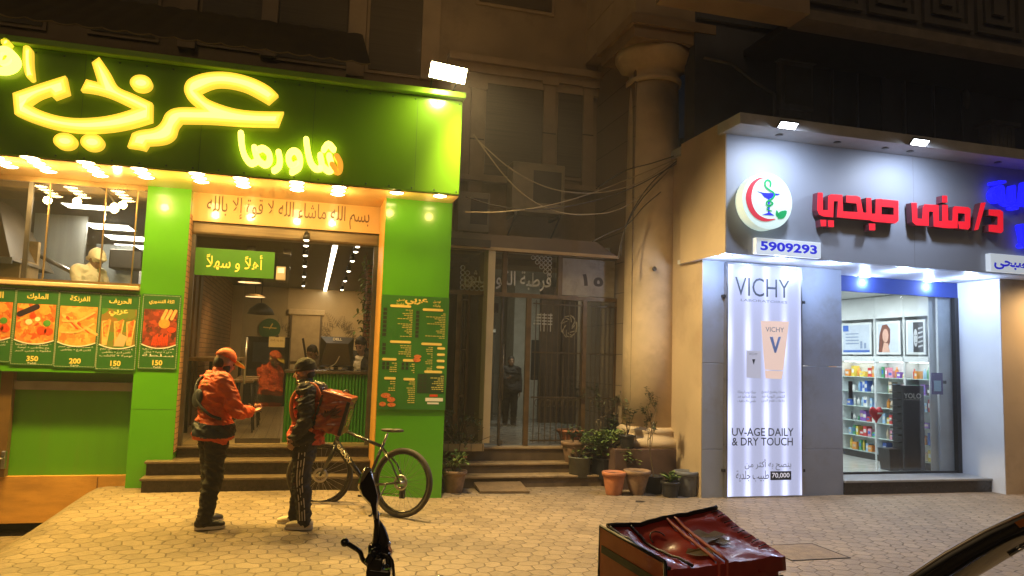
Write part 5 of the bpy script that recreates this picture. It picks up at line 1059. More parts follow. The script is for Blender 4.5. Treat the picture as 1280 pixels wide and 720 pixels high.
x0, x1, z0, z1 = R(1164, 466, 1178, 493, 9.55); o = empty('violet_card', ((x0+x1)/2, 9.55, z0), 'dark violet hanging card with a small arm on the pale panel inside the pharmacy door', 'card'); MB().box(x0, x1, 9.54, 9.545, z0, z1).build('card', pm('card_violet', (.07, .04, .2), .4, var=.1), o); q = MB(); q.box(x0+.04, x1-.04, 9.536, 9.539, z0+.05, z1-.12); q.build('print', MATS['product_pale_blue'], o); q = MB(); q.box(x1, x1+.08, 9.55, 9.57, (z0+z1)/2, (z0+z1)/2+.05); q.build('arm', FRB, o)
# lightbox
x0, x1, z0, z1 = R(909, 333, 1001, 619, YB_-.06); z0 = .02
lbx = empty('light_box_sign', ((x0+x1)/2, 8.92, 0), 'tall glowing white light box advertising a sunscreen tube beside the pharmacy door', 'light box')
q = MB(); q.box(x0-.02, x0, YB_-.075, YB_-.001, z0, z1); q.box(x1, x1+.02, YB_-.075, YB_-.001, z0, z1); q.box(x0-.02, x1+.02, YB_-.075, YB_-.0012, z1, z1+.02); q.box(x0-.02, x1+.02, YB_-.075, YB_-.0012, z0-.018, z0); q.build('frame', pm('alu_frame', (.4, .4, .42), .3, .9), lbx)
# lit face: real LED strips glow through the translucent sheet, so the light varies across it
m, t, p_ = _nodes('light_box_face'); L = t.links; tc = t.nodes.new('ShaderNodeTexCoord'); sx = t.nodes.new('ShaderNodeSeparateXYZ'); L.new(tc.outputs['Generated'], sx.inputs[0])
def mth(op, a, b_=None, c_=None):
    n = t.nodes.new('ShaderNodeMath'); n.operation = op
    for i, v in enumerate((a, b_, c_)):
        if v is None: continue
        if isinstance(v, (int, float)): n.inputs[i].default_value = v
        else: L.new(v, n.inputs[i])
    return n.outputs[0]
cw = mth('POWER', mth('ABSOLUTE', mth('COSINE', mth('MULTIPLY', mth('SUBTRACT', sx.outputs[0], .02), pi*4.0))), 6)
zw = mth('ADD', .42, mth('MULTIPLY', .58, mth('POWER', mth('ABSOLUTE', mth('COSINE', mth('MULTIPLY', mth('SUBTRACT', sx.outputs[2], .005), pi*3.0))), 2.5)))
st_ = mth('ADD', .60, mth('MULTIPLY', mth('MULTIPLY', cw, zw), 1.0))
p_.inputs['Base Color'].default_value = (.16, .16, .2, 1); p_.inputs['Emission Color'].default_value = (.62, .67, 1.0, 1); L.new(st_, p_.inputs['Emission Strength']); p_.inputs['Roughness'].default_value = .3
MB().box(x0+.001, x1-.001, YB_-.07, YB_-.002, z0+.001, z1-.001).build('lit_face', m, lbx)
YX = YB_-.0705; INKB = pm('ad_ink', (.035, .045, .07), .5, var=0); INKG = pm('ad_ink_grey', (.16, .18, .24), .5, var=0)
TX('VICHY', (919, 348, 987, 371), YX, thick=.002, bold=-.004).build('lettering', INKB, lbx)
TX('LABORATOIRES', (926, 375, 984, 378), YX, thick=.001).build('lettering', INKG, lbx)
TX('UV-AGE DAILY', (915, 535, 992, 545), YX, thick=.002, bold=.006).build('lettering', INKB, lbx); TX('& DRY TOUCH', (915, 547, 991, 557), YX, thick=.002, bold=.006).build('lettering', INKB, lbx)
TX('ينصح به أكثر من', (931, 574, 989, 588), YX, thick=.002).build('lettering', INKG, lbx); TX('طبيب جلدية', (920, 588, 961, 602), YX, thick=.002).build('lettering', INKG, lbx)
a, b_, c, d = R(963, 589, 989, 600, YX); MB().box(a, b_, YX-.001, YX, c, d).build('number_bar', INKB, lbx); TX('70,000', (965, 591, 987, 598), YX-.0012, thick=.001, bold=.01).build('lettering', pm('ad_white', (.8, .8, .85), .5, var=0, emit=(.8, .8, 1), es=.5), lbx)
for i in range(3):
    TX(['حماية يومية وعناية', 'مضاد للتجاعيد ضد', 'ملمس جاف خفيف'][i], (922, 488+5.5*i, 945, 492.5+5.5*i), YX, thick=.001).build('lettering', INKG, lbx); TX(['حماية وتفتيح لجميع', 'الشمس اليومية ضد', 'علامات تقدم السن'][i], (952, 488+5.5*i, 981, 492.5+5.5*i), YX, thick=.001).build('lettering', INKG, lbx)
TUBE = pm('tube_peach', (.25, .17, .13), .4, var=.04, emit=(.92, .68, .60), es=.70)
q = MB(); q.prism(pxpoly([(951, 401), (986, 402), (979, 463), (956, 462)], YX), YX-.002, YX); q.prism(pxpoly([(956, 463), (979, 464), (977, 474), (957, 473)], YX), YX-.0015, YX); q.build('printed_tube', TUBE, lbx)
TX('VICHY', (957, 409, 980, 415), YX-.0022, thick=.001).build('lettering', INKG, lbx); q = MB(); q.prism(pxpoly([(962, 421), (966, 421), (969, 434), (973, 421), (976, 421), (970, 441), (968, 441)], YX), YX-.0035, YX-.0022); q.build('emblem', pm('emblem_mix', (.2, .3, .6), .4), lbx)
q = MB(); q.prism(pxpoly([(933, 438), (951, 439), (951, 473), (933, 472)], YX), YX-.0012, YX); q.build('printed_bottle', pm('bottle_pale', (.2, .2, .25), .4, var=0, emit=(.8, .8, 1), es=.42), lbx); TX('VICHY', (936, 441, 947, 444), YX-.0014, thick=.001).build('lettering', INKG, lbx); q = MB(); q.prism(pxpoly([(940, 449), (944, 449), (942, 456)], YX), YX-.003, YX-.0014); q.build('emblem', INKB, lbx)
for (px, py) in ((905, 370), (905, 588), (1004, 378), (1004, 588)): pp = PY(px, py, YB_-.04); q = MB(); q.box(pp.x-.018, pp.x+.018, YB_-.06, YB_-.0005, pp.z-.018, pp.z+.018); q.build('bracket', FRB, lbx)
area('light_box_glow', ((x0+x1)/2, YB_-.12, (z0+z1)/2), ((x0+x1)/2, 0, .9), 16, (.74, .78, 1.0), .8, 2.4)
# emblem disc
pe = PY(957, 252, YFa-.12); rE = (PY(988, 252, YFa-.12).x-PY(926, 252, YFa-.12).x)/2
eb = empty('round_emblem', pe, 'round pale emblem with red crescent, blue cup, green snake and leaf', 'emblem')
q = MB(); disc(q, pe.x, pe.z, rE, rE, YFa-.16, YFa-.001, 48); q.build('disc', pm('emblem_face', (.58, .68, .64), .35, var=.03, emit=(.75, 1, .92), es=.42), eb)
ez = lambda pts: pxpoly([(915+x/9, 210+y/9) for x, y in pts], YFa-.16)
YEm = YFa-.1605
RED = pm('emblem_red', (.6, .04, .06), .4, var=0, emit=(1, .04, .08), es=.25); BLUE = pm('emblem_blue', (.02, .03, .6), .4, var=0, emit=(.02, .02, 1), es=.3); GRN = pm('emblem_green', (.01, .32, .10), .4, var=0, emit=(0, .6, .15), es=.2)
q = MB(); q.prism(ez(smoothpts([(390, 108), (300, 112), (215, 170), (165, 270), (157, 360), (190, 470), (250, 550), (330, 595), (410, 600), (490, 572), (400, 572), (310, 535), (250, 465), (218, 370), (220, 280), (250, 190), (310, 128), (390, 108)], 3)[:-1]), YEm-.006, YEm); q.build('crescent', RED, eb)
q = MB(); q.prism(ez([(285, 262), (345, 278), (480, 285), (540, 290), (520, 305), (480, 310), (455, 340), (400, 348), (360, 325), (330, 285)]), YEm-.006, YEm); q.prism(ez([(404, 345), (422, 345), (422, 505), (404, 505)]), YEm-.005, YEm); q.prism(ez([(340, 525), (400, 505), (430, 505), (475, 535)]), YEm-.006, YEm); q.build('cup', BLUE, eb)
q = MB(); stroke(q, ez(smoothpts([(428, 205), (430, 160), (400, 135), (370, 160), (375, 210), (420, 250), (465, 280), (470, 320), (430, 360), (390, 380), (390, 415), (430, 420), (455, 400), (430, 380)], 4)), .022, YEm-.010, YEm-.0062); stroke(q, ez(smoothpts([(425, 430), (395, 445), (395, 470), (440, 485)], 4)), .014, YEm-.010, YEm-.0062); q.build('snake', GRN, eb)
q = MB(); q.prism(ez(smoothpts([(515, 572), (515, 520), (545, 488), (610, 480), (605, 530), (570, 570), (515, 572)], 3)[:-1]), YEm-.006, YEm); q.prism(ez(smoothpts([(512, 555), (490, 525), (500, 475), (522, 515), (512, 555)], 3)[:-1]), YEm-.006, YEm); q.build('leaf', GRN, eb)
# channel letters
rl = empty('red_letters', PY(1135, 270, YFa), 'raised red block letters د/منى صبحي across the grey pharmacy fascia', 'lettering')
LRED = pm('letter_red', (.70, .02, .03), .35, var=0, emit=(1, .012, .035), es=.62); LREDS = pm('letter_red_side', (.16, .03, .05), .5, var=0)
YQ = YFa-.13
def blk(rt, polys, face, side, par):
    q = MB(); 
    for i, pth in enumerate(polys):
        P_ = pxpoly([rt(x, y) for x, y in pth], YQ)
        q.prism(P_, YQ-.0006*(i % 3), YFa-.03)
    for i, fc in enumerate(q.f):
        nn = (q.v[fc[1]]-q.v[fc[0]]).cross(q.v[fc[-1]]-q.v[fc[0]]); q.m[i] = 0 if nn.length > 0 and nn.normalized().y < -.5 else 1
    return q.build('letter', [face, side], par)
A1 = lambda x, y: (1010+x/9.846, 230+y/9.846); A2 = lambda x, y: (1130+x/9.846, 230+y/9.846)
blk(A1, [[(120, 105), (183, 107), (186, 320), (245, 322), (248, 150), (285, 125), (425, 133), (432, 335), (445, 415), (355, 410), (370, 212), (318, 212), (312, 410), (190, 400), (135, 375), (112, 320)]], LRED, LREDS, rl)
blk(A1, [[(432, 335), (610, 345), (598, 240), (470, 228), (470, 140), (600, 145), (645, 165), (680, 350), (720, 355), (718, 170), (780, 172), (785, 365), (830, 365), (835, 185), (905, 180), (905, 285), (905, 375), (1055, 380), (1055, 290), (905, 278), (900, 186), (1112, 205), (1115, 450), (1075, 485), (800, 462), (760, 445), (440, 418)]], LRED, LREDS, rl)
blk(A1, [[(150, 440), (225, 440), (225, 520), (160, 522)], [(245, 445), (318, 447), (318, 530), (250, 528)]], LRED, LREDS, rl); blk(A1, [[(748, 487), (828, 487), (828, 570), (755, 570)]], LRED, LREDS, rl)
blk(A2, [[(92, 230), (160, 232), (165, 425), (225, 428), (232, 290), (255, 250), (425, 258), (430, 455), (470, 458), (472, 255), (540, 258), (545, 450), (595, 452), (600, 300), (625, 272), (790, 285), (820, 310), (815, 530), (790, 562), (680, 550), (665, 460), (748, 462), (750, 365), (665, 358), (660, 545), (560, 545), (490, 540), (365, 522), (360, 340), (308, 338), (305, 515), (150, 508), (105, 470)]], LRED, LREDS, rl)
blk(A2, [[(470, 142), (532, 144), (536, 228), (470, 228)]], LRED, LREDS, rl); blk(A2, [[(945, 232), (1008, 225), (915, 560), (862, 572)]], LRED, LREDS, rl)
blk(A2, [[(1042, 312), (1185, 318), (1220, 345), (1222, 580), (1195, 605), (1042, 585), (1042, 500), (1150, 505), (1152, 400), (1042, 385)]], LRED, LREDS, rl)
bl_ = empty('blue_letters', PY(1265, 245, YFa), 'raised bright blue Arabic letters at the right end of the pharmacy fascia', 'lettering')
LBL = pm('letter_blue', (.02, .02, .7), .3, var=0, emit=(.012, .012, 1), es=1.05); LBS = pm('letter_blue_side', (.02, .02, .2), .5, var=0)
def blue(paths, wd=.075):
    q = MB()
    for i, pth in enumerate(paths): stroke(q, pxpoly([(1210+x/4.5, 200+y/4.5) for x, y in smoothpts(pth, 5)], YQ), wd*.72, YQ-.0012*i, YFa-.03)
    q.build('letter', LBL, bl_)
blue([[(160, 165), (195, 150), (200, 190), (190, 225), (160, 225), (145, 195), (160, 165)], [(200, 190), (215, 235), (255, 240), (262, 150)], [(262, 240), (310, 243), (330, 130)], [(330, 240), (380, 245), (420, 150)]])
blue([[(150, 128), (210, 122)]], .06); blue([[(255, 268), (280, 270)]], .06); blue([[(310, 370), (330, 470), (315, 480)], [(330, 470), (420, 480), (430, 380)]], .09); blue([[(170, 125), (185, 122)]], .06)
x0, x1, z0, z1 = R(945, 300, 1026, 320, YFa-.08)
pn = empty('phone_number_sign', ((x0+x1)/2, YFa, z0), 'pale lit sign with the blue telephone number 5909293 on the pharmacy fascia', 'sign')
MB().box(x0, x1, YFa-.085, YFa-.001, z0-.0, z1, .006).build('panel', pm('sign_pale', (.6, .66, .72), .35, var=.04, emit=(.8, .9, 1), es=.4), pn); textmb('5909293', x0+.06, x1-.06, z0+.045, z1-.04, YFa-.0855, .004, .035).build('lettering', BLUE, pn)
x0, _, z0, z1 = R(1238, 319, 1300, 341, YFa-.08); x1 = x0+1.5
ns = empty('name_sign', ((x0+x1)/2, YFa, z0), 'pale sign with blue Arabic handwriting low on the right end of the pharmacy fascia', 'sign')
MB().box(x0, x1, YFa-.085, YFa-.001, z0, z1, .006).build('panel', MATS['sign_pale'], ns); textmb('د/ منى صبحى', x0+.06, x1-.1, z0+.03, z1-.02, YFa-.0855, .004, .03).build('lettering', BLUE, ns)
# pharmacy downlights and floods
PD_ = em('led_lens', (.88, .95, 1.0), 12); WHR = pm('led_ring', (.6, .62, .65), .35)
for k, (px, py, lab) in enumerate(((906, 320, 'under the left corner of the pharmacy fascia'), (975, 325, 'above the glowing light box'), (1043, 329, 'above the left edge of the pharmacy doorway'), (1130, 339, 'front of three over the pharmacy doorway'), (1080, 349, 'rear left over the pharmacy doorway'), (1160, 355, 'rear right over the pharmacy doorway'), (1214, 347, 'above the right reveal of the pharmacy doorway'))):
    p = PZ(px, py, PZs-.004)
    if p.y > 9.45: p = Vector((p.x*9.42/p.y, 9.42, p.z))
    if p.y < YFa+.1: p.y = YFa+.13
    o = empty('led_downlight', p, f'round white downlight {lab}', 'downlight', 'white downlights under the pharmacy fascia')
    q = MB(); q.lathe([(.075, 0), (.098, -.010), (.104, .003)], p, 22); q.build('trim_ring', WHR, o); q = MB(); q.lathe([(0, -.006), (.05, -.007), (.076, -.002)], p, 22); q.build('lens', PD_, o)
    l_ = spot('led_lamp', p-Vector((0, 0, .09)), p-Vector((0, .06, 3)), (13 if k == 1 else 25), (.50, .66, 1.0), 150, .8, .06); l_.data.type = 'POINT'
for k, (px, py) in enumerate(((985, 175), (1150, 190))):
    p = PY(px, py, YFa-.50); p.z = FZ1+.02; o = empty('led_flood', p, ['slim white floodlight on the ledge above the emblem side of the pharmacy sign', 'slim white floodlight on the ledge above the red letters of the pharmacy sign'][k], 'floodlight', 'slim floodlights above the pharmacy sign')
    M = Matrix.Translation(p) @ Matrix.Rotation(radians(-38), 4, 'X'); q = MB(); q.box(-.13, .13, -.055, .055, .0, .03, .01); q.xf(M); q.build('housing', BLACK, o); q = MB(); q.box(-.115, .115, -.042, .042, -.006, -.001); q.xf(M); q.build('lens', em('led_flood_lens', (.9, .96, 1), 30), o); q = MB(); q.tube([M @ Vector((0, 0, .04)), (p.x, YFa-.40, FZ1+.10)], .012); q.build('bracket', STEELD, o)
    spot('led_flood_lamp', p+Vector((.10, -.22, -.08)), (p.x+.1, YFa, p.z-1.9), 105, (.70, .80, 1.0), 172, 1.0, .10)
for k, px in enumerate((940, 1010, 1068, 1098, 1205, 1262)):
    p = PZ(px, 184+.115*(px-940), FZ1-.004); q = MB(); q.lathe([(.03, .004), (.05, -.008), (.02, -.012), (0, -.012)], (p.x, YFa-.2, FZ1), 12); tag(q.build('ledge_spotlight', STEELD), f'small unlit dark spotlight under the pharmacy ledge, {ORD[k]} from the left', 'spotlight', 'unlit spotlights under the pharmacy ledge')
spot('added_pillar_fill', (10.9, YFa-.25, PZs+.1), (10.5, 8.7, .9), 210, (1, .66, .32), 140, 1.0, .1)  # added fill without a fixture, warms the right pillar
# ================================================================== potted plants
TERRA = pm('terracotta', (.46, .17, .075), .7, var=.15, scale=10, bump=.05, dirt=(.34, .16, .09)); CLAY = pm('old_clay', (.27, .17, .10), .8, var=.25, scale=9, bump=.15, dirt=(.15, .10, .06), dscale=6)
POTG = pm('grey_pot', (.15, .16, .13), .6, var=.15, scale=8, dirt=(.10, .09, .07)); POTB = pm('black_pot', (.022, .022, .024), .45, var=.2); POTBL = pm('blue_grey_pot', (.14, .15, .17), .6, var=.15, dirt=(.09, .09, .09)); SOIL = pm('soil', (.03, .02, .012), .95, var=.3, scale=30, bump=.4); STEM = pm('plant_stem', (.12, .085, .045), .8, var=.2)
def plant(label, base, wt_, wb_, hp_, potm, fol, seed, square=False, rim=True):
    rnd = random.Random(seed); base = Vector(base); s_ = (base-CP).dot(FW)/FPX; rt, rb, h = wt_*s_/2, wb_*s_/2, hp_*s_
    o = empty('potted_plant', base, label, 'potted plant', 'potted plants around the building entrance')
    m = MB()
    prof = [(rb*.96, 0), (rb, .01), (rt*.93, h*.80), (rt*.93, h*.82), (rt*1.03, h*.82), (rt*1.05, h*.98), (rt, h), (rt*.88, h), (rt*.85, h*.9)] if rim else [(rb, 0), (rt*.97, h*.94), (rt, h*.95), (rt, h), (rt*.92, h), (rt*.88, h*.9)]
    m.lathe(prof, base, 4 if square else 24, smooth=not square)
    if square: m.xf(Matrix.Translation(base) @ Matrix.Rotation(pi/4+.2, 4, 'Z') @ Matrix.Translation(-base))
    pt = m.build('pot', potm, o); m = MB(); m.lathe([(rt*.87, h*.9), (rt*.4, h*.94), (0, h*.93)], base, 14); m.build('soil', SOIL, pt)
    top = base+Vector((0, 0, h*.9)); st_ = MB(); lf = MB()
    kind, hh, ww, n, lm = fol
    hh *= s_; ww *= s_
    if kind == 'bush':
        for i in range(12):
            d = Vector((rnd.gauss(0, .5), rnd.gauss(0, .5), 1)).normalized(); st_.tube(smoothpts([tuple(top), tuple(top+d*hh*.5), tuple(top+d*hh*.8+Vector((d.x, d.y, 0))*ww*.5)], 3), [.006]*3+[.005]*3+[.003], 5)
        cl = [Vector((rnd.gauss(0, .40)*ww, rnd.gauss(0, .34)*ww, hh*rnd.uniform(.25, .95))) for _ in range(14)]
        for i in range(n):
            c = rnd.choice(cl); p = top+c+Vector((rnd.gauss(0, 1), rnd.gauss(0, 1), rnd.gauss(0, .8)))*ww*.16
            leaf(lf, p, Vector((p.x-top.x, p.y-top.y, rnd.uniform(-.2, .6)*hh))+Vector((rnd.gauss(0, .1), rnd.gauss(0, .1), 0)), rnd.uniform(.045, .085), rnd.uniform(.016, .026))
    elif kind == 'shrub':
        def br(p, d, L_, r, dep):
            pts = [p]; 
            for k in range(4): d = (d+Vector((rnd.gauss(0, .16), rnd.gauss(0, .16), .10))).normalized(); pts.append(pts[-1]+d*L_/4)
            st_.tube([tuple(q) for q in pts], [r*(1-.12*k) for k in range(5)], 5)
            if dep:
                for k in range(3 if dep > 1 else 4): br(pts[rnd.randint(2, 4)], (d+Vector((rnd.gauss(0, .6), rnd.gauss(0, .6), .15))).normalized(), L_*rnd.uniform(.4, .65), r*.6, dep-1)
            if dep < 2:
                for k in range(int(n/30)): q = pts[rnd.randint(1, 4)]; leaf(lf, q+Vector((rnd.gauss(0, .012),)*3), Vector((rnd.gauss(0, 1), rnd.gauss(0, 1), rnd.uniform(-.2, .9))), rnd.uniform(.025, .05), rnd.uniform(.007, .013))
        br(top, Vector((rnd.gauss(0, .12), 0, 1)), hh*.55, .010, 3)
    elif kind == 'sprig':
        for i in range(4):
            d = Vector((rnd.uniform(-.5, .5), rnd.uniform(-.3, .3), 1)).normalized(); pts = smoothpts([tuple(top), tuple(top+d*hh*.5), tuple(top+d*hh*rnd.uniform(.7, 1)+Vector((rnd.uniform(-.08, .08), 0, 0)))], 4); st_.tube(pts, .005, 5)
            for q in pts[3:]: 
                for k in range(2): leaf(lf, Vector(q), Vector((rnd.gauss(0, 1), rnd.gauss(0, .6), rnd.uniform(-.1, .7))), rnd.uniform(.05, .085), .02)
    elif kind == 'broad':
        for i in range(n):
            a = 2.4*i+rnd.uniform(-.3, .3); e = rnd.uniform(.2, 1.1); d = Vector((cos(a), sin(a), e)); leaf(lf, top+Vector((0, 0, rnd.uniform(0, .5)*hh)), d, rnd.uniform(.10, .19), rnd.uniform(.025, .04))
        st_.tube([tuple(top), tuple(top+Vector((.01, 0, hh*.6)))], .009, 6)
    if st_.v: st_.build('stem', STEM, o)
    if lf.v: lf.build('foliage', lm, o)
    return o
def onz(px, py, z): return PZ(px, py, z)
plant('terracotta pot with pale drooping leaves against the right edge of the green shop', onz(567, 615, 0), 31, 22, 27, TERRA if False else CLAY, ('bush', 26, 24, 130, LEAF), 1)
plant('terracotta pot with a tall dark leafy plant on the steps by the green shop', PY(573, 585, 10.3), 20, 16, 16, TERRA, ('bush', 55, 26, 170, LEAFD), 2)
plant('wide terracotta pot with a thin bare stemmed plant on the top stone step', onz(713, 556, EZ), 34, 22, 19, TERRA, ('shrub', 62, 30, 150, LEAFD), 3)
plant('clay pot with small dry leaves on the middle stone step below the wide terracotta pot', PY(716, 578, 10.25), 30, 19, 26, CLAY, ('sprig', 18, 20, 40, LEAFD), 4)
plant('grey green tub with low leaves on the lowest stone step', PY(724, 596, 10.05), 29, 25, 25, POTG, ('bush', 18, 22, 60, LEAF), 5, rim=False)
plant('square dark pot with the big round bright green bush', PY(758, 598, 9.98), 38, 36, 25, POTB, ('bush', 34, 36, 620, LEAF), 6, square=True, rim=False)
plant('bright orange terracotta pot with a thick rim standing empty on the pavement', onz(767, 618, 0), 29, 20, 28, TERRA, ('none', 0, 0, 0, LEAF), 7)
plant('tall tapered old clay pot beside the orange pot on the pavement', onz(796, 618, 0), 33, 17, 30, CLAY, ('none', 0, 0, 0, LEAF), 8)
plant('dark round pot with a tall thin twiggy shrub before the column', onz(817, 616, 0), 25, 20, 21, POTB, ('shrub', 118, 50, 260, LEAFD), 29, rim=False)
plant('small black pot with broad pointed leaves standing foremost on the pavement', onz(838, 621, 0), 24, 18, 19, POTB, ('broad', 18, 20, 22, LEAF), 10)
plant('blue grey tub with a pale rim beside the pharmacy wall', onz(858, 619, 0), 31, 26, 30, POTBL, ('none', 0, 0, 0, LEAF), 11)
plant('black pot with a leafy sprig on top of the stone pedestal', PY(784, 561, 9.72), 20, 16, 17, POTB, ('sprig', 44, 22, 30, LEAFD), 12)
plant('dark pot with a dense dry brownish shrub against the iron grille', PY(748, 562, 10.46), 24, 20, 18, POTB, ('shrub', 80, 40, 260, LEAFD), 13, rim=False)
plant('dark pot with a dry spiky plant in the corner beside the column', PY(766, 560, 10.44), 22, 18, 16, POTB, ('broad', 50, 20, 26, LEAFD), 14, rim=False)
# ================================================================== people
SKIN = pm('skin', (.36, .20, .125), .5, var=.06, scale=12); SKIN2 = pm('skin_dark', (.24, .13, .08), .5, var=.06, scale=12); HAIR = pm('hair_dark', (.012, .009, .007), .6, var=.3, scale=40, bump=.5)
def V(*a): return Vector(a)
def hand(m, w_, d, nrm, curl=.5, s=1.0, thumb=1):
    d = d.normalized(); sd = d.cross(nrm).normalized()*thumb; nrm = nrm.normalized(); rot = Matrix((d, sd, nrm)).transposed()
    m.cap(w_-d*.02*s, w_+d*.02*s, .026*s, .027*s, 10); m.ell(w_+d*.055*s, (.05*s, .042*s, .018*s), rot, 12, 8)
    for k, (o, L_) in enumerate(((.030, .068), (.010, .078), (-.010, .073), (-.029, .058))):
        p = w_+d*.085*s+sd*o*s; a = curl*.7; q = p+(d*cos(a)+nrm*sin(a))*L_*.5*s; a2 = curl*1.9; r_ = q+(d*cos(a2)+nrm*sin(a2))*L_*.5*s; m.cap(p-d*.02*s, q, .0098*s, .0090*s, 8); m.cap(q, r_, .0090*s, .0078*s, 8)
    p = w_+d*.025*s+sd*.034*s; q = p+(d*.6+sd*.7+nrm*.25).normalized()*.035*s; r_ = q+(d*.9+sd*.15+nrm*.5).normalized()*.03*s; m.cap(p, q, .0125*s, .011*s, 8); m.cap(q, r_, .011*s, .009*s, 8)
def person(label, loc, heading, J=None, top=None, topfn=None, trou=None, shoe=None, head=None, headyaw=0, headpitch=0, short=False, scale=1.0, vox=.011, hair='short', skin=None, group=None, fat=1.0, sole=None, hem=.82, curl=.5, beard=False, z0=None):
    P = dict(pel=V(0, 0, .95), waist=V(0, 0, 1.08), chest=V(.0, 0, 1.27), neck=V(-.005, 0, 1.46), head=V(.03, 0, 1.615), shL=V(-.01, .185, 1.40), shR=V(-.01, -.185, 1.40), elL=V(-.02, .235, 1.12), elR=V(-.02, -.235, 1.12), wrL=V(.06, .23, .88), wrR=V(.06, -.23, .88), hdL=V(.1, 0, -1), hdR=V(.1, 0, -1), hipL=V(0, .095, .92), hipR=V(0, -.095, .92), knL=V(.02, .10, .50), knR=V(.02, -.10, .50), anL=V(-.03, .105, .09), anR=V(-.03, -.105, .09), toL=V(1, .15, 0), toR=V(1, -.15, 0))
    if J: P.update({k: V(*v) for k, v in J.items()})
    skin = skin or SKIN
    root = empty('person', (0, 0, 0), label, 'person', group)
    b_ = MB(); f_ = fat
    def torso(m, e):
        m.ell(P['pel'], (.115*f_+e, .16*f_+e, .13+e)); m.ell(P['waist'], (.105*f_+e, .145*f_+e, .15+e)); m.ell(P['chest'], (.12*f_+e, .165*f_+e, .19+e)); m.cap(P['shL'].lerp(P['neck'], .12), P['shR'].lerp(P['neck'], .12), .062+e, .062+e); m.ell((P['shL']+P['shR'])/2+V(0, 0, -.05), (.10+e, .15+e, .09+e))
        m.cap(P['waist'], P['chest'], .11*f_+e, .115*f_+e)
    def arm(m, e, S, end=1.0):
        m.cap(P['sh'+S], P['el'+S], .056+e, .044+e)
        if end > 0: m.cap(P['el'+S], P['el'+S].lerp(P['wr'+S], end), .044+e, .044+(.030-.044)*end+e)
    def leg(m, e, S): m.cap(P['hip'+S], P['kn'+S], .088*min(f_, 1.1)+e, .060+e); m.cap(P['kn'+S], P['an'+S], .060+e, .044+e)
    torso(b_, 0); b_.cap(P['neck']-V(0, 0, .06), P['head']-V(.01, 0, .05), .060, .056)
    for S in 'LR':
        arm(b_, 0, S); leg(b_, 0, S); t = P['to'+S].normalized(); b_.cap(P['an'+S]-V(0, 0, .03)-t*.03, P['an'+S]-V(0, 0, .045)+t*.13, .04, .032)
        sg_ = 1 if S == 'L' else -1; dd = P['hd'+S].normalized(); inw = V(0, -sg_, 0) if abs(dd.z) > .6 else V(0, 0, 1 if dd.z > -.4 else 1); nr = (inw-dd*inw.dot(dd)).normalized(); hand(b_, P['wr'+S]+dd*.02, dd, nr, curl, 1.0, 1 if (dd.cross(nr).x > 0 or abs(dd.z) < .6) else -1)
    hm = MB(); h = V(0, 0, 0)
    hm.ell(h+V(-.012, 0, .018), (.100, .078, .108)); hm.ell(h+V(.035, 0, -.045), (.062, .056, .075)); hm.ell(h+V(.055, 0, -.095), (.032, .034, .024)); hm.ell(h+V(.068, 0, .02), (.026, .052, .018)); hm.cap(h+V(.085, 0, .008), h+V(.112, 0, -.030), .009, .015, 8); hm.ell(h+V(.084, 0, -.068), (.013, .026, .007)); hm.ell(h+V(.082, 0, -.080), (.012, .022, .007))
    for s_ in (1, -1): hm.ell(h+V(-.005, s_*.080, -.012), (.022, .010, .032)); hm.ell(h+V(.06, s_*.037, -.035), (.022, .018, .022))
    HM = Matrix.Translation(P['head']) @ Matrix.Rotation(headyaw, 4, 'Z') @ Matrix.Rotation(headpitch, 4, 'Y'); hm.xf(HM); b_.merge(hm)
    RM = Matrix.Translation(Vector(loc)) @ Matrix.Rotation(heading, 4, 'Z') @ Matrix.Scale(scale, 4)
    fin = lambda mb: mb.xf(RM)
    body = fin(remesh(b_, vox*.75, 2)).build('body', skin, root)
    ey = MB()
    for s_ in (1, -1): ey.ell(V(.079, s_*.032, .000), (.010, .013, .009), None, 8, 6)
    ey.xf(HM); fin(ey).build('eyes', pm('eye_dark', (.03, .02, .015), .2, var=0), root)
    eb_ = MB()
    for s_ in (1, -1): eb_.cap(V(.088, s_*.016, .024), V(.078, s_*.052, .026), .006, .005, 6)
    eb_.xf(HM); fin(eb_).build('eyebrows', HAIR, root)
    if beard:
        q = MB(); q.ell(V(.047, 0, -.090), (.042, .043, .036)); q.ell(V(.02, .048, -.06), (.04, .02, .045)); q.ell(V(.02, -.048, -.06), (.04, .02, .045)); q.ell(V(.087, 0, -.055), (.012, .03, .006)); q.xf(HM); fin(remesh(q, .008, 1, .003, 40)).build('beard', HAIR, root)
    if top:
        t_ = MB(); torso(t_, .028); t_.ell(P['pel']+V(0, 0, -.03), (.178*f_, .222*f_, .19)); t_.cap(P['pel']+V(0, -.05, -.02), P['pel']+V(0, .05, .02), .15*f_, .15*f_); t_.cap(P['neck']-V(0, 0, .06), P['neck']-V(-.012, 0, -.02), .085, .072)
        for S in 'LR': arm(t_, .02, S, .95 if not short else .0)
        t_ = remesh(t_, vox, 2, .024 if not short else .008, 8.0, loc[0])
        q = MB(); keep = {}
        for i, fc in enumerate(t_.f):
            c = sum((t_.v[j] for j in fc), V(0, 0, 0))/len(fc)
            t_.m[i] = topfn(c, P) if topfn else 0
        for i, v in enumerate(t_.v):
            if v.z < hem and abs(v.y) < .2: t_.v[i] = V(v.x, v.y, hem+.0)
        fin(t_).build('jacket' if not short else 'shirt', top, root)
    if trou:
        t_ = MB(); t_.ell(P['pel']-V(0, 0, .02), (.128*f_, .172*f_, .12))
        for S in 'LR': leg(t_, .022, S); t_.cap(P['kn'+S].lerp(P['an'+S], .5), P['an'+S]+V(0, 0, .01), .066, .066)
        fin(remesh(t_, vox, 2, .020, 8.0, loc[1])).build('trousers', trou, root)
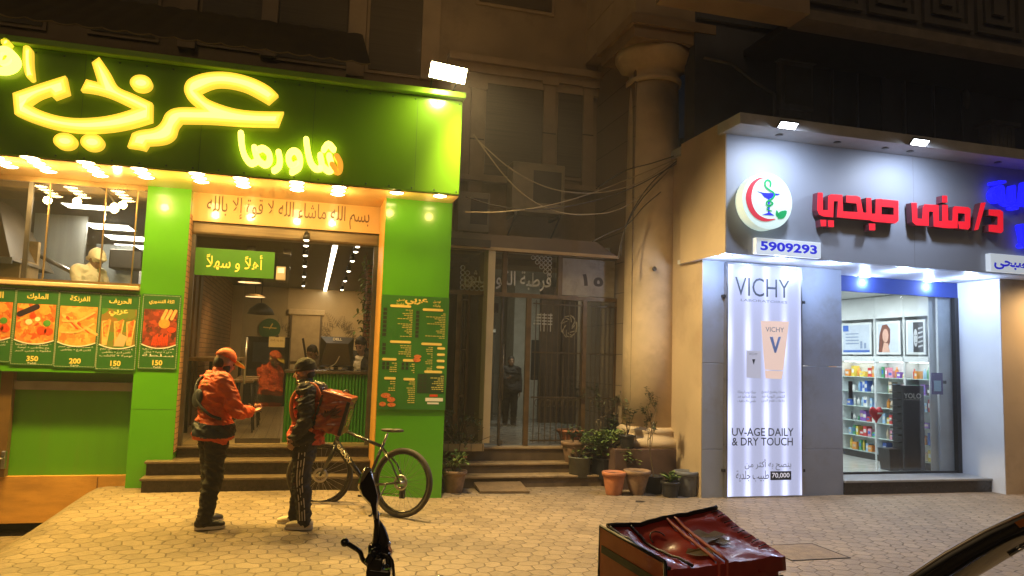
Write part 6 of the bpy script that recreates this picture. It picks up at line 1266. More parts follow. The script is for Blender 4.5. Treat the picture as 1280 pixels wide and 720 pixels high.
    if shoe:
        for S in 'LR':
            a = P['an'+S]; t = P['to'+S].normalized(); s_ = t.cross(V(0, 0, 1)); rt_ = Matrix((t, s_, V(0, 0, 1))).transposed(); q = MB(); z = a.z-.09
            q.ell(V(a.x, a.y, z+.055)-t*.025, (.07, .044, .055), rt_); q.ell(V(a.x, a.y, z+.045)+t*.08, (.10, .048, .042), rt_); q.ell(V(a.x, a.y, z+.04)+t*.14, (.055, .045, .032), rt_); q.cap(a-V(0, 0, .0), a-V(0, 0, .04), .054, .05)
            q = remesh(q, .009, 2)
            for i, v in enumerate(q.v):
                if v.z < z+.022: q.v[i] = V(v.x, v.y, z+.022)
            sh_ = fin(q).build('shoe', shoe, root)
            q = MB(); ol = []
            for k in range(24):
                u = 2*pi*k/24; l = cos(u)*.145; wd = sin(u)*(.046+.006*cos(u)); ol.append(V(a.x, a.y, 0)+t*(l+.055)+s_*wd)
            vs = [v+V(0, 0, z) for v in ol]+[v+V(0, 0, z+.028) for v in ol]; q.add(vs, [list(range(24))[::-1], list(range(24, 48))]+[(i, (i+1) % 24, 24+(i+1) % 24, 24+i) for i in range(24)]); fin(q).build('sole', sole or pm('sole_white', (.6, .56, .48), .6), sh_)
    if head: head(root, HM, fin)
    elif hair == 'short':
        q = MB(); q.ell(V(-.022, 0, .040), (.100, .084, .100)); q.ell(V(-.05, 0, -.01), (.066, .074, .085)); q = remesh(q, .009, 2, .005, 30)
        q.xf(HM); fin(q).build('hair', HAIR, root)
    return root, RM, P, HM
CAPO = pm('cap_orange', (.62, .10, .018), .7, var=.12, scale=20, bump=.1); CAPY = pm('cap_brim_yellow', (.70, .50, .06), .6, var=.1)
def dome(q, e=0.0, zc=.030): q.ell(V(-.012, 0, zc), (.112+e, .092+e, .108+e))
def capf(root, HM, fin):
    q = MB(); dome(q); 
    for i, v in enumerate(q.v):
        if v.z < .035: q.v[i] = V(v.x, v.y, .035-.01*(v.x > 0))
    q.ell(V(-.012, 0, .139), (.010, .010, .006)); q.xf(HM); fin(q).build('cap_crown', CAPO, root)
    q = MB(); q.ell(V(.13, 0, .032), (.085, .082, .012), Matrix.Rotation(radians(12), 3, 'Y')); q.xf(HM); fin(q).build('cap_brim', CAPY, root)
    q = MB(); q.ell(V(-.05, 0, -.02), (.062, .07, .07)); q.xf(HM); fin(q).build('hair', HAIR, root)
BEAN = pm('beanie_black', (.022, .018, .014), .9, var=.2, scale=30, bump=.4, bscale=90)
def beanf(root, HM, fin):
    q = MB(); q.ell(V(-.018, 0, .045), (.118, .096, .115)); 
    for i, v in enumerate(q.v):
        if v.z < .02: q.v[i] = V(v.x, v.y, .02)
    q = remesh(q, .009, 2, .005, 12); q.xf(HM); fin(q).build('beanie', BEAN, root)
    q = MB(); n = 28; q.tube([(-.016+.108*cos(2*pi*k/n), .088*sin(2*pi*k/n), .030) for k in range(n+1)], .013, 8, False); q.xf(HM); fin(q).build('beanie_rim', BEAN, root)
    q = MB(); q.ell(V(-.055, 0, -.025), (.06, .068, .05)); q.xf(HM); fin(q).build('hair', HAIR, root)
CHEFC = pm('chef_cream', (.80, .72, .56), .8, var=.08, scale=10, bump=.1)
def cheff(root, HM, fin):
    q = MB(); q.ell(V(-.02, 0, .04), (.115, .095, .105)); q.ell(V(-.085, 0, -.02), (.022, .07, .08), Matrix.Rotation(radians(25), 3, 'Y')); q.ell(V(.05, 0, .05), (.06, .085, .03)); q = remesh(q, .010, 2, .005, 14); q.xf(HM); fin(q).build('cook_cap', CHEFC, root)
REDJ = pm('jacket_orange', (.60, .075, .012), .65, var=.12, scale=9, bump=.12, bscale=60); NAVY = pm('navy_cloth', (.018, .025, .045), .7, var=.15, bump=.1); GOLD = pm('faded_gold', (.45, .22, .04), .7, var=.3, scale=20); BLKJ = pm('black_cloth', (.020, .015, .012), .72, var=.2, scale=9, bump=.15, bscale=50); TRB = pm('trouser_black', (.022, .017, .013), .8, var=.2, scale=8, bump=.15, bscale=60)
def j1(c, P):
    if abs(c.y) < .26 and c.x < .30:
        z = c.z
        if .885+.05*(c.x+.1) < z-(.10*c.y) < 1.015 and (Vector((c.x, c.y, 0)).length < .29): return 1
    return 0
p1 = PZ(259, 655, .05); p1.z = gh(p1.x, p1.y)
r1, RM1, P1, HM1 = person('person in orange jacket and yellow-brimmed orange cap standing with a phone before the steps', tuple(p1), radians(28), dict(elR=(.10, -.27, 1.12), elL=(.12, .25, 1.12), wrR=(.31, -.11, 1.10), wrL=(.32, .08, 1.10), hdR=(1, .35, .15), hdL=(1, -.35, .1), anL=(.03, .12, .09), anR=(-.08, -.12, .09), knL=(.05, .11, .5), knR=(-.01, -.11, .5), head=(.075, 0, 1.60), neck=(.01, 0, 1.46), toL=(1, .2, 0), toR=(1, -.25, 0)), [REDJ, NAVY, GOLD], j1, TRB, pm('shoe_black', (.025, .022, .02), .5), capf, headpitch=radians(22), fat=1.07, scale=.985, vox=.009, hem=.84, curl=.9, beard=True)
fn1 = lambda mb: mb.xf(RM1)
sl_ = empty('sling_bag', RM1 @ V(-.14, .02, 1.26), 'small dark sling bag strapped across the back of the orange jacketed person', 'bag')
q = MB(); q.ell(V(-.168, .03, 1.24), (.026, .12, .085), Matrix.Rotation(radians(-25), 3, 'X')); fn1(q).build('pouch', NAVY, sl_)
q = MB(); q.tube(smoothpts([(-.02, .13, 1.49), (-.13, .12, 1.41), (-.175, .06, 1.30), (-.175, -.06, 1.18), (-.12, -.185, 1.09), (-.02, -.205, 1.05)], 5), .016, 6); fn1(q).build('strap', NAVY, sl_)
pn_ = empty('phone', RM1 @ V(.42, -.01, 1.14), 'small dark phone held in both hands of the person in the orange cap', 'phone'); q = MB(); q.box(-.038, .038, -.0045, .0045, -.075, .075, .004); q.xf(Matrix.Translation(V(.405, -.015, 1.135)) @ Matrix.Rotation(radians(90), 4, 'Z') @ Matrix.Rotation(radians(-55), 4, 'X')); fn1(q).build('case', BLACK, pn_)
from mathutils.bvhtree import BVHTree
def onto(root, RM, nm_, polys, mt_, partname):     # thin printed patches laid on the garment's own surface, from behind
    jk = [c for c in root.children if c.name.split('.')[0] == nm_][0]; bv = BVHTree.FromPolygons([v.co for v in jk.data.vertices], [list(p.vertices) for p in jk.data.polygons])
    q = MB(); d = (RM.to_3x3() @ V(1, 0, 0)).normalized()
    for pl_ in polys:
        hs = []
        for y, z in pl_:
            h_ = bv.ray_cast(RM @ V(-.6, y, z), d)
            if h_[0] is not None: hs.append(h_[0]-d*.004)
        if len(hs) == len(pl_): q.add(hs, [tuple(range(len(hs)))])
    if q.v: q.build(partname, mt_, root)
pt_ = []
for k in range(7): y = .10-.03*k; pt_.append([(y, 1.375+.012*(k % 3)), (y-.022, 1.37+.01*(k % 2)), (y-.02, 1.395+.015*(k % 2)), (y+.002, 1.405)])
for k in range(6): a_ = k*1.05; pt_.append([(.02+.02*cos(a_), 1.12+.02*sin(a_)), (.02+.075*cos(a_-.2), 1.12+.06*sin(a_-.2)), (.02+.085*cos(a_+.1), 1.12+.07*sin(a_+.1)), (.02+.05*cos(a_+.45), 1.12+.04*sin(a_+.45))])
onto(r1, RM1, 'jacket', pt_, GOLD, 'back_print')
# second courier
def j2(c, P):
    if abs(c.y) > .165 or c.z > 1.43: return 1
    return 0
p2 = PZ(377, 658, .03); p2.z = gh(p2.x, p2.y)
VEST = pm('vest_red', (.50, .055, .018), .55, var=.12, scale=9, bump=.1)
r2, RM2, P2, HM2 = person('person in black beanie, red vest and striped track trousers wearing a boxy backpack', tuple(p2), radians(166), dict(elL=(-.045, .245, 1.13), elR=(-.04, -.24, 1.13), wrL=(.06, .20, .93), wrR=(.06, -.20, .93), hdL=(.55, -.3, -.8), hdR=(.55, .3, -.8), anL=(-.05, .10, .09), anR=(.10, -.10, .09), knL=(.0, .10, .50), knR=(.06, -.10, .50), head=(.06, 0, 1.605), toL=(1, .05, 0), toR=(1, -.1, 0)), [VEST, BLKJ], j2, TRB, pm('shoe_beige', (.62, .52, .36), .6, var=.1), beanf, headpitch=radians(8), fat=1.02, scale=.935, vox=.009, hem=.86)
fn2 = lambda mb: mb.xf(RM2)
for k in (-1, 0, 1):
    q = MB(); q.tube(smoothpts([(-.012+.030*k, .196, .90), (-.004+.030*k, .192, .70), (.004+.026*k, .186, .50), (-.026+.026*k, .174, .28), (-.045+.026*k, .174, .10)], 4), .0062, 5); fn2(q).build('trouser_stripe', pm('stripe_white', (.55, .48, .38), .7, var=.05), r2)
q = MB(); q.tube([(-.03+.115*cos(2*pi*k/18), .115*sin(2*pi*k/18), 1.47+.02*cos(2*pi*k/18)) for k in range(19)], .040, 10, False); q = remesh(q, .010, 1, .016, 22); fn2(q).build('puffy_collar', pm('shiny_collar', (.10, .085, .065), .18, .3, var=.3, scale=20, bump=.4), r2)
BAGR = pm('bag_red', (.30, .05, .018), .34, var=.25, scale=6, bump=.25, bscale=12, coat=.25, dirt=(.12, .03, .015), dscale=4); BAGD = pm('bag_dark_print', (.09, .03, .015), .35, var=.2); BAGK = pm('bag_black', (.02, .016, .014), .4, var=.2)
bk_ = empty('delivery_backpack', RM2 @ V(-.30, 0, 1.0), 'boxy red delivery backpack with dark print worn by the person in the beanie', 'backpack')
BM = Matrix.Translation(V(-.285, 0, 1.19)) @ Matrix.Rotation(radians(-14), 4, 'Y'); wx, wy, wz = .150, .185, .195
def bagp(mb, nm_, mt_, par=bk_): mb.xf(RM2 @ BM); return mb.build(nm_, mt_, par)
q = MB(); q.box(-wx, wx, -wy, wy, -wz, wz, .022); q = remesh(q, .012, 1, .014, 9); bagp(q, 'case', BAGR)
q = MB(); q.box(-wx-.012, wx+.014, -wy-.012, wy+.012, wz-.03, wz+.018, .012); q.ell(V(0, 0, wz+.012), (wx*.9, wy*.9, .03)); bagp(q, 'lid', BAGR)
q = MB()
for sy in (1, -1): q.box(-wx-.008, -wx+.03, sy*wy-.018, sy*wy+.010, -wz, wz-.032, .005); q.box(wx-.02, wx+.006, sy*wy-.014, sy*wy+.008, -wz, wz-.032, .005)
bagp(q, 'edge_binding', BAGK)
q = MB(); rnd = random.Random(4)
for k in range(11):
    a = radians(20+13*k); l = rnd.uniform(.09, .17); c = V(.01, wy+.006, -.06); pts = [c+V(cos(a)*l*u, 0, sin(a)*l*u)+V(sin(a)*.02*sin(u*5), 0, 0) for u in (.3, .5, .75, 1)]
    q.tube(pts, [.004, .011, .010, .003], 5)
bagp(q, 'printed_swirl', BAGD)
q = MB(); q.tube(smoothpts([(-.06, -.06, wz+.02), (-.07, -.04, wz+.055), (-.04, .04, wz+.06), (-.03, .07, wz+.02)], 4), .010, 6); bagp(q, 'carry_handle', BAGK)
q = MB(); q.box(-wx-.013, -wx-.0125, -.12, .12, -.10, .08); bagp(q, 'reflective_panel', pm('bag_panel', (.35, .14, .06), .2, var=.3, scale=8))
for sy in (1, -1): q = MB(); q.tube(smoothpts([(-.16, sy*.13, 1.33), (-.09, sy*.145, 1.475), (.03, sy*.15, 1.47), (.135, sy*.145, 1.33), (.10, sy*.17, 1.12), (-.10, sy*.19, 1.02)], 5), .022, 7); q.xf(RM2); q.build('shoulder_strap', pm('strap_orange', (.60, .14, .03), .55, var=.1), bk_)
# people inside
SIT = dict(knL=(.42, .12, .95), knR=(.42, -.12, .95), anL=(.40, .12, .55), anR=(.40, -.12, .55))
LOWERED = lambda d, z: {k: (v[0], v[1], v[2]) for k, v in d.items()}
TANV = pm('brown_vest', (.06, .04, .025), .8, var=.2); SHIRT = pm('pale_shirt', (.60, .52, .40), .8, var=.08); DARKS = pm('dark_suit', (.018, .017, .018), .8, var=.15)
h3 = PY(454, 421, 11.3).z; sc3 = .95
person('person in dark jacket over a pale shirt bent forward behind the counter by the pier', (PY(455, 440, 11.3).x, 11.3, h3-1.73*sc3), radians(228), dict(wrL=(.33, .12, 1.16), wrR=(.33, -.12, 1.16), elL=(.1, .27, 1.15), elR=(.1, -.27, 1.15), hdL=(1, -.3, 0), hdR=(1, .3, 0), head=(.09, 0, 1.59)), [DARKS, SHIRT], lambda c, P: 1 if (c.x > .08 and abs(c.y) < .07) else 0, DARKS, BLKJ and pm('shoe_black', (.025, .022, .02), .5), None, headpitch=radians(28), headyaw=radians(10), scale=sc3, vox=.014, group='staff behind the shop counter')
q = None
pp_ = PY(389, 442, 12.2); sc4 = .93; h4 = PY(393, 431, 12.2).z
person('person with cropped dark hair half hidden behind the thin till screen', (PY(394, 440, 12.2).x, 12.2, h4-1.73*sc4), radians(235), dict(head=(.09, 0, 1.59)), [TANV], None, DARKS, pm('shoe_black', (.025, .022, .02), .5), None, headpitch=radians(25), scale=sc4, vox=.014, skin=SKIN2, group='staff behind the shop counter')
mug = empty('white_cup', PY(450, 441, 10.9), 'small white round cup held up at the cheek of the person behind the counter', 'cup') if False else None
hc = PY(123, 311, 10.75)
person('cook in cream cap with neck flap and cream shirt behind the kitchen window', (PY(112, 335, 10.75).x, 10.75, hc.z-1.72), radians(-32), dict(wrL=(.36, .12, 1.08), wrR=(.36, -.12, 1.08), elL=(.12, .24, 1.12), elR=(.12, -.24, 1.12), hdL=(1, -.3, 0), hdR=(1, .3, 0), head=(.10, 0, 1.575), neck=(.03, 0, 1.45)), [CHEFC], None, TRB, pm('shoe_black', (.025, .022, .02), .5), cheff, headpitch=radians(35), short=True, vox=.013, skin=SKIN2)
lp = PY(636, 445, 13.6); sc5 = (lp.z-EZ)/1.74  # this figure is put in the lobby in place of a glass reflection
person('dark clothed figure in the lobby, added in place of a reflection in the glass', (PY(638, 480, 13.6).x, 13.6, EZ), radians(265), dict(elR=(.08, -.24, 1.14), wrR=(.22, -.12, 1.18), hdR=(1, .4, .3)), [DARKS], None, DARKS, pm('shoe_black', (.025, .022, .02), .5), None, scale=sc5, vox=.014)
# ================================================================== bicycle
ra, fa = PZ(499, 648, .01), PZ(397, 633, .03); hd = atan2(fa.y-ra.y, fa.x-ra.x); WB = (Vector((fa.x, fa.y, 0))-Vector((ra.x, ra.y, 0))).length; RW = .362
bi = empty('bicycle', (ra.x, ra.y, gh(ra.x, ra.y)), 'black bicycle with white down tube lettering leaning on its kickstand before the green pillar', 'bicycle')
BMX = Matrix.Translation(V(ra.x, ra.y, gh(ra.x, ra.y))) @ Matrix.Rotation(hd, 4, 'Z') @ Matrix.Rotation(radians(5), 4, 'X')
FRM = pm('frame_gloss_black', (.02, .018, .016), .25, var=.1, coat=.5); TYRE = pm('tyre_rubber', (.045, .036, .026), .75, var=.2, bump=.2, bscale=80); ALU = pm('bike_alu', (.45, .43, .40), .3, .9, var=.1); FRW = pm('frame_white', (.66, .60, .48), .35, var=.05)
steer = pi-hd; hdA, hdB = V(WB-.20, 0, .90), V(WB-.145, 0, .70); ax = (hdA-hdB).normalized()
STM = Matrix.Translation(hdB) @ Matrix.Rotation(steer, 4, ax) @ Matrix.Translation(-hdB)
def bb(mb, nm_, mt_, par=None, front=False): mb.xf((BMX @ STM) if front else BMX); return mb.build(nm_, mt_, par or bi)
def wheel(c, front):
    q = MB(); n = 48; q.tube([c+V(cos(2*pi*k/n)*(RW-.026), 0, sin(2*pi*k/n)*(RW-.026)) for k in range(n+1)], .026, 10, False); ty = bb(q, 'tyre', TYRE, front=front)
    q = MB(); q.lathe([(RW-.068, -.012), (RW-.045, -.014), (RW-.045, .014), (RW-.068, .012), (RW-.068, -.012)], c, 48, 'Y'); bb(q, 'rim', FRM, ty, front)
    q = MB()
    for k in range(28): a = 2*pi*k/28; a2 = a+(.5 if k % 2 else -.5); s_ = .022*(1 if k % 4 < 2 else -1); q.tube([c+V(cos(a2)*.022, s_, sin(a2)*.022), c+V(cos(a)*(RW-.066), 0, sin(a)*(RW-.066))], .0014, 4)
    bb(q, 'spokes', ALU, ty, front)
    q = MB(); q.lathe([(.0, -.055), (.012, -.055), (.024, -.03), (.018, 0), (.024, .03), (.012, .055), (0, .055)], c, 14, 'Y'); q.lathe([(.05, .034), (.082, .034), (.082, .037), (.05, .037), (.05, .034)], c, 28, 'Y'); bb(q, 'hub', ALU, ty, front)
RA, FA = V(0, 0, RW), V(WB, 0, RW)
wheel(RA, False); wheel(FA, True)
BBk = V(.44, 0, .30); ST = V(.27, 0, .76)
q = MB(); q.tube([BBk, ST], .018); q.tube([V(.285, 0, .715), hdA-ax*.03], .019); q.tube([BBk, hdB+ax*.04], .027, 10); q.tube([hdA, hdB], .024, 10)
for s_ in (1, -1): q.tube([BBk+V(0, s_*.03, 0), V(.2, s_*.05, .33), RA+V(0, s_*.062, 0)], .012); q.tube([V(.285, s_*.018, .70), V(.12, s_*.05, .55), RA+V(0, s_*.062, 0)], .010)
fr_ = bb(q, 'frame', FRM)
# down tube lettering on the near side
dv = (BBk-(hdB+ax*.04)); L_ = dv.length; dv.normalize(); upv = V(0, 1, 0).cross(dv)
tm = textmb('GALAXY', .06, .33, -.021, .021, 0, .003, .03); st0 = hdB+ax*.04
upv = dv.cross(V(0, -1, 0)); upv = upv if upv.z > 0 else -upv
tm.v = [st0+dv*v.x+upv*v.z+V(0, .0285-v.y, 0) for v in tm.v]; bb(tm, 'lettering', FRW, fr_)
q = MB(); q.tube([ST-V(-.02, 0, .06), V(.235, 0, .865)], .0135); bb(q, 'seat_post', ALU)
q = MB(); q.ell(V(.20, 0, .895), (.13, .035, .022)); q.ell(V(.11, 0, .90), (.07, .075, .022)); q = remesh(q, .01, 2); bb(q, 'saddle', pm('saddle_black', (.035, .028, .02), .5))
q = MB()
for s_ in (1, -1): q.tube([hdB+V(.0, s_*.05, -.02), hdB+V(.02, s_*.055, -.1), FA+V(0, s_*.055, 0)], [.018, .018, .013])
q.tube([hdB+V(0, -.055, -.02), hdB+V(0, .055, -.02)], .018); bb(q, 'fork', FRM, front=True)
q = MB(); q.tube([hdA, hdA+ax*.05, hdA+ax*.07+V(.07, 0, .01)], .016); hb_ = hdA+ax*.07+V(.07, 0, .01); q.tube(smoothpts([tuple(hb_+V(-.05, .33, .02)), tuple(hb_+V(-.01, .18, .02)), tuple(hb_), tuple(hb_+V(-.01, -.18, .02)), tuple(hb_+V(-.05, -.33, .02))], 4), .0125); hbo = bb(q, 'handlebar', FRM, front=True)
for s_ in (1, -1):
    q = MB(); q.tube([hb_+V(-.05, s_*.33, .02), hb_+V(-.03, s_*.22, .02)], .017); bb(q, 'grip', pm('grip_black', (.02, .02, .02), .8), hbo, True)
    q = MB(); q.tube([hb_+V(-.02, s_*.2, .0), hb_+V(.04, s_*.24, -.02), hb_+V(.03, s_*.32, -.03)], .006, 6); bb(q, 'brake_lever', ALU, hbo, True)
q = MB(); q.lathe([(.0, -.005), (.085, -.004), (.088, 0), (.085, .004), (0, .005)], BBk+V(0, -.045, 0), 30, 'Y'); q.tube([BBk+V(0, -.06, 0), BBk+V(.10, -.065, -.135)], .011); q.tube([BBk+V(0, .06, 0), BBk+V(-.10, .065, .135)], .011); ck_ = bb(q, 'crank', FRM)
for s_, e in ((-1, V(.10, -.065, -.135)), (1, V(-.10, .065, .135))): q = MB(); c = BBk+e; q.box(c.x-.045, c.x+.045, c.y+s_*.005, c.y+s_*.09, c.z-.01, c.z+.01, .004); bb(q, 'pedal', BLACK, ck_)
q = MB(); q.tube([BBk+V(0, -.045, .085), RA+V(0, -.045, .045)], .004, 5); q.tube([BBk+V(0, -.045, -.085), RA+V(.03, -.045, -.13), RA+V(0, -.045, -.10)], .004, 5); bb(q, 'chain', STEELD)
q = MB(); q.tube([V(.16, .06, .33), V(.24, .16, .02)], .009, 6); q.tube([V(.24, .16, .02), V(.27, .17, .005)], .011, 6); bb(q, 'kickstand', BLACK)
q = MB(); q.box(-.02, .05, -.055, -.035, RW-.17, RW-.04, .01); bb(q, 'derailleur', BLACK)
# ================================================================== motorcycle in the foreground with its delivery box
A = PD(470, 715, 3.05); Bx = PD(872, 700, 3.22)
u_ = Vector((A.x-Bx.x, A.y-Bx.y, 0)); LBX = u_.length; u_.normalize(); v_ = Vector((-u_.y, u_.x, 0))
mo_ = empty('motorcycle', (Bx.x+u_.x*.5, Bx.y+u_.y*.5, 0), 'black delivery motorcycle whose mirror and handlebar stick up before the bicycle', 'motorcycle')
MMX = Matrix((u_, v_, V(0, 0, 1))).transposed().to_4x4(); MMX.translation = V(Bx.x, Bx.y, 0)
def mm_(mb, nm_, mt_, par=None): mb.xf(MMX); return mb.build(nm_, mt_, par or mo_)
GLB = pm('moto_gloss_black', (.012, .012, .013), .16, var=.1, coat=.6); CHR = pm('chrome', (.6, .6, .6), .12, 1.0, var=.05)
for c in (V(.02, 0, .27), V(1.28, 0, .27)):
    q = MB(); q.tube([c+V(cos(2*pi*k/32)*.22, 0, sin(2*pi*k/32)*.22) for k in range(33)], .05, 10, False); w_ = mm_(q, 'wheel', TYRE); q = MB(); q.lathe([(.0, -.04), (.05, -.04), (.16, -.015), (.18, -.03), (.18, .03), (.16, .015), (.05, .04), (0, .04)], c, 24, 'Y'); mm_(q, 'rim', STEELD, w_)
q = MB(); q.ell(V(.45, 0, .60), (.36, .12, .09)); q.ell(V(.78, 0, .64), (.20, .13, .11)); q.ell(V(.62, 0, .36), (.18, .12, .13)); q = remesh(q, .02, 2); mm_(q, 'body', GLB)
q = MB(); q.box(.12, .55, -.11, .11, .66, .72, .03); mm_(q, 'seat', BLACK)
q = MB(); q.tube([V(1.28, .09, .27), V(1.08, .08, .80)], .022); q.tube([V(1.28, -.09, .27), V(1.08, -.08, .80)], .022); mm_(q, 'fork', CHR)
q = MB(); q.box(-.22, .22, -.2, .2, .60, .625, .006)
for sx_ in (-.2, .2): q.tube([V(sx_*.6, .12, .60), V(.1, .1, .5)], .012); q.tube([V(sx_*.6, -.12, .60), V(.1, -.1, .5)], .012)
mm_(q, 'rear_rack', STEELD)
# handlebar cluster, mirror and lever seen above the frame's lower edge
hbm = MB()
def mp(px, py, d): return PD(px, py, d)
hbm.tube([mp(470, 735, 3.05), mp(471, 700, 3.04), mp(469, 680, 3.03)], [.04, .035, .028]); hbm.tube([mp(469, 735, 3.06), Vector(MMX @ V(1.10, 0, .79))], .025)
def blkb(px, py, d, sx_, sy_, sz_, ang=0):
    q_ = MB(); q_.box(-sx_, sx_, -sy_, sy_, -sz_, sz_, .008); q_.xf(Matrix.Translation(mp(px, py, d)) @ Matrix.Rotation(-YAW, 4, 'Z') @ Matrix.Rotation(radians(ang), 4, 'Y')); hbm.merge(q_)
blkb(470, 702, 3.02, .030, .035, .026, 8); blkb(480, 688, 3.05, .026, .03, .030, -20); blkb(463, 697, 2.99, .014, .03, .022, 25); blkb(476, 714, 3.04, .045, .05, .02, 5); blkb(486, 700, 3.02, .012, .02, .03, -10)
hbm.cap(mp(468, 690, 3.0), mp(484, 680, 3.12), .017, .017, 10); hbm.ell(mp(472, 695, 2.985), (.011, .011, .011), None, 8, 6); hbm.ell(mp(483, 708, 2.99), (.010, .010, .010), None, 8, 6)
hbm.tube(smoothpts([tuple(mp(474, 690, 3.0)), tuple(mp(490, 700, 2.99)), tuple(mp(492, 735, 3.0))], 5), .006, 6); hbm.tube(smoothpts([tuple(mp(466, 702, 3.0)), tuple(mp(459, 715, 3.0)), tuple(mp(462, 740, 3.02))], 5), .005, 6)
hbo = hbm.build('handlebar', GLB, mo_)
q = MB(); q.tube([mp(467, 695, 3.03), mp(470, 672, 3.02), mp(471, 655, 3.01), mp(470, 640, 3.0)], [.018, .013, .011, .012], 8); q.build('mirror_stem', GLB, hbo)
q = MB(); q.tube(smoothpts([tuple(mp(473, 656, 3.02)), tuple(mp(478, 668, 3.03)), tuple(mp(480, 684, 3.03))], 4), [.016]*9, 8) if False else q.tube([mp(472, 652, 3.03), mp(476, 662, 3.04), mp(480, 676, 3.04), mp(479, 690, 3.03)], [.012, .02, .022, .016], 8); q.build('brake_reservoir', pm('moto_matt', (.03, .025, .02), .5, var=.3), hbo)
q = MB(); q.tube(smoothpts([tuple(mp(431, 678, 2.96)), tuple(mp(440, 683, 2.97)), tuple(mp(450, 690, 2.99)), tuple(mp(454, 700, 3.01)), tuple(mp(464, 708, 3.03))], 4), [.014]+[.010]*14+[.014]*2, 8); q.ell(mp(431, 678, 2.96), (.017, .017, .017)); q.build('clutch_lever', GLB, hbo)
zz5 = [(140, 300), (148, 262), (162, 224), (178, 201), (203, 208), (222, 262), (243, 345), (236, 400), (236, 452), (217, 455), (204, 392), (160, 345)]
def shell(mb, pts, d0, d1, ins=.82):
    P_ = [(410+x/3.79, 530+y/3.79) for x, y in pts]; cx_ = sum(p[0] for p in P_)/len(P_); cy_ = sum(p[1] for p in P_)/len(P_); n = len(P_)
    sh_ = lambda k: [((p[0]-cx_)*k+cx_, (p[1]-cy_)*k+cy_) for p in P_]
    rows_ = [[PD(*p, d0) for p in sh_(ins)], [PD(*p, d0+(d1-d0)*.3) for p in P_], [PD(*p, d0+(d1-d0)*.7) for p in P_], [PD(*p, d1) for p in sh_(ins)]]
    mb.s = True; mb.add([p for r_ in rows_ for p in r_], [(i*n+k, i*n+(k+1) % n, (i+1)*n+(k+1) % n, (i+1)*n+k) for i in range(3) for k in range(n)]); mb.s = False
    mb.add(rows_[0], [tuple(range(n))[::-1]]); mb.add(rows_[3], [tuple(range(n))]); return mb
mr = shell(MB(), zz5, 2.96, 3.03).build('mirror_shell', GLB, hbo)
shell(MB(), [(148, 285), (160, 240), (178, 205), (204, 214), (190, 232), (168, 268)], 2.945, 2.965).build('mirror_face', pm('mirror_edge', (.34, .29, .18), .25, .3, var=.1), mr)
# delivery box strapped on the rack
def LD(l, d, z): return V(l*cos(YAW)+d*sin(YAW), d*cos(YAW)-l*sin(YAW), z)
zt_ = .985; FLc, TRc = LD(.58, 2.83, zt_), LD(1.105, 3.10, zt_); TBc, TLc = LD(.975, 3.47, zt_), LD(.45, 3.2, zt_)
cen = (FLc+TRc+TBc+TLc)/4; ex = (TRc-FLc).normalized(); ey_ = V(-ex.y, ex.x, 0); sa, sb_ = .29, .195
dx = empty('delivery_box', (cen.x, cen.y, .63), 'large glossy red insulated delivery box with a raised lid flap strapped on the motorcycle rack', 'delivery box')
DMX = Matrix((ex, ey_, V(0, 0, 1))).transposed().to_4x4(); DMX.translation = V(cen.x, cen.y, zt_)
def dd_(mb, nm_, mt_, par=None): mb.xf(DMX); return mb.build(nm_, mt_, par or dx)
BXR = pm('box_red_vinyl', (.42, .035, .022), .30, var=.22, scale=5, bump=.25, bscale=9, coat=.25, dirt=(.24, .02, .014), dscale=3); BXO = pm('box_orange_vinyl', (.45, .085, .025), .3, var=.2, scale=6, bump=.15, bscale=10, coat=.4); BXG = pm('box_green_band', (.05, .06, .035), .4, var=.2)
q = MB(); q.box(-sa, sa, -sb_, sb_, -.36, -.035, .03); q = remesh(q, .013, 1, .008, 7); dd_(q, 'case', BXR)
# lid: a sagging vinyl sheet with a raised back-right corner
q = MB(); n = 22; q.s = True; gridv = []
for j in range(n+1):
    for i in range(n+1):
        a, b_ = -1+2*i/n, -1+2*j/n; z = .018+.036*b_+.030*max(0, a*.6+b_*.6)**2-.035*math.exp(-((a+.55)**2/.05+(b_-.2)**2/.6))+.012*noise.noise(V(a*2.2, b_*2.2, 1))+.006*noise.noise(V(a*6, b_*6, 3))
        gridv.append((a*sa*1.02, b_*sb_*1.02, z))
q.add(gridv, [(j*(n+1)+i, j*(n+1)+i+1, (j+1)*(n+1)+i+1, (j+1)*(n+1)+i) for j in range(n) for i in range(n)])
ed = [i for i in range(n+1)]+[(j+1)*(n+1)+n for j in range(n)]+[n*(n+1)+n-1-i for i in range(n)]+[(n-1-j)*(n+1) for j in range(n-1)]
m_ = len(ed); q.add([gridv[i] for i in ed]+[(gridv[i][0]*1.01, gridv[i][1]*1.01, -.075) for i in ed], [(k, m_+k, m_+(k+1) % m_, (k+1) % m_) for k in range(m_)])
lid = dd_(q, 'lid', BXR)
def lz(a, b_): return .022+.036*b_+.030*max(0, a*.6+b_*.6)**2-.035*math.exp(-((a+.55)**2/.05+(b_-.2)**2/.6))+.012*noise.noise(V(a*2.2, b_*2.2, 1))+.006*noise.noise(V(a*6, b_*6, 3))
def on(a, b_, e=.0): return V(a*sa*1.02, b_*sb_*1.02, lz(a, b_)+e)
q = MB(); q.tube([on(-.98+.0*k, -1+2*k/14, .002) for k in range(15)], .007, 6); q.tube([on(-1+2*k/14, .99, .004) for k in range(15)], .010, 6); q.tube([on(-.62, -1+2*k/14, .004) for k in range(15)], .006, 6); dd_(q, 'piping', BAGK, lid)
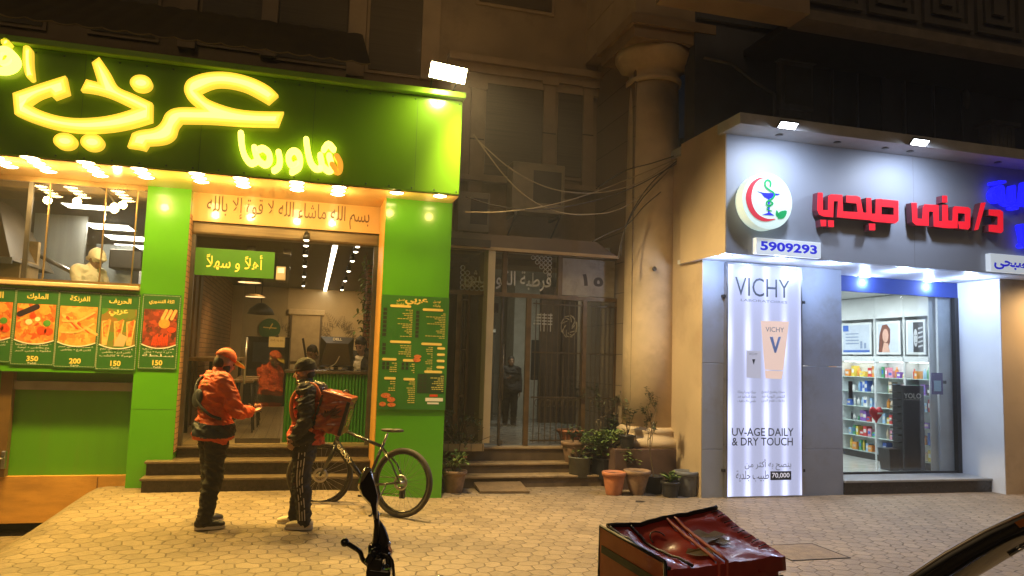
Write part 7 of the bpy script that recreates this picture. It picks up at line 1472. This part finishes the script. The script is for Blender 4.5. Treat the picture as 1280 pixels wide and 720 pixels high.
for o_ in (-.06, .08): q = MB(); pts = [on(-.02+o_+.22*(k/12-.5), -1.0+2*k/12, .006) for k in range(13)]; pts = [V(pts[0].x, pts[0].y-.008, -.34)]+pts+[V(pts[-1].x, pts[-1].y+.01, -.1)]; q.tube(pts, .008, 6); dd_(q, 'strap', pm('strap_red', (.50, .05, .03), .5, var=.15), lid)
q = MB()
def patch(poly):
    tri = tessellate_polygon([[V(a, b_, 0) for a, b_ in poly]]); k = 3; vs = [on(a, b_, .005) for a, b_ in poly]; q.add(vs, [tuple(t) for t in tri]); q.add(vs, [tuple(t)[::-1] for t in tri])
def crossp(ca_, cb_, hw, ln, ang):
    out = []
    for x, y in ((hw, hw), (hw, ln), (-hw, ln), (-hw, hw), (-ln, hw), (-ln, -hw), (-hw, -hw), (-hw, -ln), (hw, -ln), (hw, -hw), (ln, -hw), (ln, hw)): out.append((ca_+x*cos(ang)-y*sin(ang), cb_+(x*sin(ang)+y*cos(ang))*1.35))
    return out
patch(crossp(.30, .02, .10, .27, .35)); patch([(-.36, -.62), (-.20, -.72), (-.02, -.62), (.02, -.44), (-.10, -.34), (-.22, -.40), (-.30, -.30), (-.40, -.42)])
dd_(q, 'pale_print', pm('print_tan', (.36, .27, .13), .4, var=.15, scale=20), lid)
q = MB()
for k in range(8): b_ = -.55+.2*k; q.tube([on(.82, b_, .0015), on(.90, b_+.01, .0015), on(.96, b_+.02, .0015)], .0022, 5)
q.tube([on(-.40+.10*cos(t*.35), .42+.22*sin(t*.35), .002) for t in range(10)], .0025, 5)
dd_(q, 'dark_print', BAGK, lid)
# open left panel standing proud of the box
q = MB(); q.hexa([V(-sa*1.10, -sb_*1.0, -.36), V(-sa*1.05, -sb_*1.0, -.36), V(-sa*1.05, sb_*1.05, -.36), V(-sa*1.10, sb_*1.05, -.36), V(-sa*1.09, -sb_*1.02, .012), V(-sa*1.05, -sb_*1.02, .012), V(-sa*1.05, sb_*1.12, .055), V(-sa*1.10, sb_*1.12, .055)]); fl_ = dd_(q, 'side_panel', BXO)
q = MB(); q.hexa([V(-sa*1.112, -sb_*.98, -.085), V(-sa*1.10, -sb_*.98, -.085), V(-sa*1.10, sb_*1.02, -.045), V(-sa*1.112, sb_*1.02, -.045), V(-sa*1.112, -sb_*.98, -.055), V(-sa*1.10, -sb_*.98, -.055), V(-sa*1.10, sb_*1.02, -.015), V(-sa*1.112, sb_*1.02, -.015)]); dd_(q, 'green_band', BXG, fl_)
q = MB(); q.tube([V(-sa*1.08, -sb_*1.02, .014), V(-sa*1.08, sb_*1.12, .057), V(-sa*1.09, sb_*1.13, -.3)], .008, 6); q.tube([V(-sa*1.08, -sb_*1.03, .012), V(-sa*1.08, -sb_*1.03, -.35)], .008, 6); dd_(q, 'piping', BAGK, fl_)
q = MB(); q.ell(V(-sa*1.11, -.02, -.22), (.006, .11, .09)); dd_(q, 'dark_logo', BAGD, fl_)
q = MB(); q.box(-sa*.62, sa*.98, -sb_*1.03, -sb_*1.012, -.17, -.09, .003); dd_(q, 'green_band', BXG)
# ================================================================== parked scooter, only its dark screen edge in view
sc_r = empty('parked_scooter', (PD(1300, 740, 2.1).x, PD(1300, 740, 2.1).y, 0), 'glossy black curved vehicle screen with a pale rim and orange reflector beside the pavement', 'scooter')
upE = [(1040, 790), (1090, 752), (1137, 720), (1180, 692), (1230, 664), (1280, 641), (1340, 622), (1420, 608)]; loE = [(1120, 800), (1170, 765), (1222, 721), (1262, 697), (1285, 684), (1320, 668), (1370, 652), (1430, 640)]
def strip(fr0, fr1, d0, dout):
    q = MB(); n = len(upE); m_ = 7; vs = []
    for sgn in (0, 1):
        for i in range(n):
            for j in range(m_):
                t_ = fr0+(fr1-fr0)*j/(m_-1); bul = .05*sin(pi*min(1, max(0, t_))); vs.append(PD(upE[i][0]+(loE[i][0]-upE[i][0])*t_, upE[i][1]+(loE[i][1]-upE[i][1])*t_, d0-bul+.012*sgn+dout+.10*t_))
    fs = []
    for sgn in (0, 1):
        for i in range(n-1):
            for j in range(m_-1): a = sgn*n*m_+i*m_+j; fs.append((a, a+1, a+m_+1, a+m_) if sgn else (a, a+m_, a+m_+1, a+1))
    for i in range(n-1):
        for j in (0, m_-1): a = i*m_+j; fs.append((a, a+m_, a+m_+n*m_, a+n*m_))
    q.s = True; q.add(vs, fs); return q
scn = strip(.20, 1.0, 2.1, 0).build('screen', pm('screen_black', (.010, .011, .012), .10, var=0, coat=1.0), sc_r)
strip(0.035, .21, 2.1, -.006).build('rubber_edge', pm('rubber_edge', (.012, .011, .010), .35, var=.1), scn)
q = MB(); q.tube([PD(x, y, 2.09) for x, y in upE], .0045, 8); q.build('pale_rim', pm('rim_pale', (.62, .55, .46), .25, .4, var=.05), scn)
q = MB(); q.hexa([PD(1268, 653, 2.06), PD(1300, 639, 2.06), PD(1300, 650, 2.07), PD(1275, 660, 2.07), PD(1268, 653, 2.075), PD(1300, 639, 2.075), PD(1300, 650, 2.085), PD(1275, 660, 2.085)]); q.build('reflector', pm('reflector_orange', (.62, .20, .04), .2, var=.1), scn)
q = MB(); q.tube([PD(1262, 694, 2.17), PD(1275, 686, 2.17), PD(1300, 676, 2.17)], .004, 6); q.build('screen_trim', pm('trim_silver', (.5, .5, .5), .2, .9, var=0), scn)
b0 = PD(1330, 720, 2.15); q = MB(); q.tube([PD(1340, 650, 2.16), V(b0.x, b0.y, .75), V(b0.x-.1, b0.y, .3)], [.03, .06, .05], 10); q.ell(V(b0.x+.55, b0.y, .52), (.5, .14, .18)); q = remesh(q, .02, 1); q.build('body', GLB, sc_r)
for xx in (b0.x-.15, b0.x+.95):
    q = MB(); q.tube([V(xx+cos(2*pi*k/28)*.2, b0.y, .25+sin(2*pi*k/28)*.2) for k in range(29)], .05, 10, False); w_ = q.build('wheel', TYRE, sc_r); q = MB(); q.lathe([(0, -.04), (.15, -.02), (.17, -.03), (.17, .03), (.15, .02), (0, .04)], (xx, b0.y, .25), 20, 'Y'); q.build('rim', STEELD, w_)
# small litter on the paving
p = PZ(800, 627, .004); q = MB(); q.add([(p.x-.07, p.y-.02, .006), (p.x+.02, p.y-.035, .008), (p.x+.08, p.y, .006), (p.x+.02, p.y+.03, .012), (p.x-.05, p.y+.02, .016)], [(0, 1, 2, 3, 4)]); q.add([(p.x-.07, p.y-.02, .001), (p.x+.02, p.y-.035, .001), (p.x+.08, p.y, .001), (p.x+.02, p.y+.03, .001), (p.x-.05, p.y+.02, .001)], [(4, 3, 2, 1, 0)]); tag(q.build('dark_leaf_litter', pm('litter_dark', (.03, .022, .016), .8)), 'flat dark scrap of litter on the paving before the orange pot', 'litter')
# smoky night air over the whole scene, added for a glow round the lamps
hzm = bpy.data.materials.new('haze_air'); hzm.use_nodes = True; ht = hzm.node_tree; ht.nodes.clear()
ho = ht.nodes.new('ShaderNodeOutputMaterial'); hv = ht.nodes.new('ShaderNodeVolumePrincipled'); hv.inputs['Density'].default_value = .0032; hv.inputs['Color'].default_value = (.9, .88, .84, 1); hv.inputs['Anisotropy'].default_value = .35
ht.links.new(hv.outputs[0], ho.inputs['Volume'])
q = MB(); q.box(-72, 72, -62, 82, -2.2, 15.5); hz_ = q.build('haze', hzm); hz_['kind'] = 'stuff'
SC.cycles.volume_bounces = 0
